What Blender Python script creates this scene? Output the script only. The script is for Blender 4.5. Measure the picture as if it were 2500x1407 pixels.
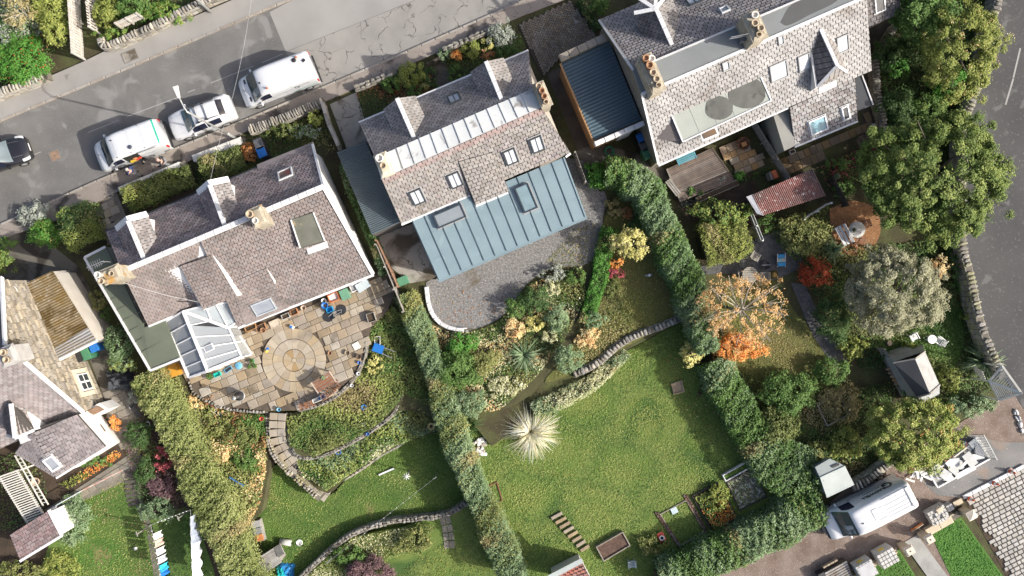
import bpy,bmesh,math,random
import numpy as np
from mathutils import Vector,Matrix
from mathutils.geometry import tessellate_polygon
random.seed(11);rng=np.random.default_rng(11)
for o_ in list(bpy.data.objects):bpy.data.objects.remove(o_)
SC=bpy.context.scene;COL=SC.collection
# ---------------------------------------------------------------- camera, sky, sun, exposure
H=50.0;S=40.0  # camera height in metres, photo pixels per metre on the ground
cam=bpy.data.cameras.new('camera');co=bpy.data.objects.new('camera',cam);COL.objects.link(co)
co.location=(0,0,H);co.rotation_euler=(0,0,0)
cam.sensor_width=36;cam.lens=36*H/(2500/S);cam.clip_end=2000;cam.clip_start=0.5
SC.camera=co
EL=math.radians(33);SX,SY=0.975,-0.222  # direction from the ground towards the sun
wd=bpy.data.worlds.new('World');SC.world=wd;wd.use_nodes=True
nt=wd.node_tree;nt.nodes.clear()
sky=nt.nodes.new('ShaderNodeTexSky');sky.sky_type='NISHITA';sky.sun_disc=False
sky.sun_elevation=EL;sky.sun_rotation=math.atan2(SX,SY);sky.altitude=100;sky.air_density=.8;sky.dust_density=4.5;sky.ozone_density=.4
bg=nt.nodes.new('ShaderNodeBackground');bg.inputs[1].default_value=0.15
wo=nt.nodes.new('ShaderNodeOutputWorld');nt.links.new(sky.outputs[0],bg.inputs[0]);nt.links.new(bg.outputs[0],wo.inputs[0])
sl=bpy.data.lights.new('sun','SUN');sl.energy=4.1;sl.angle=math.radians(0.53);sl.color=(1,0.955,0.88)
so=bpy.data.objects.new('sun',sl);COL.objects.link(so)
so.rotation_euler=Vector((-SX*math.cos(EL),-SY*math.cos(EL),-math.sin(EL))).to_track_quat('-Z','Y').to_euler()
so.location=(40,-10,60)
SC.view_settings.view_transform='Standard';SC.view_settings.look='None'
SC.view_settings.exposure=0.5;SC.view_settings.gamma=1;SC.view_settings.use_curve_mapping=False
SC.cycles.use_denoising=True
SC.cycles.max_bounces=6;SC.cycles.transparent_max_bounces=8;SC.cycles.caustics_reflective=False;SC.cycles.caustics_refractive=False
# ---------------------------------------------------------------- helpers
def W(px,py,z=0.0):
    k=(H-z)/H/S
    return Vector(((px-1250)*k,(703.5-py)*k,z))
def PX(p):
    k=H*S/(H-p[2]);return(p[0]*k+1250,703.5-p[1]*k)
U=Vector((0.923,0.386,0)).normalized()  # along the street
V=Vector((0.386,-0.923,0)).normalized()  # away from the street, down the gardens
ANG=math.atan2(U.y,U.x)
WLOC={};LOCAL=set()
def wl(o):return WLOC.get(o.name,Vector((0,0,0)))if o else Vector((0,0,0))
def tag(o,label=None,cat=None,group=None,kind=None):
    if label:o['label']=label
    if cat:o['category']=cat
    if group:o['group']=group
    if kind:o['kind']=kind
    return o
def thing(name,label,cat,loc=(0,0,0),rz=None,group=None):
    """An Empty that parents its parts; with rz its parts are built in its own frame."""
    o=bpy.data.objects.new(name,None);COL.objects.link(o);o.empty_display_size=.3
    o.location=loc
    if rz is None:WLOC[o.name]=Vector(loc)
    else:o.rotation_euler=(0,0,rz);LOCAL.add(o.name)
    return tag(o,label,cat,group)
def dup(root,loc,rz,label=None,sub=None):
    r=root.copy();COL.objects.link(r);r.location=loc;r.rotation_euler=(0,0,rz)
    if label:r['label']=label
    for c in root.children:
        d=c.copy();COL.objects.link(d);d.parent=r
        for e in c.children:
            g=e.copy();COL.objects.link(g);g.parent=d
    return r
class MB:
    def __init__(s):s.v=[];s.f=[]
    def add(s,vs,fs):
        n=len(s.v);s.v+=[tuple(x)for x in vs];s.f+=[tuple(i+n for i in f)for f in fs];return s
    def quad(s,*p):return s.add(p,[tuple(range(len(p)))])
    def box(s,c,d,rz=0,top=1.0):
        cx,sy=math.cos(rz),math.sin(rz);vs=[]
        for k,t in((-.5,1),(.5,top)):
            for a,b in((-.5,-.5),(.5,-.5),(.5,.5),(-.5,.5)):
                x,y=a*d[0]*t,b*d[1]*t
                vs.append((c[0]+x*cx-y*sy,c[1]+x*sy+y*cx,c[2]+k*d[2]))
        return s.add(vs,[(3,2,1,0),(4,5,6,7),(0,1,5,4),(1,2,6,5),(2,3,7,6),(3,0,4,7)])
    def bar(s,p,q,w,h,up=(0,0,1)):
        p,q,up=Vector(p),Vector(q),Vector(up);d=(q-p).normalized()
        a=d.cross(up)
        a=a.normalized()if a.length>1e-4 else Vector((1,0,0))
        b=a.cross(d).normalized();vs=[]
        for e in(p,q):
            for x,y in((-.5,-.5),(.5,-.5),(.5,.5),(-.5,.5)):vs.append(e+a*(x*w)+b*(y*h))
        return s.add(vs,[(3,2,1,0),(4,5,6,7),(0,1,5,4),(1,2,6,5),(2,3,7,6),(3,0,4,7)])
    def tube(s,pts,r,n=6,r1=None):
        pts=[Vector(p)for p in pts];m=len(pts);vs=[];fs=[]
        for i,p in enumerate(pts):
            d=(pts[min(i+1,m-1)]-pts[max(i-1,0)]).normalized()
            a=d.cross(Vector((0,0,1)))
            a=a.normalized()if a.length>1e-3 else Vector((1,0,0))
            b=a.cross(d);rr=r if r1 is None else r+(r1-r)*i/max(1,m-1)
            for k in range(n):
                t=2*math.pi*k/n;vs.append(p+a*(rr*math.cos(t))+b*(rr*math.sin(t)))
        for i in range(m-1):
            for k in range(n):
                k2=(k+1)%n;fs.append((i*n+k,i*n+k2,(i+1)*n+k2,(i+1)*n+k))
        fs+=[tuple(range(n))[::-1],tuple(range((m-1)*n,m*n))]
        return s.add(vs,fs)
    def lathe(s,c,prof,n=12,tilt=None):
        vs=[];fs=[]
        for r,z in prof:
            for k in range(n):
                t=2*math.pi*k/n;p=Vector((r*math.cos(t),r*math.sin(t),z))
                if tilt is not None:p=tilt@p
                vs.append(p+Vector(c))
        for i in range(len(prof)-1):
            for k in range(n):
                k2=(k+1)%n;fs.append((i*n+k,i*n+k2,(i+1)*n+k2,(i+1)*n+k))
        if prof[0][0]>1e-4:fs.append(tuple(range(n))[::-1])
        if prof[-1][0]>1e-4:fs.append(tuple(range((len(prof)-1)*n,len(prof)*n)))
        return s.add(vs,fs)
    def prism(s,top,z0):
        """top: list of Vectors (a flat polygon), walls down to z0"""
        n=len(top);vs=list(top)+[Vector((p[0],p[1],z0))for p in top]
        tri=tessellate_polygon([[Vector((p[0],p[1],0))for p in top]]);fs=[]
        for t in tri:
            a,b,c=[top[i]for i in t]
            fs.append(tuple(t)if(b[0]-a[0])*(c[1]-a[1])-(b[1]-a[1])*(c[0]-a[0])>0 else tuple(t)[::-1])
        ar=sum(top[i][0]*top[(i+1)%n][1]-top[(i+1)%n][0]*top[i][1]for i in range(n))
        for i in range(n):
            j=(i+1)%n;fs.append((i,i+n,j+n,j)if ar>0 else(j,j+n,i+n,i))
        return s.add(vs,fs)
    def slab(s,q,t):
        """polygon q (3-D) thickened by t below it"""
        q=[Vector(p)for p in q];n=(q[1]-q[0]).cross(q[2]-q[0]).normalized()
        if n.z<0:n=-n
        m=len(q);vs=q+[p-n*t for p in q]
        fs=[tuple(range(m)),tuple(range(m,2*m))[::-1]]+[(i,i+m,(i+1)%m+m,(i+1)%m)for i in range(m)]
        return s.add(vs,fs)
def obj(name,mb,mat,parent=None,smooth=False):
    vs=np.array([tuple(v)for v in mb.v],dtype=float)
    loc_=parent is not None and parent.name in LOCAL
    c=(vs.min(0)+vs.max(0))/2;c[2]=vs[:,2].min()
    if loc_:c=np.zeros(3)
    me=bpy.data.meshes.new(name);me.from_pydata((vs-c).tolist(),[],mb.f);me.update()
    if mat:me.materials.append(mat)
    if smooth:
        me.polygons.foreach_set('use_smooth',[True]*len(me.polygons))
    o=bpy.data.objects.new(name,me);COL.objects.link(o)
    o.parent=parent;o.location=Vector(c)-wl(parent)
    if loc_:LOCAL.add(o.name)
    else:WLOC[o.name]=Vector(c)
    return o
def bevel(o,w=.02,seg=2):
    m=o.modifiers.new('bevel','BEVEL');m.width=w;m.segments=seg;m.limit_method='ANGLE';return o
def inpoly(x,y,poly):
    r=False;n=len(poly);j=n-1
    for i in range(n):
        xi,yi=poly[i];xj,yj=poly[j]
        if(yi>y)!=(yj>y)and x<(xj-xi)*(y-yi)/(yj-yi)+xi:r=not r
        j=i
    return r
def smoothline(pts,n=8):
    """Catmull-Rom through 2-D or 3-D points"""
    P=[np.array(p,float)for p in pts];P=[2*P[0]-P[1]]+P+[2*P[-1]-P[-2]];out=[]
    for i in range(1,len(P)-2):
        for k in range(n):
            t=k/n;a,b,c,d=P[i-1:i+3]
            out.append(.5*(2*b+(c-a)*t+(2*a-5*b+4*c-d)*t*t+(3*b-a-3*c+d)*t**3))
    return out+[P[-2]]
# ---------------------------------------------------------------- materials
MATS={}
def mat(name,c1,c2=None,scale=3.0,rough=.8,bump=0.0,bscale=None,piece=0.0,metal=0.0,stain=None,fine=None,spec=.4,coat=0,edges=None,detail=6):
    """procedural: noise between c1 and c2 in world space, tone per piece, optional stains (colour, scale, threshold), fine speckle (colour, scale, threshold), cracks"""
    if name in MATS:return MATS[name]
    m=bpy.data.materials.new(name);MATS[name]=m;m.use_nodes=True;t=m.node_tree;N=t.nodes;L=t.links
    b=N['Principled BSDF'];b.inputs['Roughness'].default_value=rough;b.inputs['Metallic'].default_value=metal
    b.inputs['Specular IOR Level'].default_value=spec
    if coat:b.inputs['Coat Weight'].default_value=coat;b.inputs['Coat Roughness'].default_value=.08
    geo=N.new('ShaderNodeNewGeometry')
    def noise(sc,det=detail,dist=0.0):
        n=N.new('ShaderNodeTexNoise');n.inputs['Scale'].default_value=sc;n.inputs['Detail'].default_value=det
        n.inputs['Distortion'].default_value=dist;L.new(geo.outputs['Position'],n.inputs['Vector']);return n.outputs['Fac']
    def ramp(src,lo,hi):
        r=N.new('ShaderNodeMapRange');r.inputs['From Min'].default_value=lo;r.inputs['From Max'].default_value=hi
        r.clamp=True;L.new(src,r.inputs['Value']);return r.outputs['Result']
    def mix(f,a,bb):
        x=N.new('ShaderNodeMix');x.data_type='RGBA'
        L.new(f,x.inputs['Factor'])
        for s_,v_ in((x.inputs[6],a),(x.inputs[7],bb)):
            if isinstance(v_,tuple):s_.default_value=(*v_,1)
            else:L.new(v_,s_)
        return x.outputs[2]
    c2=c2 or tuple(x*.8 for x in c1)
    col=mix(ramp(noise(scale),.32,.68),c1,c2)
    if fine:col=mix(ramp(noise(fine[1],3),fine[2],fine[2]+.12),col,fine[0])
    if stain:col=mix(ramp(noise(stain[1],5,.6),stain[2],stain[2]+.09),col,stain[0])
    if edges:
        v=N.new('ShaderNodeTexVoronoi');v.feature='DISTANCE_TO_EDGE';v.inputs['Scale'].default_value=edges[1]
        nn=N.new('ShaderNodeTexNoise');nn.inputs['Scale'].default_value=edges[1]*2.2;L.new(geo.outputs['Position'],nn.inputs['Vector'])
        va=N.new('ShaderNodeVectorMath');va.operation='MULTIPLY_ADD';va.inputs[1].default_value=(.9,.9,.9)
        L.new(nn.outputs['Color'],va.inputs[0]);L.new(geo.outputs['Position'],va.inputs[2]);L.new(va.outputs[0],v.inputs['Vector'])
        ed=ramp(v.outputs['Distance'],edges[2],0.0)
        mk=N.new('ShaderNodeMath');mk.operation='MULTIPLY';L.new(ed,mk.inputs[0]);L.new(ramp(noise(1.1,2),.44,.56),mk.inputs[1])
        col=mix(mk.outputs[0],col,edges[0])
    if piece:
        oi=N.new('ShaderNodeObjectInfo');ad=N.new('ShaderNodeMath');ad.operation='ADD'
        L.new(oi.outputs['Random'],ad.inputs[0]);L.new(geo.outputs['Random Per Island'],ad.inputs[1])
        fr=N.new('ShaderNodeMath');fr.operation='FRACT';L.new(ad.outputs[0],fr.inputs[0])
        mr=N.new('ShaderNodeMapRange');mr.inputs['To Min'].default_value=1-piece;mr.inputs['To Max'].default_value=1+piece
        L.new(fr.outputs[0],mr.inputs['Value'])
        hs=N.new('ShaderNodeHueSaturation');L.new(mr.outputs['Result'],hs.inputs['Value']);L.new(col,hs.inputs['Color'])
        sm=N.new('ShaderNodeMapRange');sm.inputs['To Min'].default_value=1.25;sm.inputs['To Max'].default_value=.7
        f2=N.new('ShaderNodeMath');f2.operation='MULTIPLY';f2.inputs[1].default_value=7.31;L.new(fr.outputs[0],f2.inputs[0])
        f3=N.new('ShaderNodeMath');f3.operation='FRACT';L.new(f2.outputs[0],f3.inputs[0]);L.new(f3.outputs[0],sm.inputs['Value'])
        L.new(sm.outputs['Result'],hs.inputs['Saturation']);col=hs.outputs['Color']
    L.new(col,b.inputs['Base Color'])
    if bump:
        bp=N.new('ShaderNodeBump');bp.inputs['Strength'].default_value=bump;bp.inputs['Distance'].default_value=.05
        L.new(noise(bscale or scale*6,8),bp.inputs['Height']);L.new(bp.outputs[0],b.inputs['Normal'])
    return m
def flat(name,c,rough=.5,metal=0.0,piece=0.0,coat=0,spec=.5):
    return mat(name,c,tuple(x*.86 for x in c),2.2,rough,.0,metal=metal,piece=piece,coat=coat,spec=spec)
def glassy(name,c,rough=.06):
    return mat(name,c,tuple(x*.7 for x in c),1.5,rough,spec=.8)
m_leaf=bpy.data.materials.new('foliage');m_leaf.use_nodes=True
_t=m_leaf.node_tree;_b=_t.nodes['Principled BSDF'];_a=_t.nodes.new('ShaderNodeAttribute');_a.attribute_name='Col'
_b.inputs['Roughness'].default_value=.6;_b.inputs['Specular IOR Level'].default_value=.25
_t.links.new(_a.outputs['Color'],_b.inputs['Base Color'])
_tr=_t.nodes.new('ShaderNodeBsdfTranslucent');_t.links.new(_a.outputs['Color'],_tr.inputs['Color'])
_mx=_t.nodes.new('ShaderNodeMixShader');_mx.inputs[0].default_value=.34
_t.links.new(_b.outputs[0],_mx.inputs[1]);_t.links.new(_tr.outputs[0],_mx.inputs[2]);_t.links.new(_mx.outputs[0],_t.nodes['Material Output'].inputs[0])
m_glass=bpy.data.materials.new('clear_glass');m_glass.use_nodes=True
_t=m_glass.node_tree;_t.nodes.remove(_t.nodes['Principled BSDF'])
_g1=_t.nodes.new('ShaderNodeBsdfTransparent');_g1.inputs[0].default_value=(.9,.95,.96,1)
_g2=_t.nodes.new('ShaderNodeBsdfGlossy');_g2.inputs['Roughness'].default_value=.04
_g3=_t.nodes.new('ShaderNodeBsdfDiffuse');_g3.inputs[0].default_value=(.82,.87,.9,1)
_fr=_t.nodes.new('ShaderNodeFresnel');_fr.inputs[0].default_value=1.5
_m1=_t.nodes.new('ShaderNodeMixShader');_m1.inputs[0].default_value=.3
_m2=_t.nodes.new('ShaderNodeMixShader')
_t.links.new(_g1.outputs[0],_m1.inputs[1]);_t.links.new(_g3.outputs[0],_m1.inputs[2]);_t.links.new(_fr.outputs[0],_m2.inputs[0])
_t.links.new(_m1.outputs[0],_m2.inputs[1]);_t.links.new(_g2.outputs[0],_m2.inputs[2]);_t.links.new(_m2.outputs[0],_t.nodes['Material Output'].inputs[0])
# ---------------------------------------------------------------- pieces: slates, slabs, stones
UNIT={}
def unit(shape,m):
    k=(shape,m.name)
    if k in UNIT:return UNIT[k]
    me=bpy.data.meshes.new(shape+'_piece')
    if shape=='slab':
        vs=[(x,y,z)for z,e in((-.5,.5),(.25,.5),(.5,.44))for x,y in((-e,-e),(e,-e),(e,e),(-e,e))]
        fs=[(i+4*k,(i+1)%4+4*k,(i+1)%4+4*k+4,i+4*k+4)for k in(0,1)for i in range(4)]+[(8,9,10,11)]
    else:
        r=np.random.default_rng(int(shape[-1]));vs=[];fs=[];n=7
        for z,e in((-.5,.46),(.1,.52),(.42,.44),(.52,.22)):
            for k in range(n):
                t=2*math.pi*k/n;q=max(abs(math.cos(t)),abs(math.sin(t)))**-.6
                s_=e*q*r.uniform(.82,1.08);vs.append((s_*math.cos(t),s_*math.sin(t),z+r.uniform(-.06,.06)))
        for i in range(3):
            for k in range(n):
                fs.append((i*n+k,i*n+(k+1)%n,(i+1)*n+(k+1)%n,(i+1)*n+k))
        fs.append(tuple(range(3*n,4*n)))
    me.from_pydata(vs,[],fs);me.update();me.materials.append(m);UNIT[k]=me;return me
def frame(c,u,v,n,w,d,h):
    m=np.eye(4)
    m[:3,0]=np.array(u)*w;m[:3,1]=np.array(v)*d;m[:3,2]=np.array(n)*h;m[:3,3]=c;return m
def pieces(parent,name,items,mats,shape='slab',cap=300,near=(0,0)):
    """items: 4x4 arrays (world or the parent's frame). The first cap become objects of their own, the rest one joined part."""
    if not isinstance(mats,(list,tuple)):mats=[mats]
    items=sorted(items,key=lambda m:(m[0,3]-near[0])**2+(m[1,3]-near[1])**2)
    off=wl(parent)
    for i,m in enumerate(items[:cap]):
        sh=shape if shape=='slab' else shape+str(random.randrange(4))
        o=bpy.data.objects.new(name,unit(sh,random.choice(mats)));COL.objects.link(o);o.parent=parent
        mm=m.copy();mm[:3,3]-=np.array(off);o.matrix_basis=Matrix(mm.tolist())
    rest=items[cap:]
    if rest:
        vs=[];fs=[];mi=[];n=0;b0=None
        us=[unit(shape if shape=='slab' else shape+str(k),mats[0])for k in range(1 if shape=='slab' else 4)]
        ud=[(np.array([tuple(v.co)+(1,)for v in u_.vertices]),[tuple(p.vertices)for p in u_.polygons])for u_ in us]
        b0=np.array(rest[0][:3,3])
        for m in rest:
            a,f=ud[random.randrange(len(ud))];p=(a@m.T)[:,:3]-b0;vs.append(p);k=random.randrange(len(mats))
            for q in f:fs.append(tuple(i+n for i in q));mi.append(k)
            n+=len(p)
        me=bpy.data.meshes.new(name+'_field');me.from_pydata(np.concatenate(vs).tolist(),[],fs);me.update()
        for m in mats:me.materials.append(m)
        me.polygons.foreach_set('material_index',mi)
        o=bpy.data.objects.new(name+'_field',me);COL.objects.link(o);o.parent=parent;o.location=Vector(b0)-off;o['kind']='stuff'
def ray(px,py,q):
    """where the sight line through a photo pixel meets the plane of polygon q"""
    q=[Vector(p)for p in q];n=(q[1]-q[0]).cross(q[3 if len(q)>3 else 2]-q[0]);c=Vector((0,0,H));d=W(px,py,0)-c
    return c+d*((q[0]-c).dot(n)/d.dot(n))
def basis(q):
    q=[Vector(p)for p in q];u=(q[1]-q[0]).normalized();n=u.cross(q[3]-q[0]).normalized()
    if n.z<0:n=-n
    v=n.cross(u);
    if v.dot(q[3]-q[0])<0:v=-v
    return u,v,n
def slates(parent,q,w,g,mats,cap=0,thick=.034,holes=(),name='slate',ragged=.012):
    """q = eave left, eave right, ridge right, ridge left"""
    A,B,C,D=[Vector(p)for p in q];u,v,n=basis(q);out=[]
    rows=max(1,int(round(((D-A).length+(C-B).length)/2/g)));ti=math.atan(thick*1.1/g)
    v2=v*math.cos(ti)-n*math.sin(ti);n2=n*math.cos(ti)+v*math.sin(ti)
    for r in range(rows):
        t=(r+.5)/rows;a=A.lerp(D,t);b=B.lerp(C,t);ln=(b-a).length;e=(b-a).normalized();k=-.5*(r%2)
        while k*w<ln:
            x0=max(0,k*w);x1=min(ln,(k+1)*w);k+=1
            if x1-x0<.05:continue
            c=a+e*((x0+x1)/2)+n*(.02+random.uniform(0,.006))+v*random.uniform(-ragged,ragged)
            if holes:
                p=PX(c)
                if any(inpoly(p[0],p[1],h)for h in holes):continue
            out.append(frame(c,e,v2,n2,(x1-x0)-.035,g*.9,thick))
    pieces(parent,name,out,mats,cap=cap)
# ---------------------------------------------------------------- ground, roads, lawns
G0=-.14
def area(name,poly,z,m,z0=None,sub=0,kind='structure'):
    pts=[W(x,y,z)for x,y in(smoothline(poly+[poly[0]],sub)[:-1]if sub else poly)]
    o=obj(name,MB().prism(pts,z0 if z0 is not None else z-.3),m);o['kind']=kind;return o
soil=mat('dark_soil',(.075,.052,.034),(.035,.026,.018),1.2,.95,.6,9,fine=((.14,.1,.06),14,.62))
rough_grass=mat('rough_ground',(.075,.085,.03),(.05,.04,.022),.8,.95,.6,8,fine=((.13,.12,.05),11,.6))
lawn_m=mat('lawn_turf',(.09,.15,.028),(.16,.205,.052),.55,.95,.8,10,fine=((.19,.195,.07),6,.62),stain=((.05,.1,.022),.3,.56))
lawn_d=mat('green_turf',(.06,.12,.02),(.1,.15,.035),.8,.95,.8,10,fine=((.15,.16,.06),7,.66),stain=((.2,.17,.07),.35,.63))
lawn_b=mat('brown_turf',(.13,.115,.035),(.095,.105,.028),.5,.95,.8,10,fine=((.21,.18,.07),6,.63))
lawn_n=mat('new_turf',(.05,.14,.02),(.08,.17,.03),1.1,.95,.8,12,fine=((.16,.19,.09),8,.68))
asphalt=mat('worn_asphalt',(.18,.173,.163),(.125,.121,.115),.45,.9,.35,30,fine=((.19,.183,.172),11,.58),stain=((.215,.208,.197),.7,.56))
asph_d=mat('dark_asphalt',(.058,.058,.06),(.085,.084,.082),.25,.9,.35,28,fine=((.125,.123,.118),7,.6),stain=((.125,.123,.119),1.1,.6))
patch_m=mat('smooth_asphalt_patch',(.3,.29,.272),(.255,.246,.232),.5,.9,.12,40,fine=((.36,.35,.33),22,.7))
crack_m=mat('cracked_asphalt',(.285,.272,.25),(.235,.225,.208),.8,.9,.25,30,fine=((.34,.325,.3),14,.64),edges=((.06,.052,.047),.8,.026),stain=((.2,.19,.175),.6,.66))
pave_n=mat('pavement_asphalt',(.3,.29,.272),(.25,.24,.224),.6,.9,.2,26,stain=((.15,.143,.135),.9,.66))
pave_s=mat('damp_pavement',(.29,.25,.215),(.24,.208,.18),.9,.85,.2,26,stain=((.07,.06,.054),.6,.575),edges=((.05,.042,.037),1.3,.02))
kerb_m=mat('kerb_stone',(.33,.3,.26),(.25,.225,.195),2,.85,.3,14,piece=.12)
gravel_g=mat('grey_gravel',(.27,.262,.25),(.13,.125,.12),9,.95,1.0,22,fine=((.45,.44,.42),13,.6),stain=((.12,.095,.06),.33,.6))
gravel_b=mat('brown_gravel',(.155,.112,.088),(.24,.19,.16),1.1,.95,.9,18,fine=((.34,.29,.25),13,.6))
gravel_o=mat('rust_gravel',(.3,.15,.065),(.2,.1,.045),2,.95,.9,18,fine=((.42,.3,.2),12,.58))
slate_chip=mat('slate_chippings',(.075,.075,.077),(.12,.12,.118),4,.9,.9,16,fine=((.28,.28,.27),10,.66))
conc=mat('stained_concrete',(.27,.255,.225),(.34,.32,.28),.9,.9,.3,20,stain=((.1,.085,.062),.5,.5),edges=((.07,.06,.05),.6,.02))
conc_g=mat('damp_concrete',(.165,.15,.125),(.11,.1,.082),.8,.9,.3,18,stain=((.045,.038,.03),.5,.52))
earth=mat('bare_earth',(.05,.036,.025),(.085,.06,.04),2.5,.95,.7,12)
g_=area('ground',[(-14000,-8000),(16000,-8000),(16000,10000),(-14000,10000)],-2.3,soil)
lowzone=[(455,935),(470,962),(540,996),(650,1005),(730,1003),(810,972),(868,915),(893,850),(905,790),(960,740),(1005,770),(1060,880),(1130,1010),(1215,1000),(1320,945),(1450,895),(1560,840),(1670,780),(1722,850),(1830,1080),(1960,1215),(1800,1330),(1600,1400),(1590,2300),(680,2300),(640,1407),(540,1160)]
area('terrain',[(-6000,-4000),(7000,-4000),(7000,5000),(1590,5000)]+lowzone[::-1][2:18]and
     [(-6000,-4000),(7000,-4000),(7000,5000),(1595,5000),(1600,1400),(1800,1330),(1960,1215),(1830,1080),(1722,850),(1670,780),(1560,840),(1450,895),(1320,945),(1215,1000),(1130,1010),(1060,880),(1005,770),(960,740),(905,790),(893,850),(868,915),(810,972),(730,1003),(650,1005),(540,996),(470,962),(455,935),(540,1160),(640,1407),(680,5000),(-6000,5000)],G0,rough_grass,-2.4)
# street
def lin(a,b,x):return(x,a[1]+(b[1]-a[1])*(x-a[0])/(b[0]-a[0]))
NK=[(-700,593),(0,297),(330,160),(640,29),(1400,-292)]
SK=[(-700,848),(0,547),(234,441),(640,274),(960,139),(1262,6),(1900,-262)]
area('road',NK+SK[::-1],-.10,asphalt)
area('road_patch',[(658,30),(698,126),(1008,2),(1170,-60),(1000,-150)],-.095,patch_m,-.2)
area('road_surface',[(699,127),(722,180),(742,236),(960,140),(1262,7),(1500,-95),(1300,-180),(1010,3)],-.0955,crack_m,-.2)
area('pavement_north',[(-700,540),(0,246),(120,187),(205,150),(262,122),(340,100),(470,42),(640,-32),(1400,-352),(1400,-297),(640,26),(330,157),(0,294),(-700,590)],.0,pave_n)
area('pavement_south',[(-700,852),(0,551),(234,445),(640,278),(960,143),(1262,10),(1900,-258),(1900,-200),(1268,42),(1000,158),(865,217),(790,250),(600,322),(470,390),(290,466),(190,520),(0,585),(-700,905)],.0,pave_s)
def kerb(name,line,label,side):
    t=thing(name,label,'kerb',W(*line[1],0));it=[]
    pts=[W(x,y,0)for x,y in line]
    for a,b in zip(pts[:-1],pts[1:]):
        L_=(b-a).length;n=max(1,int(L_/.9));d=(b-a).normalized();s_=Vector((-d.y,d.x,0))
        for i in range(n):
            c=a+d*(L_*(i+.5)/n)+s_*(.05*side)
            if abs(c.x)>34 or abs(c.y)>20:continue
            it.append(frame((c.x,c.y,-.045),d,s_,(0,0,1),L_/n-.015,.13,.15))
    pieces(t,'kerb_stone',it,kerb_m);return t
kerb('kerb',NK,'pale stone kerb along the pavement across the street from the houses',1)
kerb('kerb',SK,'pale stone kerb beside the parked vans',-1)
line_m=flat('faded_road_paint',(.33,.325,.31),.8)
for k,(a,b,c,d)in enumerate([(60,388,100,371),(214,324,290,294),(310,285,434,238),(458,226,476,219),(515,203,620,161),(640,153,690,132)]):
    tag(obj('road_line',MB().bar(W(a,b,-.0935),W(c,d,-.0935),.05,.004),line_m),'thin faded white line along the middle of the street','road marking','faded lines on the street')
def cover(cx,cy,w,h,m,label,rz=ANG,z=.005,name='manhole_cover'):
    t=thing(name,label,'manhole cover',W(cx,cy,z),0+rz)
    f=MB()
    for s_ in(-1,1):f.box((s_*w/2,0,.004),(.05,h+.05,.02));f.box((0,s_*h/2,.0035),(w-.05,.05,.02))
    obj('frame',f,flat('cover_frame',(.2,.19,.17),.7),t)
    bevel(obj('lid',MB().box((0,0,.0),(w-.06,h-.06,.016)),m,t),.005,1)
    obj('keyhole',MB().box((0,0,.009),(.05,.09,.004)),flat('iron_dark',(.03,.03,.03),.6),t)
cover(317,137,.9,.62,conc,'pale concrete inspection cover in the pavement across the street')
cover(134,380,.6,.6,mat('rusty_iron',(.3,.2,.13),(.2,.14,.1),5,.85,.3),'rusty square manhole cover in the road ahead of the black car',z=-.094)
cover(1408,46,.42,.5,conc,'small pale concrete cover set in the herringbone driveway')
cover(72,602,.62,.82,flat('pale_slab',(.42,.4,.36),.85),'pale rectangular slab lying in the shared entry by the rounded bushes',name='ground_slab',z=-.13)
# east road
EW=[(2460,-120),(2440,0),(2417,70),(2400,180),(2378,240),(2358,300),(2352,420),(2350,585),(2368,660),(2400,800),(2452,925)]
area('road_east',[(2470,-400),(2443,0),(2420,70),(2404,180),(2382,240),(2362,300),(2356,420),(2354,585),(2372,660),(2404,800),(2455,925),(2490,985),(2560,1080),(3600,1400),(3600,-400)],-.10,asph_d)
for a,b,c,d in[(2491,118,2474,190),(2474,192,2455,256)]:
    tag(obj('road_line',MB().bar(W(a,b,-.096),W(c,d,-.096),.1,.004),line_m),'worn white dashed line on the road behind the curving wall','road marking','worn dashes on the walled road')
# front gardens, drives, paths
area('garden_soil',[(290,470),(455,405),(480,475),(310,530)],G0+.02,soil)
area('path',[(222,490),(285,472),(320,560),(262,600)],G0+.05,mat('broken_path',(.24,.22,.19),(.16,.13,.1),1.3,.9,.4,14,stain=((.06,.045,.032),1.1,.53)))
area('drive_shared',[(-100,600),(60,545),(190,650),(330,905),(250,960),(150,700),(-100,720)],G0+.03,conc_g)
area('drive',[(805,255),(870,225),(905,345),(850,372)],G0+.06,conc)
area('path_front',[(1048,165),(1085,150),(1110,205),(1070,220)],G0+.04,conc_g)
area('path_side',[(1335,180),(1368,165),(1460,362),(1420,392)],G0+.05,mat('side_passage',(.1,.085,.068),(.06,.05,.042),1,.9,.3,stain=((.2,.175,.14),.5,.62)))
area('path_rear',[(1400,372),(1455,350),(1600,385),(1640,440),(1560,440),(1430,400)],G0+.06,conc_g)
area('path_east',[(2120,70),(2200,40),(2150,110),(2140,340),(2100,330)],G0+.02,mat('dim_path',(.09,.075,.06),(.05,.045,.035),1.4,.9,.4))
area('yard_left',[(-200,990),(250,960),(330,905),(420,1000),(560,1300),(620,1500),(-200,1500)],G0+.015,soil)
area('lawn_left',[(150,1245),(315,1150),(345,1230),(385,1320),(400,1420),(140,1420),(100,1400)],-.1,lawn_d,sub=4)
area('lawn_drying',[(352,1275),(465,1240),(500,1330),(520,1420),(410,1420),(372,1330)],-.1,lawn_d,sub=4)
area('path_drying',[(322,1120),(352,1118),(340,1200),(368,1280),(395,1420),(378,1420),(356,1290),(318,1210)],-.09,conc_g)
area('path_left',[(110,1245),(330,1100),(350,1120),(335,1160),(140,1255)],-.08,mat('garden_flagstones',(.21,.19,.155),(.15,.135,.11),1.2,.9,.3))
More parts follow.
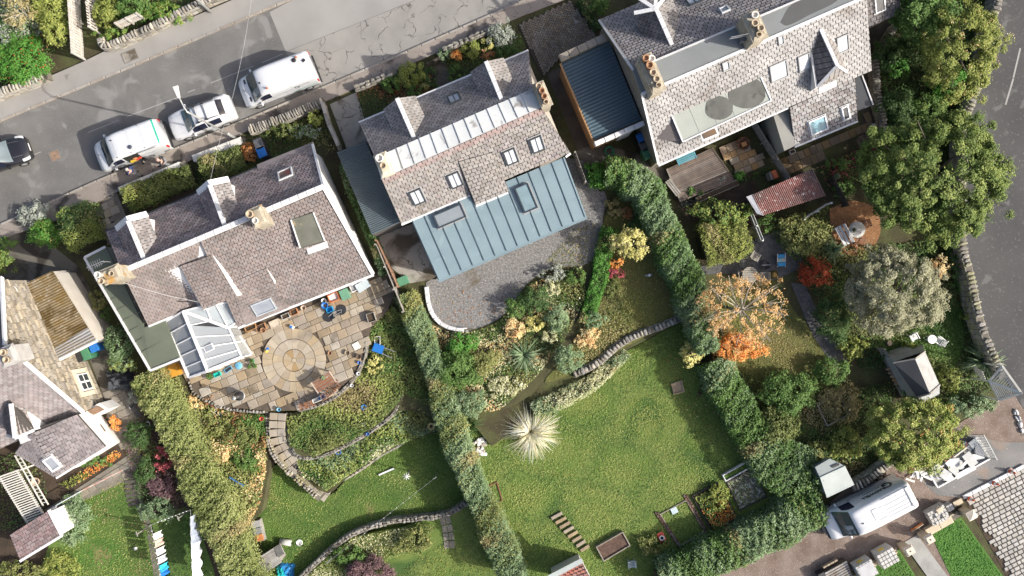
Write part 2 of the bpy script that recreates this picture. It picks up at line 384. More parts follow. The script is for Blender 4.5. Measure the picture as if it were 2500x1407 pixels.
area('yard_flags',[(240,960),(300,930),(360,985),(335,1110),(290,1090)],-.1,mat('yard_flagstones',(.15,.13,.105),(.1,.088,.07),1.3,.9,.3))
# garden one: patio level, bank, lawn
area('patio_bed',[(395,870),(570,770),(930,660),(975,690),(945,760),(905,800),(893,850),(868,912),(810,970),(730,1001),(650,1003),(540,993),(470,958),(440,905)],-.04,mat('patio_grout',(.12,.095,.07),(.075,.06,.045),2,.95,.4),-2.4)
area('terrace_upper',[(690,1010),(730,1004),(810,973),(868,916),(893,851),(905,790),(960,740),(1003,775),(1075,930),(1110,1040),(1000,1000),(930,1030),(860,1075),(770,1120),(705,1090)],-.55,rough_grass,-2.4,3)
area('terrace_lower',[(700,1085),(770,1120),(860,1075),(930,1030),(1000,995),(1110,1040),(1050,1060),(960,1095),(850,1165),(800,1205),(740,1160)],-1.1,rough_grass,-2.4,3)
area('bank_left',[(440,920),(470,962),(540,996),(655,1006),(660,1130),(640,1250),(590,1300)],-.75,rough_grass,-2.4)
area('lawn_sloping',[(650,1140),(700,1140),(800,1210),(850,1165),(960,1090),(1060,1050),(1110,1050),(1150,1230),(1000,1280),(860,1310),(730,1420),(610,1420),(590,1310)],-1.7,lawn_d,-2.4,3)
area('terrace_bottom',[(720,1420),(860,1312),(1000,1282),(1150,1232),(1300,1480),(700,1480)],-1.3,lawn_m,-2.4)
# garden two
area('gravel_yard',[(1040,690),(1440,470),(1470,540),(1440,640),(1350,655),(1290,690),(1255,740),(1215,780),(1150,805),(1085,795),(1045,750)],-.1,gravel_g,sub=4)
area('gravel_side',[(1378,385),(1425,392),(1470,480),(1472,560),(1432,530)],-.105,gravel_g)
area('concrete_apron',[(915,580),(1010,545),(1070,680),(1000,692),(940,640)],-.1,conc)
area('garden_path',[(1455,560),(1475,520),(1490,620),(1440,720),(1420,800),(1370,870),(1300,960),(1230,1000),(1220,985),(1300,925),(1355,850),(1400,770),(1425,680)],-.11,mat('mossy_path',(.075,.075,.03),(.05,.045,.025),1,.95,.4),sub=3)
area('lawn_upper',[(1470,560),(1500,480),(1570,500),(1600,600),(1640,700),(1675,770),(1570,825),(1450,890),(1330,935),(1380,870),(1440,760)],-.1,lawn_b,-2.4,3)
area('lawn_lower_bank',[(1130,1005),(1215,995),(1320,942),(1450,890),(1480,900),(1330,1000),(1200,1090)],-.5,rough_grass,-2.4)
area('lawn_main',[(1125,1010),(1215,1003),(1320,948),(1450,898),(1560,842),(1668,782),(1720,850),(1830,1080),(1960,1215),(1800,1330),(1600,1400),(1600,1480),(1290,1480),(1200,1300)],-.9,lawn_m,-2.4)
area('bed_soil',[(1700,880),(1730,890),(1745,960),(1700,968),(1712,940)],-.89,earth)
# garden three
area('lawn_east',[(1770,700),(1870,670),(1940,760),(2030,880),(2020,960),(1900,980),(1780,900),(1750,800)],-.1,lawn_b,sub=4)
area('chippings',[(1830,590),(1900,562),(1945,600),(1965,650),(1890,685),(1790,668),(1700,672),(1690,655),(1800,630)],-.09,slate_chip)
area('chippings_path',[(1930,690),(1965,695),(2010,790),(2070,880),(2035,895),(1985,820)],-.085,slate_chip)
area('rust_gravel_circle',[(2025,510),(2080,490),(2135,510),(2150,560),(2130,605),(2080,625),(2035,600)],-.08,gravel_o,sub=4)
area('lawn_corner',[(2130,820),(2280,720),(2340,740),(2350,850),(2300,920),(2190,880)],-.1,lawn_d,sub=3)
area('bed_dark',[(1640,480),(1830,420),(1900,560),(1680,540)],-.12,earth)
# yard at the bottom right
area('track',[(1600,1480),(1850,1330),(2000,1250),(2080,1180),(2230,1100),(2330,1040),(2470,960),(2620,1060),(2600,1100),(2350,1220),(2280,1300),(2000,1430),(2000,1600),(1600,1600)],-.11,gravel_b)
area('track_asphalt',[(2230,1160),(2370,1060),(2440,1080),(2540,1080),(2500,1145),(2355,1215),(2290,1210)],-.1,mat('dusty_asphalt',(.15,.15,.147),(.22,.21,.2),.7,.9,.4,22,fine=((.36,.35,.33),9,.64),stain=((.24,.19,.155),.5,.58)))
area('driveway',[(2352,1215),(2520,1125),(2900,1500),(2464,1420)],-.12,earth)
area('lawn_new',[(2272,1304),(2346,1262),(2462,1425),(2330,1425)],-.06,lawn_n)
area('lawn_new_west',[(2100,1392),(2195,1342),(2250,1430),(2090,1430)],-.06,lawn_n)
area('path_concrete',[(2205,1326),(2240,1306),(2330,1430),(2280,1430)],-.07,mat('grey_cement',(.33,.33,.31),(.25,.25,.235),1.5,.9,.3))
area('border_soil',[(2240,1306),(2272,1304),(2345,1430),(2320,1430)],-.085,gravel_b)
# ---------------------------------------------------------------- houses
sl_rear1=mat('plum_slate',(.255,.215,.2),(.195,.167,.157),.9,.75,.3,20,piece=.13,stain=((.17,.15,.138),.45,.6))
sl_front1=mat('dark_plum_slate',(.29,.235,.225),(.2,.168,.162),.9,.8,.3,20,piece=.3,stain=((.3,.27,.24),1.6,.66))
sl_rear2=mat('warm_grey_slate',(.275,.255,.238),(.215,.2,.187),1.1,.75,.3,20,piece=.17,stain=((.2,.18,.16),.8,.64))
sl_front2=mat('grey_slate',(.3,.272,.26),(.22,.2,.192),.9,.8,.3,20,piece=.24,stain=((.28,.265,.24),1.2,.66))
sl_rear3=mat('pale_slate',(.34,.33,.32),(.255,.245,.238),.9,.6,.3,20,piece=.15,stain=((.17,.15,.135),.4,.58))
sl_dark3=mat('dark_shaded_slate',(.17,.155,.15),(.115,.105,.102),.8,.7,.3,20,piece=.26)  # dark slate; its tone also paints shade on cheek and left dormer planes
sl_pink=mat('reddish_ridge_slate',(.29,.225,.212),(.235,.188,.178),2,.75,.3,20,piece=.15)
sl_4=mat('mauve_slate',(.275,.245,.24),(.225,.2,.2),.7,.75,.3,20,piece=.2,stain=((.38,.34,.31),1.7,.68))
under=flat('roof_felt',(.05,.045,.042),.9)
white_p=mat('white_render',(.8,.79,.77),(.72,.71,.69),.8,.7,.15,12)
lead=mat('pale_lead',(.58,.58,.57),(.47,.47,.47),1.5,.45,.1,8,stain=((.35,.34,.33),1.2,.68))
lead_w=mat('white_ridge_tile',(.66,.66,.66),(.55,.55,.55),2.5,.6,.1,10,piece=.06)
upvc=flat('white_frame_paint',(.8,.8,.79),.35)
stone_w=mat('rubble_stone',(.3,.265,.21),(.2,.175,.14),2.5,.9,.5,12,piece=.3)
harl=mat('cream_harling',(.55,.51,.45),(.47,.43,.375),1.2,.9,.4,22)
chim_m=mat('weathered_chimney',(.4,.36,.28),(.27,.235,.175),3,.9,.5,12,stain=((.35,.2,.06),1.7,.63))
pot_b=mat('buff_clay',(.47,.38,.27),(.36,.29,.2),3,.8);pot_r=mat('terracotta',(.36,.2,.11),(.27,.15,.085),3,.8)
pot_w=mat('white_cowl',(.7,.68,.62),(.55,.52,.47),3,.6);soot=flat('soot',(.02,.018,.016),.95)
zinc=mat('pale_zinc',(.56,.575,.57),(.48,.5,.5),.8,.4,.05,6,stain=((.27,.26,.245),1.3,.6))
blue_m=mat('blue_grey_metal_roof',(.195,.265,.295),(.17,.235,.262),.7,.42,.06,3,spec=.5,stain=((.215,.285,.31),.9,.6))
blue_seam=mat('seam_metal',(.11,.155,.175),(.1,.14,.16),1,.4)
corr_d=mat('slate_blue_corrugated',(.1,.13,.145),(.085,.112,.125),1.2,.5,spec=.4)
corr_b=mat('deep_blue_corrugated',(.075,.115,.14),(.065,.102,.126),1,.5,spec=.4)
green_f=mat('green_felt',(.125,.145,.105),(.105,.12,.09),.8,.85,.2,18,stain=((.16,.17,.14),.5,.62))
grey_f=mat('grey_flat_felt',(.2,.215,.215),(.165,.178,.178),.5,.7,.15,14)
pale_f=mat('pale_green_felt',(.32,.345,.31),(.27,.29,.262),.6,.7,.15,14,edges=None)
dkframe=flat('charcoal_frame',(.045,.05,.055),.4)
pane_d=mat('rooflight_glass',(.3,.32,.35),(.22,.24,.27),1.4,.12,spec=.7)
pane_l=mat('sky_lit_glass',(.6,.62,.63),(.45,.48,.5),1.2,.1,spec=.7)
pane_k=glassy('dark_glass',(.05,.06,.065));blind=flat('pale_blind',(.5,.53,.57),.4)
def walls(t,FL,RL,BL,FR,RR,BR,m,ins=.22,zb=-.2,name='wall'):
    """gabled body under three roof lines given left to right: front eave, ridge, back eave"""
    mb=MB();rings=[]
    for F,R_,B,o_ in((FL,RL,BL,FR),(FR,RR,BR,FL)):
        d=(Vector(o_)-Vector(F));d.z=0;d.normalize();c=(Vector(F)+Vector(B))/2
        f=Vector(F);b=Vector(B);e=(b-f);e.z=0;e.normalize()
        f=f+d*ins+e*ins;b=b+d*ins-e*ins;r=Vector(R_)+d*ins
        zf=F[2]-.02;zk=B[2]-.02
        rings.append([(f.x,f.y,zb),(f.x,f.y,zf),(r.x,r.y,r.z-.25),(b.x,b.y,zk),(b.x,b.y,zb)])
    mb.add(rings[0]+rings[1],[(0,1,2,3,4),(9,8,7,6,5)]+[(i,i+5,i+6,i+1)for i in range(4)])
    return obj(name,mb,m,t)
def skylight(t,q,px,py,w,h,fr,pn,split=True,blindc=None,rise=.1,name='skylight'):
    u,v,n=basis(q);c=ray(px,py,q);mb=MB();b=.065;z=n*rise
    for s_ in(-1,1):
        mb.bar(c+u*(s_*(w/2-b/2))-v*h/2+n*(rise/2+.02),c+u*(s_*(w/2-b/2))+v*h/2+n*(rise/2+.02),b,rise+.05,n)
        mb.bar(c+v*(s_*(h/2-b/2))-u*(w/2-b)+n*(rise/2+.018),c+v*(s_*(h/2-b/2))+u*(w/2-b)+n*(rise/2+.018),b,rise+.045,n)
    f=obj(name,mb,fr,t)
    fl=MB().slab([c+u*(a*(w/2+.07))+v*(k*(h/2+.07))+n*.048 for a,k in((-1,-1),(1,-1),(1,1),(-1,1))],.012)
    obj('flashing',fl,flat('lead_flashing',(.32,.32,.32),.5)if fr is not upvc else lead,f)
    g=2 if split else 1;ww=(w-2*b)/g
    for k in range(g):
        cc=c+u*(-w/2+b+ww*(k+.5))+n*(rise-.01)
        obj('pane',MB().slab([cc+u*(a*(ww/2-.015))+v*(kk*(h/2-b))for a,kk in((-1,-1),(1,-1),(1,1),(-1,1))],.02),pn,f)
    if split:obj('glazing_bar',MB().bar(c-v*(h/2-b)+n*rise,c+v*(h/2-b)+n*rise,.04,.03,n),fr,f)
    return f
def chimney(t,px,py,z0,z1,lu,lv,pots,m=None):
    c=W(px,py,z1);s_=obj('chimney',MB().box((c.x,c.y,(z0+z1)/2),(lu,lv,z1-z0),ANG),m or chim_m,t);bevel(s_,.03,1)
    bevel(obj('cap',MB().box((c.x,c.y,z1+.05),(lu+.14,lv+.14,.1),ANG),m or chim_m,s_),.03,1)
    obj('flaunching',MB().box((c.x,c.y,z1+.16),(lu,lv,.12),ANG,.7),m or chim_m,s_)
    for du,dv,r,h,pm in pots:
        p=c+U*du+V*dv+Vector((0,0,.14))
        o=obj('pot',MB().lathe(p,[(r*1.05,0),(r*.95,h*.8),(r*1.15,h*.85),(r*1.15,h),(r*.8,h),(r*.75,h-.12),(0,h-.12)],12),pm,s_,True)
    return s_
def ridge(t,a,b,w=.26,h=.1,m=None,step=.45,cap=60):
    """a run of ridge tiles as one capping with its tiles as pieces"""
    a,b=Vector(a),Vector(b);d=(b-a).normalized();L_=(b-a).length;n=max(1,int(L_/step));s_=Vector((-d.y,d.x,0)).normalized();up=d.cross(s_)
    if up.z<0:up=-up
    o=obj('ridge_bed',MB().bar(a-up*.02,b-up*.02,w*.7,.06),under,t)
    pieces(o,'ridge_tile',[frame(a+d*(L_*(i+.5)/n)+up*.03,d,s_,up,L_/n-.012,w,h)for i in range(n)],m or lead_w,cap=cap)
def strip(t,a,b,w,h=.03,m=None,name='flashing'):
    return obj(name,MB().bar(a,b,w,h),m or lead,t)
def dormer(t,FL,FA,FR,BL,BK,BR,ze,zr,ml,mr,wallm,barge=None,w=.3,g=.2):
    """gabled dormer from its six photo points: front left eave, front apex, front right eave, back left, back ridge, back right"""
    fl,fr,bl,br=W(*FL,ze),W(*FR,ze),W(*BL,ze+.1),W(*BR,ze+.1);fa,bk=W(*FA,zr),W(*BK,zr)
    mb=MB().slab([fl,fa,bk,bl],.08).slab([fa,fr,br,bk],.08)
    d=obj('dormer',mb,under,t)
    i_=V*.18
    wl_=MB();lo=Vector((0,0,1.5))
    for p in((fl,fa,fr),):
        a,k,e=[x+i_ for x in p];a=a+U*.1;e=e-U*.1;k=k-Vector((0,0,.1));a.z-=.05;e.z-=.05
        wl_.quad(a-lo,a,k,e,e-lo);wl_.quad(a-lo,bl+U*.1-lo,bl+U*.1-Vector((0,0,.06)),a);wl_.quad(e-lo,br-U*.1-lo,br-U*.1-Vector((0,0,.06)),e)
    obj('dormer_wall',wl_,wallm,d)
    cf=(fl+fr)/2+V*.14;obj('window',MB().box((cf.x,cf.y,ze-.45),(.8,.06,.75),ANG),pane_k,d)
    slates(d,[fl,bl,bk,fa][::1],w,g,[ml]);slates(d,[fr,br,bk,fa],w,g,[mr])
    ridge(d,fa+Vector((0,0,.03)),bk+Vector((0,0,.03)),.24,.08,lead_w,.5,20)
    for a in(bl,br):strip(d,a+Vector((0,0,.06)),bk+Vector((0,0,.04)),.16,.03,lead,'valley_flashing')
    if barge:
        for a in(fl,fr):strip(d,fa-V*.06+Vector((0,0,.03)),a-V*.06+Vector((0,0,.03)),.34,.05,upvc,'bargeboard')
    return d
def corrugated(name,t,q,m,pitch,amp,along='u',thick=.0):
    """profiled sheet over quad q; ribs run along u (eave direction) or v"""
    A,B,C,D=[Vector(p)for p in q];u,v,n=basis(q);mb=MB();vs=[];fs=[]
    if along=='u':A,B,C,D=B,C,D,A
    L_=((B-A).length+(C-D).length)/2;k=int(L_/pitch)*4
    for i in range(k+1):
        t_=i/k;o_=n*(amp*(0,1,1,0)[i%4]);vs+=[A.lerp(B,t_)+o_,D.lerp(C,t_)+o_]
    for i in range(k):fs.append((2*i,2*i+2,2*i+3,2*i+1))
    mb.add(vs,fs)
    for e in((A,B),(D,C)):pass
    return obj(name,mb,m,t)
Z=Vector((0,0,1))
# ---- house one: white-gabled cottage pair with plum slates
t=thing('cottage','long plum-slated cottage pair with white gable and glass conservatory beside the round patio','house',W(590,600,0))
ZE,ZR=2.6,5.1
FL,FR,RL,RR=W(259,568,ZE),W(764,354,ZE),W(297,664,ZR),W(790,456,ZR)
BLs,BRs=W(361,795,2.5),W(911,669,2.2)
BM=W(480,746,2.5)
cl=W(488,585,ZR)  # ridge point above the step in the back eave
cl=RL.lerp(RR,.385)
bmL=W(580,799,2.2)
walls(t,FL,RL,W(350,792,2.4),FR,RR,BRs,white_p)
rf=obj('roof',MB().slab([FL,FR,RR,RL],.1).slab([BLs,BM,cl,RL],.1).slab([bmL,BRs,RR,cl],.1),under,t)
slates(rf,[FL,FR,RR,RL],.29,.165,[sl_front1],0)
slates(rf,[bmL,BRs,RR,cl],.28,.175,[sl_rear1],300)
slates(rf,[BLs,BM,cl,RL],.28,.175,[sl_rear1])
q1=[bmL,BRs,RR,cl];q1l=[BLs,BM,cl,RL];q1f=[FL,FR,RR,RL]
ridge(rf,RL+Z*.05,RR+Z*.05,.3,.1,lead_w,.5)
strip(t,FR+Z*.06,RR+Z*.07,.14,.1,white_p,'skew');strip(t,BRs+Z*.06,RR+Z*.07,.2,.12,white_p,'skew')
strip(t,bmL+V*.07-Z*.06,BRs+V*.07-Z*.06,.13,.1,upvc,'gutter');strip(t,BLs+V*.06-Z*.06,BM+V*.06-Z*.06,.1,.1,upvc,'gutter')
strip(t,FL-V*.06-Z*.06,FR-V*.06-Z*.06,.11,.1,dkframe,'gutter')
c_=MB().box((W(628,402,2.6).x,W(628,402,2.6).y,2.55),(.01,.01,.01));
obj('porch_roof',MB().slab([W(627,402,2.55),W(764,347,2.55),W(768,372,2.95),W(632,427,2.95)],.08),sl_front1,t)
# catslide dormer over the conservatory and the shallow step beside it
ca,cb,cc,cd=W(496,757,3.45),W(580,723,3.45),W(519,622,4.62),W(438,650,4.55)
d=obj('catslide_dormer',MB().slab([ca,cb,cc,cd],.08),under,t)
slates(d,[ca,cb,cc,cd],.28,.175,[sl_rear1])
obj('dormer_wall',MB().quad(cb-Z*.02,cb-Z*1.5,cc-Z*.9,cc-Z*.02).quad(ca-Z*.02,cd-Z*.02,cd-Z*.9,ca-Z*1.5).quad(ca-V*.1,ca-V*.1-Z*1.3,cb-V*.1-Z*1.3,cb-V*.1),white_p,d)
obj('cheek_board',MB().slab([cc+Z*.02,cb+Z*.02,cb+U*.3-Z*.5],.04),white_p,d)
sa,sb,sc_,sd=ray(600,795,q1)+Z*.02,ray(704,752,q1)+Z*.02,ray(652,654,q1)+Z*.06,ray(560,692,q1)+Z*.06
d=obj('roof_step',MB().slab([sa,sb,sc_,sd],.16),under,t);slates(d,[sa,sb,sc_,sd],.28,.175,[sl_rear1])
obj('cheek_board',MB().slab([sc_+Z*.05,sc_.lerp(sb,.4)+Z*.06,sc_.lerp(sb,.35)+U*.1+Z*.02],.03),white_p,d)
# flat-roofed box dormer
b0=[W(736,605,4.05),W(790,590,4.05),W(762,521,4.62),W(712,537,4.62)]
d=obj('box_dormer',MB().prism([Vector((p.x,p.y,4.5))if False else p for p in b0],2.9),under,t)
bevel(obj('flat_roof',MB().slab([W(733,606,4.12),W(793,588,4.12),W(765,519,4.7),W(710,537,4.7)],.09),mat('mossy_felt',(.14,.14,.115),(.1,.105,.083),1.4,.85,.3,14,stain=((.28,.22,.13),1.2,.64)),d),.02,1)
for a,b in(((733,606),(710,537)),((793,588),(765,519))):strip(d,W(*a,4.14),W(*b,4.72),.07,.06,lead_w,'edge_trim')
strip(d,ray(750,612,q1)+Z*.06,ray(800,594,q1)+Z*.06,.5,.03,lead_w,'apron_flashing')
dormer(t,(285,562),(313,538),(361,525),(317,629),(354,637),(389,601),4.05,4.95,sl_front1,sl_front2,white_p,True,.3,.2)
dormer(t,(484,474),(512,450),(560,440),(516,546),(551,555),(585,516),4.05,4.95,sl_front1,sl_front2,white_p,True,.3,.2)
skylight(t,q1f,698,427,.85,.75,lead_w,mat('red_curtain_glass',(.35,.12,.1),(.16,.15,.14),1.6,.15),False)
skylight(t,q1,644,748,1.25,.82,flat('grey_frame',(.38,.42,.45),.4),pane_d,False)
chimney(t,274,670,4.0,6.2,1.0,.75,[(-.45,-.15,.16,.55,pot_w),(-.42,.22,.15,.5,pot_b),(.1,0,.14,.2,pot_b)])
chimney(t,630,530,4.2,6.0,.75,1.0,[(-.22,-.2,.19,.5,pot_b),(-.12,.2,.16,.3,pot_w)])
ae=MB()
p0=W(270,640,6.1);ae.tube([p0,p0+Z*1.0],.02);ae.bar(p0+Z*.9-U*.9,p0+Z*.9+U*.1,.025,.025)
for k in range(7):ae.bar(p0+Z*.9-U*(.1+.12*k)-V*.2,p0+Z*.9-U*(.1+.12*k)+V*.2,.015,.015)
ae.bar(p0+Z*.5-U*.6,p0+Z*.5+U*.1,.02,.02)
obj('aerial',ae,flat('grey_aluminium',(.45,.45,.45),.4,.6),t)
obj('overhead_cable',MB().tube([W(300,690,5.4),W(400,720,4.4),W(484,738,3.9)],.014,5),flat('pale_cable',(.5,.5,.48),.6),t)
obj('downpipe_bracket',MB().bar(W(432,736,3.0),W(484,738,3.9),.05,.05),dkframe,t)
# lean-to with green felt roof
lt=[W(207,629,2.35),W(258,603,2.35),W(300,690,2.4),W(352,800,2.4),W(402,783,2.4),W(440,876,2.35),W(368,905,2.3)]
d=obj('lean_to',MB().prism([p-Z*.12 for p in lt],-.15),mat('lean_to_wall',(.3,.29,.26),(.25,.24,.2),1,.9),t)
obj('felt_roof',MB().prism(lt,2.2),green_f,d)
for a,b in((0,6),(6,5),(0,1)):strip(d,lt[a]+Z*.03,lt[b]+Z*.03,.13,.09,lead_w,'white_edge')
it=[]
for k in range(11):
    a=W(222+15*k,655+26*k,2.36);b=W(262+17*k,640+24*k,2.37)
    if k<9:obj('felt_lap',MB().bar(a+Z*.012,b+Z*.012,.05,.012),green_f,d)
# conservatory: white frame, glass, tiled floor inside
cz,ct=2.2,2.75
k_={n:W(x,y,z)for n,x,y,z in(('a',403,787,2.2),('b',447,760,2.75),('c',487,750,2.8),('d',560,738,2.7),('e',592,778,2.25),('f',558,800,2.25),('g',590,872,2.2),('h',507,906,2.75),('i',462,922,2.2),('r',548,795,2.75))}
cons=obj('conservatory',MB().add([W(x,y,0)for x,y in((410,782),(470,915),(592,868),(568,800),(600,785),(570,750))]+[W(x,y,.5)for x,y in((410,782),(470,915),(592,868),(568,800),(600,785),(570,750))],[(i,(i+1)%6,(i+1)%6+6,i+6)for i in range(6)]),white_p,t)
obj('floor',MB().prism([W(x,y,.06)for x,y in((412,783),(471,912),(590,866),(566,800),(597,784),(569,752))],-.1),mat('tiled_floor',(.82,.8,.77),(.68,.66,.64),1.5,.5),cons)
fm=MB();B_=lambda p,q,w=.09,h=.09:fm.bar(p,q,w,h)
B_(k_['a'],k_['i'],.14,.12);B_(k_['b'],k_['h'],.15,.12);B_(k_['a'],k_['b']);B_(k_['i'],k_['h'],.12,.12);B_(k_['h'],k_['g'],.16,.16)
B_(k_['g'],k_['f'],.1);B_(k_['f'],k_['e']);B_(k_['e'],k_['d'],.14,.1);B_(k_['b'],k_['c']);B_(k_['c'],k_['d']);B_(k_['b'],k_['f']+Z*.1,.16,.08)
fm2=[]
for s_ in(.2,.42,.62,.82):fm2.append((k_['a'].lerp(k_['i'],s_),k_['b'].lerp(k_['h'],s_)))
for s_ in(.24,.43,.62,.82):fm2.append((k_['b'].lerp(k_['h'],s_),(k_['f']+Z*.05).lerp(k_['g'],max(0,(s_-.24)/.76))if s_>.3 else k_['b'].lerp(k_['f'],.6)))
fm2+=[(k_['c'].lerp(k_['d'],.2),k_['b'].lerp(k_['f'],.62)),(k_['c'].lerp(k_['d'],.55),k_['f']+Z*.05)]
obj('roof_frame',fm,upvc,cons)
for a,b in fm2:obj('glazing_bar',MB().bar(a,b,.06,.06),upvc,cons)
def pane(*p):obj('pane',MB().slab([x-Z*.03 for x in p],.015),m_glass,cons)
S5=(0,.2,.42,.62,.82,1)
for a,b in zip(S5[:-1],S5[1:]):pane(k_['a'].lerp(k_['i'],a),k_['a'].lerp(k_['i'],b),k_['b'].lerp(k_['h'],b),k_['b'].lerp(k_['h'],a))
hi=[k_['b'].lerp(k_['h'],s_)for s_ in(.24,.43,.62,.82,1)];lo=[k_['f'].lerp(k_['g'],s_)for s_ in(0,.25,.5,.76,1)]
pane(k_['b'],hi[0],k_['b'].lerp(k_['f'],.6));pane(hi[0],hi[1],lo[1],lo[0])
for i in(1,2,3):pane(hi[i],hi[i+1],lo[i+1],lo[i])
pane(k_['b'],k_['c'],k_['c'].lerp(k_['d'],.2),k_['b'].lerp(k_['f'],.62));pane(k_['c'].lerp(k_['d'],.2),k_['c'].lerp(k_['d'],.55),k_['f'],k_['b'].lerp(k_['f'],.62));pane(k_['c'].lerp(k_['d'],.55),k_['d'],k_['e'],k_['f'])
for a,b in(('a','i'),('i','h'),('h','g'),('g','f'),('f','e')):
    p,q=k_[a],k_[b]
    for i in range(4 if(p-q).length>2 else 2):
        n_=4 if(p-q).length>2 else 2;x=p.lerp(q,i/n_);y=p.lerp(q,(i+1)/n_);x2=Vector((x.x,x.y,.5));y2=Vector((y.x,y.y,.5))
        obj('mullion',MB().bar(x2,x,.07,.07,(1,0,0)),upvc,cons);obj('side_pane',MB().quad(x2,y2,y-Z*.05,x-Z*.05),m_glass,cons)
vent=obj('roof_vent',MB().slab([W(495,848,2.72),W(518,838,2.68),W(524,853,2.68),W(502,862,2.72)],.05),upvc,cons)
obj('vent_pane',MB().slab([W(499,849,2.74),W(516,841,2.7),W(521,852,2.7),W(504,860,2.74)],.02),pane_d,vent)
dr=obj('open_door',MB().bar(W(572,822,1.05),W(604,868,1.05),.06,2.0),upvc,cons)
for s_ in(.3,.68):
    p=W(572,822,1.05).lerp(W(604,868,1.05),s_);obj('door_pane',MB().box((p.x+.03,p.y-.02,1.45),(.5,.02,.7),math.atan2(-46,32)),pane_d,dr)
def table_in(px,py,w,d_,h,m,label,name,cat,rz=ANG,z=.0):
    q=thing(name,label,cat,W(px,py,z),rz)
    obj('top',MB().box((0,0,h),(w,d_,.04)),m,q)
    for a in(-1,1):
        for b in(-1,1):obj('leg',MB().box((a*(w/2-.06),b*(d_/2-.06),h/2-.02),(.05,.05,h-.02)),m,q)
    return q
table_in(480,862,1.3,.8,.72,flat('white_melamine',(.8,.79,.77),.5),'white table standing inside the glass conservatory','table','table',z=.06)
def sofa(px,py,label,m,rz):
    q=thing('armchair',label,'armchair',W(px,py,.06),rz)
    bevel(obj('seat',MB().box((0,0,.22),(.7,.6,.4)),m,q),.06);bevel(obj('backrest',MB().box((0,.34,.42),(.8,.16,.8)),m,q),.05)
    for a in(-1,1):bevel(obj('armrest',MB().box((a*.4,.02,.3),(.14,.66,.56)),m,q),.05)
sofa(548,838,'grey armchair under the clear conservatory roof',flat('grey_upholstery',(.36,.4,.46),.8),ANG+2)
sofa(438,800,'pale wicker armchair at the narrow end of the conservatory',flat('wicker',(.5,.42,.28),.8),ANG-1)
# ---- house two: restored cottage with zinc crown and blue-grey metal extension
t=thing('cottage','grey slate cottage with pale zinc crown and blue-grey standing seam rear extension','house',W(1140,380,0))
ZE,ZC=2.7,5.2
FL,FR=W(877,302,ZE),W(1291,126,ZE)
CFL,CFR,CBR,CBL=W(915,386,ZC),W(1300,218,ZC),W(1322,263,ZC),W(931,438,ZC)
BL,BR=W(979,546,2.9),W(1392,372,2.9)
walls(t,FL,(CFL+CBL)/2-Z*.4,BL,FR,(CFR+CBR)/2-Z*.4,BR,mat('stone_render',(.42,.38,.32),(.35,.31,.26),1,.9,.3))
rf=obj('roof',MB().slab([FL,FR,CFR,CFL],.1).slab([BL,BR,CBR,CBL],.1),under,t)
q2f,q2=[FL,FR,CFR,CFL],[BL,BR,CBR,CBL]
slates(rf,q2,.32,.21,[sl_rear2,sl_rear2,sl_rear2,sl_rear2,sl_4],300)
u2=[CBL.lerp(BL,.1),CBR.lerp(BR,.1),CBR,CBL];u2=[p+basis(q2)[2]*.022 for p in u2]
slates(rf,u2,.32,.2,[sl_pink])
slates(rf,q2f,.3,.19,[sl_front2])
cr=obj('crown',MB().slab([CFL+Z*.04,CFR+Z*.04,CBR+Z*.04,CBL+Z*.04],.25),zinc,t)
for i in range(14):
    a,b=(i+.06)/14,(i+.94)/14;z=Z*(.075+.01*random.random())
    obj('zinc_tray',MB().slab([CFL.lerp(CFR,a)+z,CFL.lerp(CFR,b)+z,CBL.lerp(CBR,b)+z,CBL.lerp(CBR,a)+z],.03),zinc,cr)
    if i:p,q=CFL.lerp(CFR,i/14),CBL.lerp(CBR,i/14);obj('batten_roll',MB().bar(p+Z*.1,q+Z*.1,.07,.09),zinc,cr)
strip(t,BL+V*.07-Z*.06,W(1148,477,2.85),.12,.1,upvc,'gutter');strip(t,W(1380,382,2.85)+V*.05,BR+V*.07-Z*.06,.12,.1,upvc,'gutter')
strip(t,FL-V*.07-Z*.06,FR-V*.07-Z*.06,.12,.1,upvc,'gutter')
m0=[W(1161,501,2.86),W(1243,467,2.82),ray(1202,372,q2)+Z*.01,ray(1119,395,q2)+Z*.03]
d=obj('roof_step',MB().slab(m0,.2),under,t);slates(d,m0,.32,.21,[sl_rear2])
strip(d,m0[0]+V*.06-Z*.05,m0[1]+V*.06-Z*.05,.11,.09,upvc,'gutter')
dormer(t,(937,266),(969,240),(1013,234),(962,326),(1012,339),(1042,297),3.95,4.95,sl_front2,sl_rear2,white_p,False,.3,.2)
dormer(t,(1149,175),(1186,150),(1228,141),(1174,237),(1226,248),(1254,203),3.95,4.95,sl_front2,sl_rear2,white_p,False,.3,.2)
for px,py in((1110,438),(1018,479),(1246,381),(1310,351)):skylight(t,q2,px,py,.72,1.0,dkframe,blind,True)
skylight(t,q2f,1110,243,.72,.85,dkframe,blind,True)
chimney(t,938,402,4.4,5.9,.62,1.15,[(-.08,-.34,.2,.3,pot_w),(-.05,.1,.16,.26,pot_b)],mat('pale_chimney',(.6,.54,.42),(.48,.42,.31),3,.9,.4,12))
chimney(t,1324,232,4.3,5.9,.55,1.3,[(-.05,-.45,.15,.3,pot_b),(0,-.12,.15,.42,pot_r),(0,.2,.15,.42,pot_r),(0,.48,.13,.2,pot_b)])
ex=[W(1005,540,2.85),W(1070,685,2.45),W(1432,529,2.45),W(1378,384,2.9)]
d=obj('extension_wall',MB().prism([p*.985+Vector((0,0,2.35-p.z*.985))for p in(W(1016,546,2.4),W(1076,676,2.4),W(1424,528,2.4),W(1368,400,2.4))],-.2),flat('dark_cladding',(.08,.09,.1),.6),t)
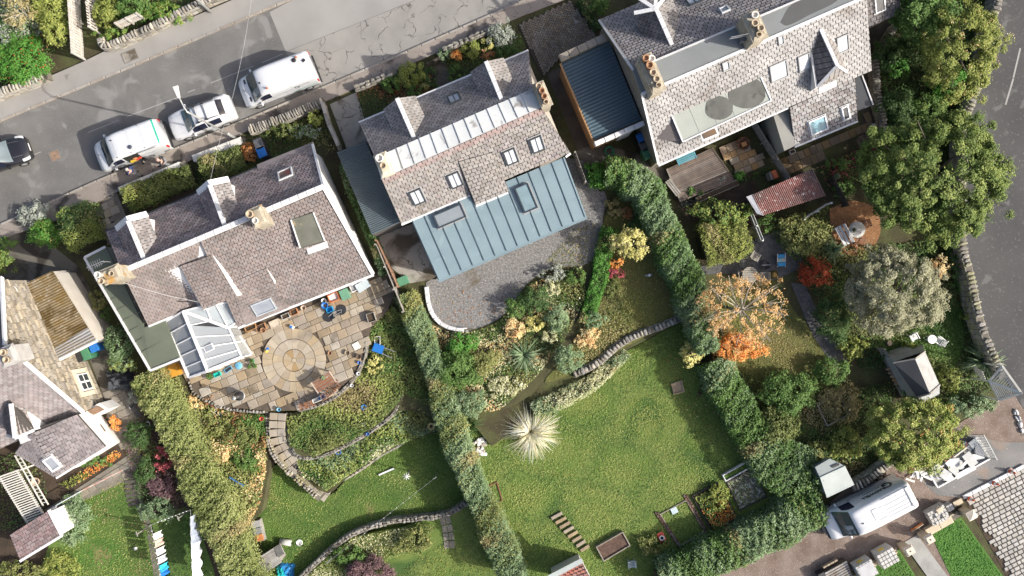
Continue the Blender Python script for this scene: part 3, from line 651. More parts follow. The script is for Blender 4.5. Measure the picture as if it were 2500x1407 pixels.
xr=obj('extension_roof',MB().slab([ex[1],ex[2],ex[3],ex[0]],.14),blue_m,t)
for i in range(14):
    s_=i/13;a,b=ex[1].lerp(ex[2],.008+.984*s_),ex[0].lerp(ex[3],.008+.984*s_)
    obj('standing_seam',MB().bar(a+Z*.035,b+Z*.035,.035,.06),blue_seam if 0<i<13 else blue_m,xr)
for i in range(13):
    for k in(.33,.66):
        a=ex[1].lerp(ex[2],.01+.984*i/13).lerp(ex[0].lerp(ex[3],.01+.984*i/13),k+.06*(i%2));obj('sheet_joint',MB().bar(a+Z*.003,a+(ex[2]-ex[1])*(.97/13)+Z*.003,.02,.012),blue_m,xr)
strip(xr,ex[1]+V*.06-Z*.05,ex[2]+V*.06-Z*.05,.16,.1,blue_m,'gutter')
qx=[ex[1],ex[2],ex[3],ex[0]]
blueframe=flat('navy_frame',(.04,.06,.075),.4)
skylight(t,qx,1098,528,1.75,.82,blueframe,flat('rooflight_pane',(.24,.27,.29),.15),False,rise=.22,name='rooflight')
skylight(t,qx,1284,484,.85,1.55,blueframe,flat('rooflight_pane_blue',(.2,.28,.31),.15),False,rise=.22,name='rooflight')
# side lean-to
q=[W(908,573,2.25),W(980,541,2.45),W(893,345,2.45),W(823,372,2.25)]
d=obj('side_lean_to',MB().prism([p-Z*.15 for p in q],-.2),flat('dark_boarding',(.09,.085,.08),.8),t)
corrugated('corrugated_roof',d,[q[0],q[1],q[2],q[3]],corr_d,.115,.045,'u')
# ---- house three: large pale-slated semi
t=thing('large_house','large pale-slated house with felted flat crown, box dormer and timber deck behind','house',W(1840,180,0))
ZE,ZC=3.0,5.8
FL,FR=W(1462,50,ZE),W(2040,-196,ZE)
CFL,CFR,CBR,CBL=W(1545,172,ZC),W(2085,-57,ZC),W(2116,-8,ZC),W(1566,231,ZC)
BL,BR=W(1607,402,3.0),W(2128,172,3.0)
walls(t,FL,(CFL+CBL)/2-Z*.4,BL,FR,(CFR+CBR)/2-Z*.4,BR,mat('grey_stone_wall',(.25,.22,.17),(.17,.15,.12),1.6,.9,.5,10))
rf=obj('roof',MB().slab([FL,FR,CFR,CFL],.1).slab([BL,BR,CBR,CBL],.1),under,t)
q3,q3f=[BL,BR,CBR,CBL],[FL,FR,CFR,CFL]
slates(rf,q3,.32,.2,[sl_rear3],300)
slates(rf,q3f,.32,.2,[sl_front2])
obj('flat_crown',MB().slab([CFL+Z*.04,CFR+Z*.04,CBR+Z*.04,CBL+Z*.04],.3),grey_f,t)
obj('damp_patch',MB().prism([W(x,y,ZC+.046)for x,y in smoothline([(1905,55),(1935,10),(2010,-20),(2060,-25),(2040,5),(1980,35),(1925,62),(1905,55)],5)[:-1]],ZC+.04),mat('damp_felt',(.09,.09,.088),(.08,.08,.078),1,.5),t)
strip(t,CBL+Z*.06,CBR+Z*.06,.16,.06,lead_w,'crown_edge');strip(t,CFL.lerp(CFR,.03)+Z*.06,CFR+Z*.06,.1,.05,lead,'crown_edge')
strip(t,BL+V*.07-Z*.06,W(1927,263,2.95),.1,.1,upvc,'gutter')
strip(t,FL+Z*.05,CFL+Z*.05,.12,.06,lead,'verge');strip(t,BL+Z*.05,CBL+Z*.05,.1,.06,lead_w,'verge')
xe=[W(1940,357,2.2),W(2094,294,2.2),W(2087,190,3.05),W(1927,263,3.05)]
d=obj('roof_extension',MB().slab(xe,.12),under,t);slates(d,xe,.32,.2,[sl_front2,sl_rear3])
obj('extension_wall',MB().prism([Vector((p.x,p.y,2.1))for p in[W(1944,348,2.1),W(2086,290,2.1),W(2080,200,2.1),W(1936,262,2.1)]],-.2),harl,t)
strip(d,xe[0]+V*.06-Z*.05,xe[1]+V*.06-Z*.05,.1,.09,upvc,'gutter')
# box dormer
bx=[W(1667,347,4.3),W(1883,246,4.3),W(1847,166,4.75),W(1628,254,4.75)];bx[2]=ray(1847,166,bx)
d=obj('box_dormer',MB().prism([p-Z*.1 for p in bx],3.0),sl_dark3,t)
obj('flat_roof',MB().slab(bx,.1),pale_f,d)
wet=mat('wet_felt',(.1,.104,.092),(.065,.068,.06),1.6,.4,stain=((.035,.035,.032),1.5,.6))
for cx,cy,rr in((1755,264,34),(1822,226,46)):obj('damp_patch',MB().prism([ray(cx+rr*math.cos(a*.3)*(1+.06*math.sin(a)),cy+rr*.86*math.sin(a*.3),bx)+Z*(.02+.003*(rr>40))for a in range(21)],4.2),wet,d)
for i in range(1,5):a,b=bx[0].lerp(bx[1],i/5),bx[3].lerp(bx[2],i/5);obj('felt_lap',MB().bar(a+Z*.008,b+Z*.008,.05,.012),pale_f,d)
for a,b in((0,1),(0,3),(1,2)):strip(d,bx[a]+Z*.02,bx[b]+Z*.02,.08,.07,lead_w,'edge_trim')
ck=[W(1600,325,4.0),W(1663,343,4.15),W(1628,262,4.6)]
obj('hipped_cheek',MB().slab([ray(1602,340,q3)+Z*.05,W(1663,346,4.2),W(1629,258,4.68)],.06),sl_dark3,d)  # shade on this cheek is put into its dark colour
obj('opening_window',MB().box(tuple(W(1732,328,3.9)),(1.0,.5,.06),ANG),upvc,d)
obj('window_glass',MB().box(tuple(W(1732,327,3.94)),(.8,.32,.03),ANG),mat('brown_room',(.2,.13,.08),(.12,.1,.08),2,.2),d)
aw=thing('window_awning','teal slatted awning under the eave above the timber deck','awning',W(1676,386,1.9),ANG)
for k in range(4):obj('slat',MB().box((0,.17-.11*k,.02*-k),(1.1,.085,.03)),flat('teal_paint',(.1,.3,.36),.5),aw)
for k in(-1,1):obj('frame_bar',MB().box((k*.56,0,-.05),(.05,.5,.08)),flat('teal_paint',(.1,.3,.36),.5),aw)
# hipped dormer at the back
hz=4.55
bk,fr_=W(2002,71,5.35),W(2043,161,5.2)
l0,l1,r1,r0=W(1981,122,4.7),W(1995,213,4.3),W(2067,177,4.3),W(2037,100,4.7)
d=obj('hipped_dormer',MB().slab([l1,fr_,bk,l0],.06).slab([r1,r0,bk,fr_],.06).slab([l1,r1,fr_],.06),under,t)
slates(d,[l0,l1,fr_,bk],.3,.2,[sl_dark3]);slates(d,[r1,r0,bk,fr_],.3,.2,[sl_rear2]);slates(d,[l1,r1,fr_+U*.03,fr_],.3,.2,[sl_rear2])  # left plane coloured darker than the others to paint its shade
ridge(d,bk+Z*.03,fr_+Z*.03,.2,.07,lead_w,.5,20)
for a in(l1,r1):strip(d,fr_+Z*.05,a+Z*.05,.16,.05,lead_w,'hip_capping')
strip(d,bk+Z*.03,r0+Z*.05,.14,.04,lead,'valley_flashing');strip(d,l0-U*.05,l1-U*.05,.12,.1,lead,'cheek')
obj('dormer_wall',MB().quad(l1-Z*.05,r1-Z*.05,r1-Z*1.1,l1-Z*1.1).quad(l0-Z*.05,l1-Z*.05,l1-Z*1.1,l0-Z*.8).quad(r1-Z*.05,r0-Z*.05,r0-Z*.8,r1-Z*1.1),white_p,d)
u,v,n=basis(q3)
obj('apron',MB().slab([ray(2000,250,q3)+n*.06,ray(2046,231,q3)+n*.06,ray(2040,195,q3)+n*.06,ray(1998,214,q3)+n*.06],.03),lead_w,d)
for px,py,w,h,pn in((1900,173,1.05,1.05,pane_l),(1962,152,.72,1.0,pane_l),(2056,106,.72,1.0,pane_l),(1905,97,.36,.55,pane_l),(1771,160,.42,.55,pane_l)):skylight(t,q3,px,py,w,h,flat('grey_window_frame',(.3,.3,.3),.5),pn,False)
skylight(t,xe,1996,306,1.05,.85,upvc,mat('teal_glass',(.28,.45,.5),(.2,.36,.4),1.5,.1),False);skylight(t,xe,2063,276,.42,.8,upvc,pane_k,False)
skylight(t,q3f,1695,4,.85,.6,dkframe,blind,True);skylight(t,q3f,1769,26,.5,.45,lead_w,pane_d,False)
dormer(t,(1550,46),(1600,20),(1640,-8),(1578,102),(1643,118),(1662,70),4.5,5.4,sl_dark3,sl_rear2,white_p,False)  # left plane takes the dark slate as painted shade
for a,b in(((1600,22),(1548,32)),((1600,22),(1560,-4)),((1600,22),(1622,-4)),((1600,22),(1601,-12))):strip(t,W(*a,5.5),W(*b,5.3),.2,.08,lead_w,'hip_capping')
chimney(t,1590,180,4.8,7.0,.7,2.0,[(-.1,-.75,.17,.5,pot_r),(.18,-.62,.17,.42,pot_w),(-.05,-.35,.18,.46,pot_r),(.0,.05,.17,.3,pot_b),(.05,.42,.17,.3,pot_b),(.05,.75,.14,.2,pot_b)])
chimney(t,1842,66,5.2,7.2,.8,1.5,[(.1,-.5,.17,.3,pot_w),(-.1,-.1,.17,.4,pot_b),(.1,.25,.17,.35,pot_b),(-.05,.5,.14,.2,pot_b)])
p=W(1806,106,5.9);obj('flue',MB().lathe(p,[(.1,0),(.1,.6),(.14,.62),(.14,.75),(0,.75)],10),flat('flue_metal',(.12,.12,.12),.4),t)
ae=MB();p0=W(1830,80,7.0)
for k in(0,.3):ae.bar(p0+Z*k-U*1.1-V*.1,p0+Z*k+U*.1+V*.15,.03,.03)
obj('aerial',ae,flat('grey_aluminium',(.45,.45,.45),.4,.6),t)
wg=[W(2120,66,2.6),W(2196,34,2.6),W(2200,-40,3.6),W(2112,-10,3.6)]
d=obj('side_wing_roof',MB().slab(wg,.12),under,t);slates(d,wg,.34,.22,[sl_dark3]);skylight(t,wg,2146,8,.62,1.0,upvc,pane_k,False)
obj('side_wing_wall',MB().prism([Vector((p.x,p.y,2.5))for p in[W(2118,58,2.5),W(2188,28,2.5),W(2192,-40,2.5),W(2112,-10,2.5)]],-.2),harl,t)
pr=[W(2088,190,2.5),W(2104,185,2.5),W(2131,257,2.4),W(2093,272,2.4)]
d=obj('side_canopy',MB().prism(pr,2.3),mat('dark_membrane',(.06,.065,.07),(.05,.053,.058),1,.4),t);strip(d,pr[1]+Z*.03,pr[2]+Z*.03,.07,.08,lead_w,'edge_trim')
pf=[W(1888,281,2.5),W(1928,264,2.5),W(1941,356,2.4),W(1915,369,2.4)]
obj('porch_flat_roof',MB().prism(pf,-.15),mat('putty_felt',(.3,.295,.265),(.26,.255,.23),.8,.8,.1),t)
# garage beside house three
t=thing('garage','long garage with deep blue corrugated roof between the two grey cottages','garage',W(1468,222,0))
q=[W(1450,343,2.85),W(1566,294,2.85),W(1487,100,2.95),W(1370,155,2.95)]
obj('wall',MB().prism([Vector((p.x,p.y,2.72))for p in[W(1372,154,2.72),W(1456,348,2.72),W(1562,300,2.72),W(1486,106,2.72)]],-.2),mat('garage_brick',(.4,.22,.1),(.3,.17,.09),2,.9,.3,14),t)
corrugated('corrugated_roof',t,q,corr_b,.2,.05,'u')
strip(t,q[0]-U*.04-Z*.06,q[3]-U*.04-Z*.06,.1,.14,flat('tan_fascia',(.42,.24,.11),.7),'fascia')
pm=mat('parapet_stone',(.3,.27,.22),(.23,.2,.165),2,.9,.4,12)
for i in range(5):
    a,b=W(1366,144,3.1).lerp(W(1478,92,3.1),i/5+.004),W(1366,144,3.1).lerp(W(1478,92,3.1),(i+1)/5-.004);bevel(obj('parapet_coping',MB().bar(a,b,.42,.3),pm,t),.02,1)
    a,b=W(1451,353,3.0).lerp(W(1572,301,3.0),i/5+.004),W(1451,353,3.0).lerp(W(1572,301,3.0),(i+1)/5-.004);bevel(obj('parapet_coping',MB().bar(a,b,.26,.4),white_p if False else lead_w,t),.02,1)
p=W(1530,322,2.3);obj('side_door',MB().box((p.x,p.y,1.1),(.8,.08,1.9),ANG),upvc,t)
# ---- house four: stone gable at the left edge
t=thing('stone_house','tall stone-gabled house with white rear wing at the end of the shared entry','house',W(90,900,0))
B0,B1=W(128,686,0),W(256,990,0);wd_=(B1-B0).normalized();nx=Vector((-wd_.y,wd_.x,0));nx=nx if nx.x>0 else-nx
FE=W(2,684,5.0);AP=W(9,846,7.0);RE=W(199,1005,2.7)
gf,ga,gr=[Vector((p.x,p.y,p.z))for p in(FE,AP,RE)]
fb,ab_,rb=[Vector((p.x,p.y,-.2))for p in(FE,AP,RE)]
far=-nx*9
m_st=mat('gable_mortar',(.27,.24,.19),(.2,.178,.145),2,.9,.4,12)
obj('wall',MB().add([fb,gf,ga,gr,rb,fb+far,gf+far,ga+far,gr+far,rb+far],[(0,1,2,3,4),(5,6,1,0),(4,3,8,9),(9,8,7,6,5)]),m_st,t)
gw=obj('gable_stonework',MB().quad(fb+nx*.01,gf+nx*.01,ga+nx*.01,gr+nx*.01,rb+nx*.01),m_st,t)
it=[];hd=(rb-fb);hd.z=0;hl=hd.length;hd.normalize();z=0.0;apx=(Vector((AP.x,AP.y,0))-Vector((fb.x,fb.y,0))).dot(hd)
while z<6.6:
    h_=random.uniform(.16,.26);x=random.uniform(-.3,0)
    while x<hl:
        w_=random.uniform(.25,.55);xc=x+w_/2;x+=w_
        top=5+2*xc/apx if xc<apx else 7-4.3*(xc-apx)/(hl-apx)
        if z+h_>top-.15 or xc<.15 or xc>hl-.15:continue
        c=fb+hd*xc+nx*.03;it.append(frame((c.x,c.y,z+h_/2),hd,Z,nx,w_-.03,h_-.03,.06+random.uniform(0,.03)))
    z+=h_
pieces(gw,'stone',it,[stone_w,stone_w,mat('pale_rubble',(.38,.335,.265),(.3,.265,.21),3,.9,.4,12,piece=.25)],cap=300)
r1=[gr+nx*.15+V*.1-Z*.05,gr+far*.9+V*.1-Z*.05,ga+far*.9+Z*.1,ga+nx*.15+Z*.1]
rf=obj('roof',MB().slab(r1,.12).slab([gf+nx*.15-V*.1,gf+far*.9-V*.1,ga+far*.9+Z*.1,ga+nx*.15+Z*.1],.12),under,t)
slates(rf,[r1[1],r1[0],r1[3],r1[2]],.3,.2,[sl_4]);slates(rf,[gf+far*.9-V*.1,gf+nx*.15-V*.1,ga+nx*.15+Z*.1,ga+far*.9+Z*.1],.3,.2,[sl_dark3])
for a,b in((gf-V*.1,ga),(ga,gr+V*.1)):strip(t,a+nx*.16+Z*.1,b+nx*.16+Z*.12,.12,.22,upvc,'bargeboard')
c=fb+hd*(hl*.80);wz=1.3
w0=obj('window',MB().box((c.x+nx.x*.08,c.y+nx.y*.08,wz),(1.05,.12,1.15),math.atan2(hd.y,hd.x)),upvc,t)
for a in(-.25,.25):
    for b in(-.27,.27):obj('pane',MB().box((c.x+nx.x*.15+hd.x*a,c.y+nx.y*.15+hd.y*a,wz+b),(.38,.02,.42),math.atan2(hd.y,hd.x)),pane_k,w0)
for a,b,w_,h_ in((-.72,0,.25,1.5),(.72,0,.25,1.5),(0,-.72,1.7,.2),(0,.75,1.7,.25)):obj('dressed_surround',MB().box((c.x+nx.x*.06+hd.x*a,c.y+nx.y*.06+hd.y*a,wz+b),(w_,.14,h_),math.atan2(hd.y,hd.x)),mat('dressed_sandstone',(.6,.54,.42),(.52,.46,.36),2,.9,.2),w0)
# roof dormer, crown chimney and white wing
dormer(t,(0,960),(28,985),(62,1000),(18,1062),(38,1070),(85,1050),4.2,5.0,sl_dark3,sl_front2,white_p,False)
chimney(t,22,868,6.2,7.6,.8,.9,[(0,-.2,.16,.3,pot_b),(0,.2,.16,.3,pot_b)],mat('grey_chimney',(.4,.39,.37),(.3,.29,.28),2,.9,.3))
obj('lead_gutter',MB().slab([W(100,1048,3.4),W(112,1060,3.4),W(50,1085,3.4),W(45,1070,3.4)],.05),lead_w,t)
ww=[W(36,1106,2.6),W(136,1166,2.6),W(258,1091,2.6),W(188,1012,3.6)]
d=obj('wing_roof',MB().slab([ww[1],ww[2],ww[3],W(70,1052,3.6),ww[0]],.12),under,t);slates(d,[ww[1],ww[2],ww[3],W(82,1056,3.6)],.34,.22,[sl_4]);slates(d,[ww[0],ww[1],W(82,1056,3.62),W(78,1054,3.62)],.34,.22,[sl_4])
skylight(t,[ww[1],ww[2],ww[3],W(82,1056,3.6)],128,1130,.62,.85,upvc,pane_d,False)
wf=[W(60,1103,2.4),W(148,1158,2.4),W(292,1080,0.0),W(232,995,0)]
obj('wing_wall',MB().add([Vector((p.x,p.y,-.2))for p in wf]+[Vector((wf[0].x,wf[0].y,2.5)),Vector((wf[1].x,wf[1].y,2.5)),W(257,1090,2.55),W(190,1014,3.5)],[(0,1,5,4),(1,2,6,5),(2,3,7,6),(3,0,4,7),(4,5,6,7)]),white_p,t)
strip(t,ww[1]+V*.06-Z*.04,ww[2]+V*.06-Z*.04,.1,.1,upvc,'gutter')
pw=W(250,1050,1.3);rz_=math.atan2(wf[2].y-wf[3].y,wf[2].x-wf[3].x)
obj('small_window',MB().box((W(240,1050,1.4).x+.05,W(240,1050,1.4).y,1.4),(.5,.3,.55),rz_),pane_k,t)
pc=[W(205,1003,1.6),W(240,985,1.6),W(262,1000,1.6),W(225,1020,1.6)]
d=obj('open_porch',MB().prism([p-Z*.1 for p in pc],-.1),white_p,t);obj('porch_floor',MB().prism([W(213,1004,1.64),W(238,992,1.64),W(253,1001,1.64),W(228,1014,1.64)],1.5),mat('porch_boards',(.33,.2,.12),(.14,.1,.08),2,.7),d)
dish=MB().lathe(W(25,712,4.2),[(0,.02),(.2,.05),(.32,.13),(.34,.14),(.2,.02),(0,-.02)],14,Matrix.Rotation(.7,3,'Y'));obj('satellite_dish',dish,flat('dish_grey',(.5,.52,.53),.4),t)
# outbuilding with mossy corrugated roof
t=thing('outbuilding','outbuilding with mossy corrugated roof against the stone gable','outbuilding',W(140,770,0))
q=[W(125,884,2.9),W(233,828,2.5),W(129,661,2.5),W(35,705,2.9)]
moss=mat('mossy_asbestos',(.155,.1,.03),(.2,.17,.12),1.1,.9,.6,14,fine=((.34,.31,.27),6,.58),stain=((.09,.06,.02),1.1,.52))
corrugated('corrugated_roof',t,q,moss,.15,.05,'u')
q0=[W(110,892,2.93),W(238,832,2.53),q[1].lerp(q[2],.14)+Z*.03,q[0].lerp(q[3],.14)+Z*.03]
corrugated('new_sheets',t,[W(125,886,2.94),W(236,832,2.54),q[1].lerp(q[2],.17)+Z*.03,q[0].lerp(q[3],.13)+Z*.03],mat('grey_sheet',(.28,.28,.28),(.22,.22,.22),2,.6),.15,.05,'u')
obj('wall',MB().prism([Vector((p.x,p.y,2.42))for p in[W(60,712,2.42),W(128,880,2.42),W(230,829,2.42),W(128,664,2.42)]],-.2),harl,t)
obj('side_wall',MB().add([W(129,663,2.45),W(232,828,2.45),W(258,826,0),W(170,660,0)],[(0,1,2,3)]),harl,t)
strip(t,q[0]+V*.08-Z*.1,q[1]+V*.08-Z*.1,.16,.22,upvc,'fascia')
def wall_opening(t,a,b,s_,w,z0,z1,out=.05,name='window'):
    """a framed opening on the wall line a-b (photo points at the ground), centred at fraction s_"""
    A,B=W(*a,0),W(*b,0);p=A.lerp(B,s_)+V*out;f=obj(name,MB().box((p.x,p.y,(z0+z1)/2),(w,.1,z1-z0),ANG),upvc,t)
    for k in(-1,1):q=p+U*(k*w*.25)+V*.05;obj('pane',MB().box((q.x,q.y,(z0+z1)/2),(w*.42,.03,(z1-z0)*.86),ANG),pane_k,f)
by={o.get('label','')[:10]:o for o in COL.objects if o.get('label')and o.name.split('.')[0]in('cottage','large_house')}
for o in list(by.values()):
    if 'plum' in o['label']:
        for s_,w,z0,z1,nm in((.12,1.0,.05,2.0,'door'),(.4,1.3,.9,1.9,'window'),(.75,1.3,.9,1.9,'window')):wall_opening(o,(600,783),(902,662),s_,w,z0,z1,.0,nm)
    elif 'zinc' in o['label']:
        for s_ in(.15,.38,.62,.85):wall_opening(o,(1080,668),(1413,525),s_,1.7,.0,2.1,.02,'glazed_door')
    else:
        for s_ in(.12,.45,.8):wall_opening(o,(1622,384),(1890,268),s_,1.2,.8,2.1,.0)
# ---------------------------------------------------------------- vehicles
car_w=mat('white_car_paint',(.62,.63,.64),(.6,.61,.62),1,.25,coat=.6,spec=.5)
car_k=mat('black_car_paint',(.012,.012,.015),(.015,.015,.018),1,.2,coat=.8,spec=.5)
scr=mat('tinted_windscreen',(.03,.055,.06),(.05,.08,.085),2.5,.05,spec=.9)
side_g=mat('tinted_side_glass',(.012,.015,.035),(.02,.022,.04),2.5,.05,spec=.9)
trim_k=flat('black_trim',(.02,.02,.022),.6);tyre_m=flat('tyre_rubber',(.022,.022,.022),.85);rim_m=flat('alloy_rim',(.5,.5,.51),.35,.5)
lamp_c=glassy('headlamp_glass',(.55,.57,.58));lamp_r=flat('tail_lamp_red',(.55,.015,.015),.2);lamp_o=flat('amber_beacon',(.75,.2,.1),.25)
ink=flat('black_vinyl',(.015,.015,.016),.5);ink_g=flat('grey_vinyl',(.42,.44,.46),.5);grn=flat('green_vinyl',(.02,.38,.25),.45)
class Body:
    """a lofted car body: rows of front distance, half widths and heights, read off by (distance, ring position)"""
    def __init__(s,L,rows):
        s.L=L;a=np.array(rows,float);s.x=a[:,0];n=len(a);s.pts=np.zeros((n,6,2))
        for i,r in enumerate(a):
            _,hs,hb,zb,ht,zt=r
            s.pts[i]=[(0,zt+.03),(ht*.55,zt+.018),(ht,zt-.05),(hb,zb),(hs,.42),(hs*.94,.2)]
    def at(s,d,j):
        sg=1 if j>=0 else-1;j=abs(j);k=min(int(j),4);f=j-k
        i=int(np.clip(np.searchsorted(s.x,d)-1,0,len(s.x)-2));t=(d-s.x[i])/(s.x[i+1]-s.x[i])
        def row(kk):
            i0,i3=max(i-1,0),min(i+2,len(s.x)-1);p=s.pts[[i0,i,i+1,i3],kk]
            h=s.x[i+1]-s.x[i];m1=(p[2]-p[0])/max(1e-6,s.x[i+1]-s.x[i0])*h*.8;m2=(p[3]-p[1])/max(1e-6,s.x[i3]-s.x[i])*h*.8
            return(2*t**3-3*t*t+1)*p[1]+(t**3-2*t*t+t)*m1+(-2*t**3+3*t*t)*p[2]+(t**3-t*t)*m2
        q0=row(max(k-1,0));q1,q2=row(k),row(k+1);q3=row(min(k+2,5))
        if k==0:q0=np.array([-q2[0],q2[1]])
        y=.5*(2*q1+(q2-q0)*f+(2*q0-5*q1+4*q2-q3)*f*f+(3*q1-q0-3*q2+q3)*f**3)*1.0 if f else q1
        return Vector((s.L/2-d,y[0]*sg,y[1]))
    def norm(s,d,j):
        e=.02;a=s.at(min(d+e,s.L),j)-s.at(max(d-e,0),j);b=s.at(d,j+e)-s.at(d,j-e);n=a.cross(b).normalized()
        return n if n.dot(Vector((0,s.at(d,j).y,.35)))>0 else-n
    def patch(s,d0,d1,j0,j1,off=.008,nd=6,nj=8,shear=0):
        mb=MB();vs=[];fs=[]
        for a in range(nd+1):
            for b in range(nj+1):
                j=j0+(j1-j0)*b/nj;d=d0+(d1-d0)*a/nd+shear*(b/nj-.5)
                vs.append(s.at(d,j)+s.norm(d,j)*off)
        for a in range(nd):
            for b in range(nj):i=a*(nj+1)+b;fs.append((i,i+1,i+nj+2,i+nj+1))
        return mb.add(vs,fs)
    def shell(s):
        js=[k*.5 for k in range(-10,11)];ds=list(np.unique(np.concatenate([np.linspace(s.x[i],s.x[i+1],5)for i in range(len(s.x)-1)])));mb=MB();n=len(js)
        vs=[s.at(d,j)for d in ds for j in js];fs=[]
        for a in range(len(ds)-1):
            for b in range(n-1):i=a*n+b;fs.append((i,i+n,i+n+1,i+1))
        fs+=[tuple(range(n)),tuple(range((len(ds)-1)*n,len(ds)*n))[::-1]]
        fs.append
        mb.add(vs,fs)
        mb.add([(s.L/2-.3,-.7,.22),(-s.L/2+.2,-.7,.22),(-s.L/2+.2,.7,.22),(s.L/2-.3,.7,.22)],[(0,1,2,3)]);return mb
def wheels(t,B,axles,hw,r=.33):
    for d in axles:
        for s_ in(-1,1):
            R_=Matrix.Rotation(math.pi/2,3,'X');c=Vector((B.L/2-d,s_*hw,r))
            w=obj('wheel',MB().lathe(c,[(r*.6,-.1),(r*.95,-.11),(r,-.07),(r,.07),(r*.95,.11),(r*.6,.1)],20,R_),tyre_m,t,True)
            obj('rim',MB().lathe(c+Vector((0,s_*.03,0)),[(0,-.085),(r*.25,-.075),(r*.58,-.088),(r*.62,0),(r*.58,.088),(r*.25,.075),(0,.085)],16,R_),rim_m,w,True)
def letters(t,txt,size,loc,rot,m,name='lettering',bold=0.0):
    cu=bpy.data.curves.new('text','FONT');cu.body=txt;cu.size=size;cu.align_x='CENTER';cu.align_y='CENTER';cu.extrude=.002;cu.offset=bold
    o=bpy.data.objects.new('text',cu);COL.objects.link(o);dg=bpy.context.evaluated_depsgraph_get();me=bpy.data.meshes.new_from_object(o.evaluated_get(dg))
    bpy.data.objects.remove(o);me.materials.clear();me.materials.append(m)
    p=bpy.data.objects.new(name,me);COL.objects.link(p);p.parent=t;p.location=loc;p.rotation_euler=rot;return p
def mirrors(t,B,d,m,z=1.05,out=.14):
    for s_ in(-1,1):
        p=B.at(d,3*s_);q=p+Vector((0,s_*out,.03));mm=obj('wing_mirror',MB().box((q.x,q.y,q.z),(.14,.24,.2),0,.85),m,t);bevel(mm,.04,2)
        obj('mirror_arm',MB().bar(p,q,.05,.05),trim_k,mm)
def paint(name,mb,m,t):return obj(name,mb,m,t,True)
def swirl(t,loc,rot,r,m):
    mb=MB();n=14
    for s_ in(1,-1):
        for i in range(n-4):
            a,b=2*math.pi*i/n,2*math.pi*(i+1)/n;w0,w1=.35*math.sin(math.pi*i/(n-4)),.35*math.sin(math.pi*(i+1)/(n-4))
            mb.quad(*[Vector((s_*r*k*math.cos(x),s_*r*k*math.sin(x)*.8,.002))for x,k in((a,1),(b,1),(b,1-w1-.01),(a,1-w0-.01))])
    o=obj('logo',mb,m,t);o.location=loc;o.rotation_euler=rot;return o
def van(label,loc,rz,L,Hh,hw,group,nose=1.0):
    t=thing('parked_van',label,'van',loc,rz,group);t.scale=(.94,.94,.96)
    k=Hh;rows=[(0,.68*hw,.7*hw,.55,.6*hw,.64),(.1,.86*hw,.88*hw,.66,.74*hw,.82),(.4*nose,.96*hw,.97*hw,.86,.84*hw,1.04),(.8*nose,.985*hw,.98*hw,1.0,.86*hw,1.16),(1.2*nose,hw,.985*hw,1.08,.84*hw,k*.52+.52),(1.6*nose,hw,.985*hw,1.13,.82*hw,k-.12),(2.0*nose,hw,.985*hw,1.16,.83*hw,k-.02),(2.5*nose,hw,.985*hw,1.16,.845*hw,k),(L-.35,hw,.985*hw,1.16,.845*hw,k),(L-.1,.99*hw,.97*hw,1.12,.82*hw,k-.06),(L,.97*hw,.95*hw,1.0,.79*hw,k-.2)]
    B=Body(L,rows);bevel_=paint('body',B.shell(),car_w,t)
    wheels(t,B,(.85*nose,L-.85),hw-.1)
    paint('windscreen',B.patch(.78*nose,1.5*nose,-2.0,2.0,.012,8,12),scr,t)
    obj('wiper',MB().bar(B.at(.8*nose,-.9)+Z*.04,B.at(.92*nose,.6)+Z*.04,.03,.03),trim_k,t)
    for s_ in(-1,1):
        paint('side_window',B.patch(1.3*nose,2.05*nose,2.25*s_,2.9*s_,.012,6,4,.0),side_g,t)
        paint('headlight',B.patch(.12,.42,2.35*s_,2.95*s_,.012,3,3),lamp_c,t)
        paint('side_trim',B.patch(.6,L-.15,3.72*s_,3.86*s_,.012,12,1),trim_k,t)
        paint('door_handle',B.patch(2.0*nose,2.2*nose,3.05*s_,3.1*s_,.015,1,1),trim_k,t)
        paint('door_seam',B.patch(2.22*nose,2.235*nose,2.1*s_,3.9*s_,.004,1,10),ink_g,t)
        paint('door_seam',B.patch(L*.66,L*.66+.015,2.1*s_,3.7*s_,.004,1,10),ink_g,t)
        r=obj('tail_light',MB().box((-L/2+.03,s_*hw*.9,1.05),(.07,.14,.5)),lamp_r,t);bevel(r,.02)
    obj('rear_bumper',MB().box((-L/2-.02,0,.42),(.14,hw*1.8,.22)),trim_k,t)
    obj('grille',MB().box((L/2-.01,0,.58),(.06,hw*1.0,.16)),trim_k,t)
    mirrors(t,B,1.22*nose,car_w)
    return t,B
GR='white vans and estate car parked nose to tail at the kerb'
RZ=math.radians(180+20.5)
# van with its side door open
t,B=van('white van with its side door slid open, tools inside and a green stripe',(-22.96,8.52,-.1),RZ,4.7,1.95,.97,None,.92)
for d0,d1 in((1.75,2.75),(2.85,3.6),(3.7,4.1)):
    for d_,w_ in((d0,.014),(d1,.014)):paint('roof_seam',B.patch(d_,d_+w_,-1.6,1.6,.004,1,10),ink_g,t)
paint('green_stripe',B.patch(4.5,4.6,-1.9,1.9,.008,1,10),grn,t)
p=B.at(2.75,.9);obj('roof_vent',MB().lathe(p,[(.13,0),(.13,.05),(.1,.08),(0,.09)],14),flat('vent_blue_grey',(.06,.07,.1),.4),t)
for d_ in(1.75,2.7,3.6):
    for j in(-1.75,1.75):obj('roof_fixing',MB().box(tuple(B.at(d_,j)+Z*.01),(.05,.04,.03)),trim_k,t)
obj('aerial_base',MB().box(tuple(B.at(1.75,-.9)+Z*.02),(.1,.06,.04)),trim_k,t)
paint('door_opening',B.patch(2.0,3.0,2.15,3.75,.014,6,8),flat('van_interior',(.02,.018,.015),.9),t)
dp=B.patch(3.02,4.25,2.1,3.85,.09,8,8);dd=paint('sliding_door',dp,car_w,t)
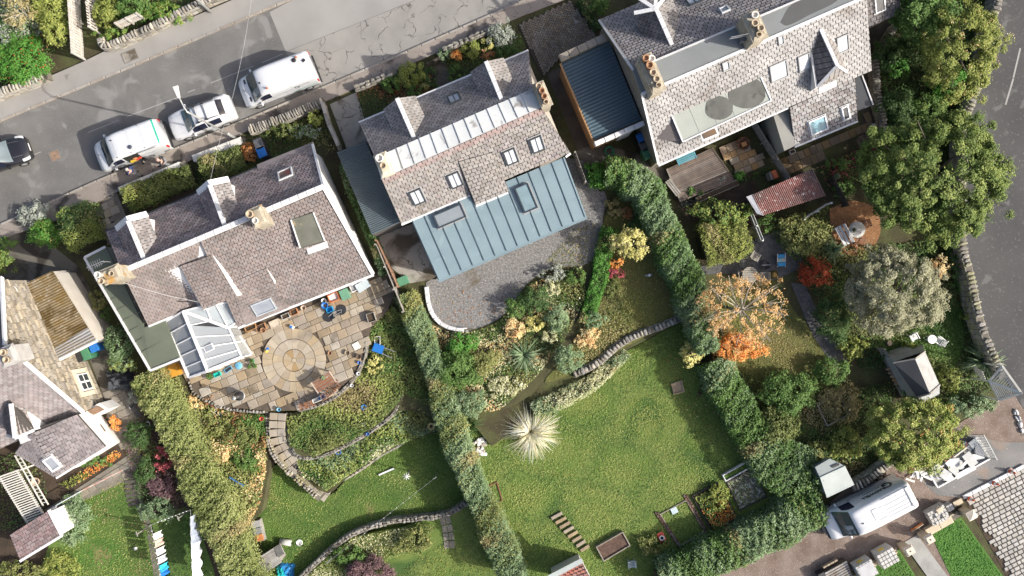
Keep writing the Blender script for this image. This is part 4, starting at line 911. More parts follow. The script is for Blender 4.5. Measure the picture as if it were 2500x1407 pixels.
paint('door_lines',B.patch(3.1,4.15,3.05,3.08,.096,8,1),ink_g,dd);paint('door_lines',B.patch(3.1,4.1,3.2,3.23,.096,8,1),ink_g,dd);paint('door_track',B.patch(3.0,4.35,2.0,2.06,.05,8,1),ink_g,t)
sn=B.norm(3.6,2.6);rx=math.atan2(sn.z,sn.y)
letters(t,'Smart Metering',.13,B.at(3.6,2.6)+sn*.11,(math.pi/2-rx,0,math.pi),ink_g)
swirl(t,B.at(.4,-.3)+B.norm(.4,-.3)*.012,(0,.35,-1.57),.09,ink);letters(t,'NARTEL',.11,B.at(.42,.55)+B.norm(.42,.55)*.014,(0,.35,1.57),ink_g)
for i,(dx,dy,m)in enumerate(((2.35,.6,flat('yellow_tool_case',(.6,.42,.05),.5)),(2.7,.55,flat('red_tool_case',(.5,.05,.03),.5)),(2.55,.35,flat('steel_toolbox',(.35,.35,.36),.4)))):
    c=thing('toolbox',['yellow tool case','red tool case','grey steel toolbox'][i]+' lying in the open van doorway','toolbox',(-22.96,8.52,-.1),RZ);p=(B.L/2-dx,dy+.3,1.05+.04*i)
    bevel(obj('case',MB().box(p,(.4,.28,.22),.3*i),m,c),.02,1);obj('handle',MB().box((p[0],p[1],p[2]+.13),(.16,.03,.04),.3*i),trim_k,c)
# long van at the head of the row
t,B=van('white van with grey lettering and orange beacons parked nearest the cracked road',(-14.1,12.45,-.1),RZ,5.05,1.98,.99,None,.95)
for j in(-1.2,-.75,-.3,.3,.75,1.2):
    paint('roof_rib',B.patch(2.2,3.4,j-.03,j+.03,.012,8,1),car_w,t);paint('roof_rib',B.patch(3.55,4.5,j-.03,j+.03,.012,8,1),car_w,t)
for d_,j in((1.98,1.35),(4.35,-1.3)):
    o=obj('beacon',MB().lathe(B.at(d_,j),[(.07,0),(.07,.04),(.06,.13),(0,.17)],12),lamp_o,t,True)
obj('roof_vent',MB().lathe(B.at(4.15,-1.0),[(.14,0),(.14,.05),(.1,.08),(0,.09)],14),trim_k,t)
obj('roof_vent',MB().lathe(B.at(1.62,.2),[(.06,0),(.05,.06),(0,.07)],10),trim_k,t)
obj('rear_camera',MB().box(tuple(B.at(4.72,-.5)+Z*.03),(.2,.14,.06),.5),trim_k,t)
sn=B.norm(3.9,2.6);rx=math.atan2(sn.z,sn.y)
letters(t,'NARTEL',.2,B.at(4.2,2.7)+sn*.02,(math.pi/2-rx,0,math.pi),ink_g);swirl(t,B.at(3.65,2.75)+sn*.02,(math.pi/2-rx,0,math.pi),.17,ink)
letters(t,'Smart Metering',.17,B.at(2.75,2.85)+sn*.02,(math.pi/2-rx,0,math.pi),ink_g)
paint('green_stripe',B.patch(3.3,4.9,3.35,3.45,.012,8,1),flat('pale_green_vinyl',(.3,.55,.45),.5),t)
swirl(t,B.at(.4,-.25)+B.norm(.4,-.25)*.012,(0,.35,-1.57),.1,ink);letters(t,'NARTEL',.12,B.at(.42,.6)+B.norm(.42,.6)*.014,(0,.35,1.57),ink_g)
for s_ in(-1,1):paint('bonnet_vent',B.patch(.52,.64,1.3*s_-.35,1.3*s_+.35,.012,2,4),trim_k,t)
paint('dashboard_screen',B.patch(.95,1.4,.5,1.5,.02,4,5),mat('pale_dash',(.5,.52,.52),(.02,.06,.06),3.2,.2),t)
# estate car with roof bars
t=thing('parked_car','white estate car with roof bars parked between two white vans','car',(-18.75,10.3,-.1),RZ);t.scale=(.92,.92,.96)
L=4.35;rows=[(0,.66,.68,.5,.5,.56),(.12,.8,.82,.58,.66,.68),(.45,.87,.88,.68,.74,.82),(1.0,.89,.9,.84,.74,.95),(1.3,.9,.9,.88,.7,1.08),(1.65,.9,.89,.9,.6,1.3),(1.95,.9,.89,.91,.58,1.43),(2.5,.9,.89,.92,.58,1.47),(3.2,.9,.885,.93,.57,1.45),(3.6,.89,.87,.94,.55,1.38),(3.95,.87,.84,.95,.55,1.15),(4.2,.84,.8,.9,.6,.98),(4.35,.74,.7,.75,.55,.85)]
B=Body(L,rows);paint('body',B.shell(),car_w,t);wheels(t,B,(.8,3.5),.82,.32)
paint('windscreen',B.patch(1.12,1.82,-2.0,2.0,.012,8,12),scr,t);paint('rear_window',B.patch(3.55,3.9,-1.9,1.9,.012,5,10),mat('rear_glass',(.02,.018,.025),(.04,.035,.03),4,.08,spec=.8),t)
for s_ in(-1,1):
    paint('side_window',B.patch(1.5,2.45,2.2*s_,2.92*s_,.012,8,4),side_g,t);paint('side_window',B.patch(2.52,3.45,2.22*s_,2.9*s_,.012,8,4),side_g,t)
    paint('headlight',B.patch(.16,.5,2.3*s_,2.9*s_,.012,3,3),lamp_c,t);paint('tail_light',B.patch(4.05,4.28,2.2*s_,2.9*s_,.012,3,3),lamp_r if False else lamp_c,t)
    paint('sill',B.patch(.7,3.7,4.4*s_,4.9*s_,.012,8,2),trim_k,t);paint('bonnet_crease',B.patch(.3,1.1,1.45*s_,1.5*s_,.004,6,1),ink_g,t)
    rail=obj('roof_rail',MB().tube([B.at(1.9,1.85*s_)+Z*.03,B.at(2.2,1.85*s_)+Z*.08,B.at(3.2,1.85*s_)+Z*.08,B.at(3.45,1.85*s_)+Z*.03],.018),trim_k,t)
for d_ in(2.15,2.75):
    bar=obj('roof_bar',MB().bar(B.at(d_,-1.9)+Z*.12,B.at(d_,1.9)+Z*.12,.05,.04),flat('bar_metal',(.3,.31,.32),.4,.6),t)
    for s_ in(-1,1):obj('bar_clamp',MB().box(tuple(B.at(d_,1.85*s_)+Z*.1),(.14,.08,.12)),trim_k,bar)
obj('strap',MB().tube([B.at(2.15,1.5)+Z*.15,B.at(2.3,1.1)+Z*.08,B.at(2.55,1.3)+Z*.1,B.at(2.75,1.5)+Z*.15],.012,5),trim_k,t)
mirrors(t,B,1.5,car_w,out=.1)
# black hatchback at the left edge
t=thing('parked_car','black hatchback facing the white vans','car',(-31.05,7.9,-.1),math.radians(20));t.scale=(.95,.95,.95)
L=4.0;rows=[(0,.62,.64,.5,.45,.56),(.1,.76,.78,.58,.6,.68),(.4,.84,.85,.68,.7,.84),(.95,.86,.87,.85,.72,1.0),(1.25,.87,.87,.9,.68,1.12),(1.7,.87,.86,.92,.57,1.4),(2.2,.87,.86,.94,.55,1.5),(3.3,.87,.85,.95,.54,1.46),(3.8,.85,.82,.95,.52,1.1),(4.0,.75,.72,.8,.5,.85)]
B=Body(L,rows);paint('body',B.shell(),car_k,t);wheels(t,B,(.75,3.3),.8,.31)
paint('windscreen',B.patch(1.0,1.68,-2,2,.012,8,12),mat('pale_windscreen',(.14,.17,.18),(.2,.24,.25),2,.06,spec=.9),t);paint('rear_window',B.patch(3.45,3.75,-1.8,1.8,.012),scr,t)
for s_ in(-1,1):
    paint('side_window',B.patch(1.5,3.2,2.2*s_,2.9*s_,.012,8,4),side_g,t);paint('headlight',B.patch(.08,.5,1.95*s_,2.85*s_,.014,5,4),lamp_c,t);paint('bonnet_crease',B.patch(.35,.95,1.2*s_,1.27*s_,.006,4,1),flat('grey_painted_highlight',(.1,.1,.11),.3),t)  # paler strips paint the highlight along the bonnet creases
obj('number_plate',MB().box((L/2-.01,0,.45),(.03,.5,.11)),upvc,t);mirrors(t,B,1.4,car_k,out=.1)
# lettered works van on the track
t,B=van('white high-roofed works van with black lettering parked on the brown track',(21.15,-13.25,-.11),math.radians(180+27.5),5.65,2.4,1.0,None,1.0)
for j in(-1.5,-1.0,-.5,.1,.6,1.1,1.6):paint('roof_rib',B.patch(3.6,5.2,j-.025,j+.025,.014,8,1),flat('white_rib_shade',(.5,.51,.52),.3),t);
for j in(-1.1,-.6,.9):paint('roof_rib',B.patch(3.0,3.5,j-.025,j+.025,.014,3,1),flat('white_rib_shade',(.5,.51,.52),.3),t)
hp=obj('roof_hatch',B.patch(2.75,3.15,-.75,.75,.025,3,8),car_w,t);obj('hatch_line',B.patch(2.85,2.87,-.5,.5,.03,1,4),ink_g,hp);obj('hatch_line',B.patch(3.03,3.05,-.5,.5,.03,1,4),ink_g,hp)
paint('rear_spoiler',B.patch(5.25,5.5,-1.5,1.5,.06,3,8),car_w,t);paint('roof_lamp_bar',B.patch(5.2,5.27,-1.5,1.5,.05,1,6),ink_g,t)
for k in(-.3,.3):obj('rear_window',MB().box((-2.8,k,1.9),(.06,.35,.4)),trim_k,t)
obj('aerial_base',MB().box(tuple(B.at(1.95,.3)+Z*.02),(.1,.06,.05)),trim_k,t)
sn=B.norm(3.6,-2.6);rx=math.atan2(sn.z,-sn.y)
letters(t,'G',.9,B.at(4.6,-2.66)+sn*.02,(math.pi/2-rx,0,0),ink,bold=.02)
letters(t,'RADWELL',.36,B.at(3.55,-2.5)+sn*.025,(math.pi/2-rx,0,0),ink,bold=.01)
for k,(d0,d1)in enumerate(((3.0,4.2),(2.7,4.75))):paint('text_line',B.patch(d0,d1,-2.78-.2*k,-2.83-.2*k,.015,8,1),ink,t)
letters(t,'BUILDERS  JOINERS',.13,B.at(3.0,-3.2)+Vector((0,-.02,0)),(math.pi/2,0,0),ink)
paint('front_trim',B.patch(.03,.12,-2.6,2.6,.014,2,12),trim_k,t);paint('dashboard',B.patch(1.0,1.4,.2,1.6,.02,4,5),mat('cluttered_dash',(.03,.06,.07),(.45,.47,.47),4,.2),t)
# ---------------------------------------------------------------- people
def skin(name,chains,m,parent,sub=2):
    vs=[];es=[];rs=[];idx={}
    for ch in chains:
        prev=None
        for p,r in ch:
            k=tuple(round(x,3)for x in p)
            if k not in idx:idx[k]=len(vs);vs.append(p);rs.append(r)
            i=idx[k]
            if prev is not None and prev!=i:es.append((prev,i))
            prev=i
    me=bpy.data.meshes.new(name);me.from_pydata(vs,es,[]);me.update();o=bpy.data.objects.new(name,me);COL.objects.link(o);o.parent=parent
    sk=o.modifiers.new('skin','SKIN');sk.use_smooth_shade=True
    if not me.skin_vertices:
        bm=bmesh.new();bm.from_mesh(me);bm.verts.layers.skin.verify();bm.to_mesh(me);bm.free()
    for i,v in enumerate(me.skin_vertices[0].data):r=rs[i];v.radius=(r,r)if not isinstance(r,tuple)else r;v.use_root=i==0
    s2=o.modifiers.new('sub','SUBSURF');s2.levels=sub;s2.render_levels=sub
    me.materials.append(m);return o
skin_m=flat('skin',(.62,.36,.27),.6)
def person(label,loc,rz,top,legs,hair,lean=0.0,arm=.25,stride=.16,sleeve=None):
    t=thing('person',label,'person',loc,rz)
    def ln(x,y,z):return(x+lean*max(0,z-.9),y,z-abs(lean)*.25*max(0,z-.9))
    pel=(0,0,.95);wa=ln(0,0,1.1);ch=ln(.01,0,1.36);nk=ln(.01,0,1.52);hd=ln(.03,0,1.66);ht=ln(.03,0,1.72)
    def legc(s,f,k=1):return[(pel,.13*k),((.0,s*.1,.88),.1*k),((f*.5+.03,s*.1,.5),.075*k),((f,s*.1,.1),.05*k)]
    def armc(s,f,k=1,end=True):
        c=[(ch,.15*k),(ln(.0,s*.2,1.42),.065*k),(ln(f*.4,s*.27,1.15),.05*k),(ln(f+.14,s*.24,.95),.036*k)]
        return c
    body=[[(pel,.12),(wa,.11),(ch,.13),(nk,.055),(hd,.088),(ht,.085)],legc(-1,stride,.85),legc(1,-stride,.85),armc(-1,-arm*.5,.85),armc(1,arm,.85)]
    for s,f in((-1,-arm*.5),(1,arm)):
        wr=ln(f+.14,s*.24,.95);pm=ln(f+.2,s*.24,.89);body.append([(wr,.03),(pm,.036)])
        for k in range(4):body.append([(pm,.036),(ln(f+.235,s*.24+(k-1.5)*.02,.84),.0095),(ln(f+.25-.005*abs(k-1.5),s*.24+(k-1.5)*.022,.80+.006*abs(k-1.5)),.008)])
        body.append([(pm,.036),(ln(f+.25,s*.205,.89),.01),(ln(f+.275,s*.2,.86),.009)])
    b=skin('body',body,skin_m,t)
    skin('jacket',[[((pel[0],pel[1],.98),.14),(wa,.14),(ch,.165),(nk,.07)],armc(-1,-arm*.5,1.15),armc(1,arm,1.15)],top,t)
    skin('trousers',[legc(-1,stride,1.12),legc(1,-stride,1.12)],legs,t)
    for s,f in((-1,stride),(1,-stride)):bevel(obj('shoe',MB().box((f+.06,s*.1,.05),(.27,.1,.1),0,.85),trim_k,t),.03)
    f=Vector(hd)
    mb=MB();mb.lathe(f+Vector((-.012,0,.0)),[(.086,.03),(.098,.06),(.09,.1),(.055,.14),(0,.15)],14);obj('hair',mb,hair,t,True)
    fc=MB().box(f+Vector((.095,0,0)),(.03,.025,.04)).box(f+Vector((.08,.035,.03)),(.02,.025,.012)).box(f+Vector((.08,-.035,.03)),(.02,.025,.012)).box(f+Vector((.08,0,-.05)),(.02,.045,.01))
    obj('face',fc,flat('face_features',(.4,.2,.15),.6),t)
    for s in(-1,1):obj('ear',MB().box(f+Vector((0,s*.09,.0)),(.04,.02,.06)),skin_m,t)
    return t
navy=flat('navy_cloth',(.03,.045,.11),.9);dkc=flat('charcoal_cloth',(.035,.036,.04),.9);greyc=flat('grey_cloth',(.2,.21,.22),.9)
person('person in a navy top and grey trousers walking on the pavement',(W(342,424,0)),2.9,navy,greyc,flat('pale_hair',(.45,.42,.4),.9))
person('person in a charcoal jacket and grey trousers with a bald head on the pavement',(W(415,401,0)),3.3,dkc,greyc,flat('bald_skin',(.62,.36,.29),.5))
person('person in an orange top leaning into the open van doorway',(W(352,395,0)),ANG+math.pi/2+.2,flat('orange_cloth',(.55,.2,.08),.9),flat('dark_trousers',(.03,.03,.035),.9),flat('auburn_hair',(.3,.12,.06),.9),lean=.5,arm=.5,stride=.05)
# ---------------------------------------------------------------- street lamp, poles, wires
galv=mat('galvanised_steel',(.55,.56,.55),(.46,.47,.46),3,.45,metal=.3)
b=W(576,338,0);t=thing('street_lamp','tall galvanised street lamp leaning over the parked estate car','street lamp',b)
obj('base_column',MB().lathe(b,[(.085,-.1),(.085,1.5),(.06,1.55)],12),galv,t,True);obj('column',MB().lathe(b,[(.06,1.5),(.05,7.3),(.045,7.55)],12),galv,t,True)
tp=b+Z*7.5;e=W(438,240,7.75);hd_=W(430,215,7.85);obj('arm',MB().tube([tp,tp.lerp(e,.3)+Z*.12,e],.035),galv,t)
hl=(hd_-e).normalized();sd=Vector((-hl.y,hl.x,0)).normalized()
lh=obj('lamp_head',MB().add([e-sd*.07,e+sd*.07,hd_+hl*.1+sd*.15,hd_+hl*.1-sd*.15,e-sd*.06+Z*.12,e+sd*.06+Z*.12,hd_+hl*.05+sd*.12+Z*.16,hd_+hl*.05-sd*.12+Z*.16],[(3,2,1,0),(4,5,6,7),(0,1,5,4),(1,2,6,5),(2,3,7,6),(3,0,4,7)]),mat('pale_lamp_cover',(.6,.6,.56),(.52,.52,.48),3,.5),t);bevel(lh,.02)
for z_ in(3.2,3.5):obj('bracket',MB().box((b.x-.1,b.y-.06,z_),(.25,.1,.16),ANG),galv,t)
wood_g=mat('silvered_timber',(.34,.32,.29),(.24,.225,.2),4,.85,.3,20)
b=W(514,29,0);t=thing('utility_pole','slim pale pole beside the pavement across the street','pole',b);obj('pole',MB().lathe(b,[(.09,-.1),(.07,5.5),(0,5.52)],10),galv,t,True);obj('crossarm',MB().bar(b+Z*5.2-U*.8,b+Z*5.2+U*.8,.1,.1),upvc,t)
cab=flat('telephone_wire',(.42,.42,.42),.6)
tag(obj('overhead_wire',MB().tube(smoothline([tuple(W(512,446,5.0)),tuple(W(538,338,5.1)),tuple(W(567,240,5.4)),tuple(W(596,110,6.0)),tuple(W(620,-40,6.4))],4),.007,5),cab),'thin pale wire strung over the street from the left dormer of the white-gabled cottage','wire')
# ---------------------------------------------------------------- walls, fences, paving, steps
pale_st=mat('pale_wall_stone',(.4,.37,.31),(.29,.265,.225),3,.9,.4,14,piece=.25,stain=((.2,.18,.15),1.5,.64))
grey_st=mat('grey_wall_stone',(.3,.28,.245),(.2,.19,.165),3,.9,.4,14,piece=.28,stain=((.15,.15,.11),1.5,.62))
dark_st=mat('dark_wall_stone',(.24,.22,.185),(.16,.148,.125),3,.9,.4,14,piece=.3)
core_m=mat('wall_core',(.18,.16,.13),(.12,.11,.09),4,.95,.5,12)
def offset(line,d):
    out=[]
    for i,p in enumerate(line):
        a=line[max(i-1,0)];b=line[min(i+1,len(line)-1)];t_=Vector((b[0]-a[0],b[1]-a[1],0)).normalized();out.append(Vector(p)+Vector((-t_.y,t_.x,0))*d)
    return out
def ribbon(line,w,z0,z1):
    a,b=offset(line,w/2),offset(line,-w/2);mb=MB();n=len(line);vs=[]
    for p,q in zip(a,b):vs+=[(p.x,p.y,z0),(p.x,p.y,z1),(q.x,q.y,z1),(q.x,q.y,z0)]
    fs=[(4*i+k,4*i+4+k,4*i+4+(k+1)%4,4*i+(k+1)%4)for i in range(n-1)for k in range(3)]+[(0,1,2,3),(4*n-1,4*n-2,4*n-3,4*n-4)]
    return mb.add(vs,fs)
def resample(line,step):
    out=[Vector(line[0])];acc=0
    for a,b in zip(line[:-1],line[1:]):
        a,b=Vector(a),Vector(b);d=(b-a).length;s_=step-acc
        while s_<=d:out.append(a.lerp(b,s_/max(d,1e-6)));s_+=step
        acc=(acc+d)%step
    return out
def stonewall(label,px,z0,h,w,m,style='upright',step=.2,smooth=True,group=None,name='stone_wall'):
    zt=z0+h;ln=[W(x,y,zt)for x,y in(smoothline(px,6)if smooth and len(px)>2 else px)]
    t=thing(name,label,'wall',Vector((ln[0].x,ln[0].y,z0)),group=group);obj('wall_core',ribbon(ln,w*.85,z0-.3,zt-.1),core_m,t);it=[]
    pts=resample(ln,step);ms=m if isinstance(m,list)else[m]
    for a,b in zip(pts[:-1],pts[1:]):
        if random.random()<.05 and style!='flat':continue
        d=(b-a);L_=d.length;d.normalize();s_=Vector((-d.y,d.x,0));c=(a+b)/2;r_=random.uniform
        if style=='upright':it.append(frame((c.x+r_(-.02,.02),c.y+r_(-.02,.02),zt-.02+r_(-.03,.04)),(d-s_*r_(-.25,.25)).normalized(),(s_+d*r_(-.25,.25)).normalized(),(0,0,1),L_*r_(.55,1.15),w*r_(.7,1.15),.24*r_(.7,1.3)))
        elif style=='flat':it.append(frame((c.x,c.y,zt-.03),d,s_,(0,0,1),L_-.015,w*1.1,.1))
        else:
            for k in(-1,1):it.append(frame((c.x+s_.x*k*w*r_(.15,.32),c.y+s_.y*k*w*r_(.15,.32),zt-.05+r_(-.06,.05)),(d-s_*r_(-.4,.4)).normalized(),(s_+d*r_(-.4,.4)).normalized(),(0,0,1),L_*r_(.6,1.4),w*r_(.35,.65),.2))
    pieces(t,'coping_stone',it,ms,'slab' if style=='flat' else 'stone');
    it=[]  # face courses
    for k in(-1,1):
        zz=z0
        while zz<zt-.18:
            hh=random.uniform(.14,.22)
            for a,b in zip(*(lambda q:(q[:-1],q[1:]))(resample(offset(ln,k*w*.44),.34))):
                d=(b-a);L_=d.length
                if L_<.05:continue
                d.normalize();s_=Vector((-d.y,d.x,0))*k;c=(a+b)/2;it.append(frame((c.x,c.y,zz+hh/2),d,Z,s_,L_-.02,hh-.02,.08))
            zz+=hh
    if it:pieces(t,'face_stone',it,ms,cap=0)
    return t
stonewall('pale garden wall with upright coping under the red-tinged bush by the far pavement',[(-60,252),(0,226),(60,204),(112,182)],0,.7,.5,pale_st)
stonewall('garden wall with ragged coping between the far pavement and the clipped shrubs',[(243,92),(256,112),(330,82),(400,50),(470,14),(580,-34)],0,.75,.42,[pale_st,grey_st])
stonewall('low white-topped wall beside the bald pedestrian',[(290,466),(452,398)],0,.45,.4,flat('whitewashed_coping',(.62,.6,.55),.8,piece=.1),'flat',.8,False)
stonewall('low white-topped wall in front of the orange bush',[(470,388),(596,340)],0,.45,.4,flat('whitewashed_coping',(.62,.6,.55),.8,piece=.1),'flat',.8,False)
stonewall('rough stone wall with upright coping under the long white van',[(606,318),(700,284),(790,246)],0,.6,.55,[pale_st,grey_st],'upright',.16)
stonewall('thin pale wall running back from the street beside the cracked concrete drive',[(786,250),(800,300),(830,366)],0,.7,.18,pale_st,'flat',.7,False)
stonewall('short low wall fronting the yellow-leaved shrub garden',[(864,216),(925,192),(968,172)],0,.5,.35,[grey_st,dark_st],'rubble',.35)
stonewall('low grey wall fronting the orange flower garden',[(1080,122),(1150,92),(1218,62)],0,.5,.3,grey_st,'rubble',.35)
stonewall('long curving roadside wall with upright coping behind the gardens',EW,0,1.2,.5,[grey_st,grey_st,mat('mossy_coping',(.36,.34,.24),(.26,.26,.17),3,.9,.4,14,piece=.2)],'upright',.26)
stonewall('dry-stone terrace wall across the middle garden with pale flat stones',[(1400,915),(1440,898),(1470,879),(1498,853),(1530,831),(1562,816),(1615,797),(1676,771)],-.9,1.0,.42,[pale_st,grey_st],'upright',.24)
stonewall('rubble wall below the sloping lawn with a turf top',[(725,1420),(800,1350),(860,1306),(940,1278),(1020,1268),(1090,1258),(1142,1228)],-1.7,.75,.3,[grey_st,dark_st],'rubble',.25)
stonewall('curved retaining wall round the lower edge of the patio',[(462,930),(476,962),(540,994),(600,1004),(652,1006)],-.75,.7,.2,[dark_st,grey_st],'upright',.2)
stonewall('curved retaining wall behind the slatted patio table',[(728,1003),(790,985),(840,950),(872,910),(890,868),(896,830)],-.55,.53,.2,[grey_st,dark_st],'rubble',.24)
stonewall('stone edging between the two planted terraces',[(700,1045),(712,1095),(735,1118),(790,1112),(850,1085),(910,1050),(960,1010),(985,960)],-1.1,.55,.2,[grey_st,dark_st],'rubble',.22)
stonewall('ragged wall on the outer side of the curving garden steps',[(652,1008),(655,1050),(655,1080),(672,1120),(700,1150),(740,1185),(780,1222)],-1.7,1.2,.3,[pale_st,mat('mossy_rubble',(.32,.29,.18),(.22,.2,.12),3,.9,.4,14,piece=.25)],'rubble',.2)
stonewall('low border of stones beneath the lower terrace shrubs',[(815,1180),(870,1150),(930,1108),(965,1090),(1000,1068)],-1.7,.25,.32,[pale_st,grey_st],'rubble',.28)
stonewall('dry-stone wall between the metal shed and the rowan tree',[(2082,1194),(2120,1172),(2180,1128),(2230,1106)],-.1,.9,.5,[grey_st,pale_st],'upright',.22)
stonewall('curved stone wall round the corner of the pale-slated house',[(2190,60),(2160,110),(2142,150),(2145,230),(2160,310),(2140,345)],-.1,.8,.4,[dark_st,grey_st],'upright',.2)
stonewall('white-edged retaining wall of the rounded gravel yard',[(1040,700),(1048,752),(1070,786),(1105,803),(1150,806)],-.14,.25,.2,lead_w,'flat',.5)
stonewall('dressed kerb wall along the new lawn by the delivered paving',[(2262,1302),(2345,1256)],-.1,.35,.42,mat('buff_sandstone',(.56,.47,.34),(.46,.38,.28),2,.85,.2),'flat',.9,False)
stonewall('dressed kerb wall along the small new lawn',[(2120,1388),(2192,1346)],-.1,.35,.2,mat('buff_sandstone',(.56,.47,.34),(.46,.38,.28),2,.85,.2),'flat',.9,False)
stonewall('pale edging beside the track with loose cement blocks',[(2478,1000),(2490,1030),(2500,1065)],-.1,.1,.25,lead_w,'rubble',.4)
stonewall('white edging stones along the top of the block driveway',[(2352,1215),(2400,1190),(2450,1165),(2520,1128)],-.12,.12,.22,lead_w,'flat',.6,False)
# ---- paving
def clip_rows(poly,z,rows,lens,ang=ANG,gap=.02,h=.06,hole=None):
    """staggered slabs laid along ang inside a photo polygon"""
    u=Vector((math.cos(ang),math.sin(ang),0));v=Vector((-u.y,u.x,0));P=[W(x,y,z)for x,y in poly];o=P[0]
    us=[(p-o).dot(u)for p in P];vs=[(p-o).dot(v)for p in P];uv=list(zip(us,vs));out=[];y=min(vs)
    while y<max(vs):
        hh=random.choice(rows);x=min(us)-random.uniform(0,max(lens))
        while x<max(us):
            w_=random.choice(lens);c=(x+w_/2,y+hh/2)
            if sum(inpoly(c[0]+a*w_*.35,c[1]+b*hh*.35,uv)for a in(-1,1)for b in(-1,1))>=3:
                p=o+u*c[0]+v*c[1]
                if hole is None or not hole(p):out.append(frame((p.x,p.y,z-h/2+random.uniform(0,.008)),u,v,(0,0,1),w_-gap,hh-gap,h))
            x+=w_
        y+=hh
    return out
flag_ms=[mat('sandstone_flag',(.3,.25,.185),(.235,.195,.145),1.3,.9,.3,14,piece=.16,stain=((.17,.14,.1),.9,.6)),mat('buff_flag',(.33,.265,.185),(.265,.212,.15),1.3,.9,.3,14,piece=.16,stain=((.2,.165,.12),.9,.62)),mat('pale_flag',(.37,.325,.255),(.3,.26,.205),1.3,.9,.3,14,piece=.14,stain=((.22,.185,.14),.9,.63))]
cc_=W(718,880,0);CR=78/40
def in_circle(p):return(p-cc_).to_2d().length<CR+.12 if False else Vector((p.x-cc_.x,p.y-cc_.y)).length<CR+.1
t=thing('flagstone_patio','sunlit flagstone patio behind the white-gabled cottage','patio',W(700,900,-.03))
pieces(t,'flagstone',clip_rows([(400,880),(440,880),(600,800),(920,660),(960,690),(945,755),(903,800),(892,850),(866,910),(810,968),(730,1000),(650,1002),(540,992),(474,955),(450,915)],.02,(.3,.45,.55,.6),(.35,.45,.6,.7,.8),hole=in_circle),flag_ms)
t=thing('paving_circle','circular paving motif of wedge-shaped buff stones in the patio','paving circle',cc_)
cs=[mat('circle_buff',(.38,.31,.22),(.31,.255,.185),1.5,.9,.2,14,piece=.12,stain=((.26,.225,.17),.9,.64)),mat('circle_pale',(.4,.34,.25),(.33,.28,.21),1.5,.9,.2,14,piece=.12,stain=((.28,.24,.19),.9,.62)),mat('circle_ochre',(.34,.23,.115),(.28,.195,.1),1.5,.9,.2,14)]
obj('centre_stone',MB().lathe(cc_+Vector((0,0,-.05)),[(.14,0),(.14,.075),(.12,.085),(0,.085)],14),cs[1],t)
for r0,r1,n,ph in((.16,.68,9,.3),(.7,1.3,16,.1),(1.32,CR,26,.2)):
    for k in range(n):
        a0,a1=2*math.pi*k/n+ph+.007/r1,2*math.pi*(k+1)/n+ph-.007/r1;z_=.028+random.uniform(0,.008)
        pts=[cc_+Vector((r*math.cos(a),r*math.sin(a),z_))for r,seq in((r0,(0,.5,1)),(r1-.015,(1,.5,0)))for a in[a0+(a1-a0)*q for q in seq]]
        obj('wedge_stone',MB().prism(pts[::-1]if False else pts,-.05),cs[2]if(r0<.2 and k in(2,6))else random.choice(cs[:2]),t)
t=thing('block_driveway','grey block-paved driveway beside the traffic cones','driveway',W(2440,1300,-.12))
pieces(t,'paving_block',clip_rows([(2358,1216),(2520,1128),(2640,1300),(2640,1460),(2470,1425)],-.06,(.27,),(.26,.36,.42),math.radians(27),.045,.08),mat('grey_paving_block',(.42,.4,.365),(.34,.325,.295),1.2,.9,.2,14,piece=.13))
t=thing('herringbone_driveway','brown herringbone brick driveway between the hedge and the street','driveway',W(1360,90,-.14))
obj('brick_bed',MB().prism([W(x,y,-.07)for x,y in((1265,62),(1392,2),(1462,92),(1368,140),(1335,182),(1322,185))],-.3),mat('joint_sand',(.07,.055,.04),(.05,.04,.03),3,.95),t)
HB=[(1266,62),(1392,2),(1460,92),(1370,138),(1330,184)];it=[];a_=ANG+math.pi/4
u_=Vector((math.cos(a_),math.sin(a_),0));v_=Vector((-u_.y,u_.x,0));o_=W(1350,80,0);bw=.13
for i in range(-40,40):
    for j in range(-40,40):
        k=(i-j)%4
        if k==0:c,w_,d_=o_+u_*((i+1)*bw)+v_*((j+.5)*bw),2*bw,bw
        elif k==3:c,w_,d_=o_+u_*((i+.5)*bw)+v_*((j+1)*bw),bw,2*bw
        else:continue
        p=PX((c.x,c.y,-.05))
        if inpoly(p[0],p[1],HB):it.append(frame((c.x,c.y,-.06),u_,v_,(0,0,1),w_-.022,d_-.022,.06))
pieces(t,'brick',it,mat('brown_brick_paver',(.25,.215,.165),(.18,.15,.115),1,.9,.3,16,piece=.22,stain=((.1,.085,.065),.6,.6)))
dk_ms=mat('weathered_deck_board',(.215,.17,.14),(.14,.112,.095),2.5,.8,.3,20,piece=.25)
t=thing('timber_deck','weathered brown timber deck under the teal awning','deck',W(1700,420,0))
A_,B_c,C_,D_=W(1630,412,.25),W(1736,362,.25),W(1792,442,.25),W(1664,492,.25)
obj('deck_frame',MB().prism([p-Z*.04 for p in(A_,B_c,C_,D_)],-.14),flat('dark_joists',(.05,.04,.03),.9),t)
for i in range(22):
    a,b=A_.lerp(D_,(i+.5)/22),B_c.lerp(C_,(i+.5)/22);obj('deck_board',MB().bar(a,b,(D_-A_).length/22-.016,.035),dk_ms,t)
obj('fascia_board',MB().bar(B_c+U*.05,C_+U*.05,.08,.1),flat('dark_plank',(.1,.075,.06),.8),t);obj('fascia_board',MB().bar(A_-U*.06,D_-U*.06,.1,.1),mat('grey_plank',(.25,.23,.2),(.18,.165,.14),3,.85),t)
t=thing('flagstone_patio','small orange-brown flagstone patio with a fire basket beside the deck','patio',W(1800,380,0))
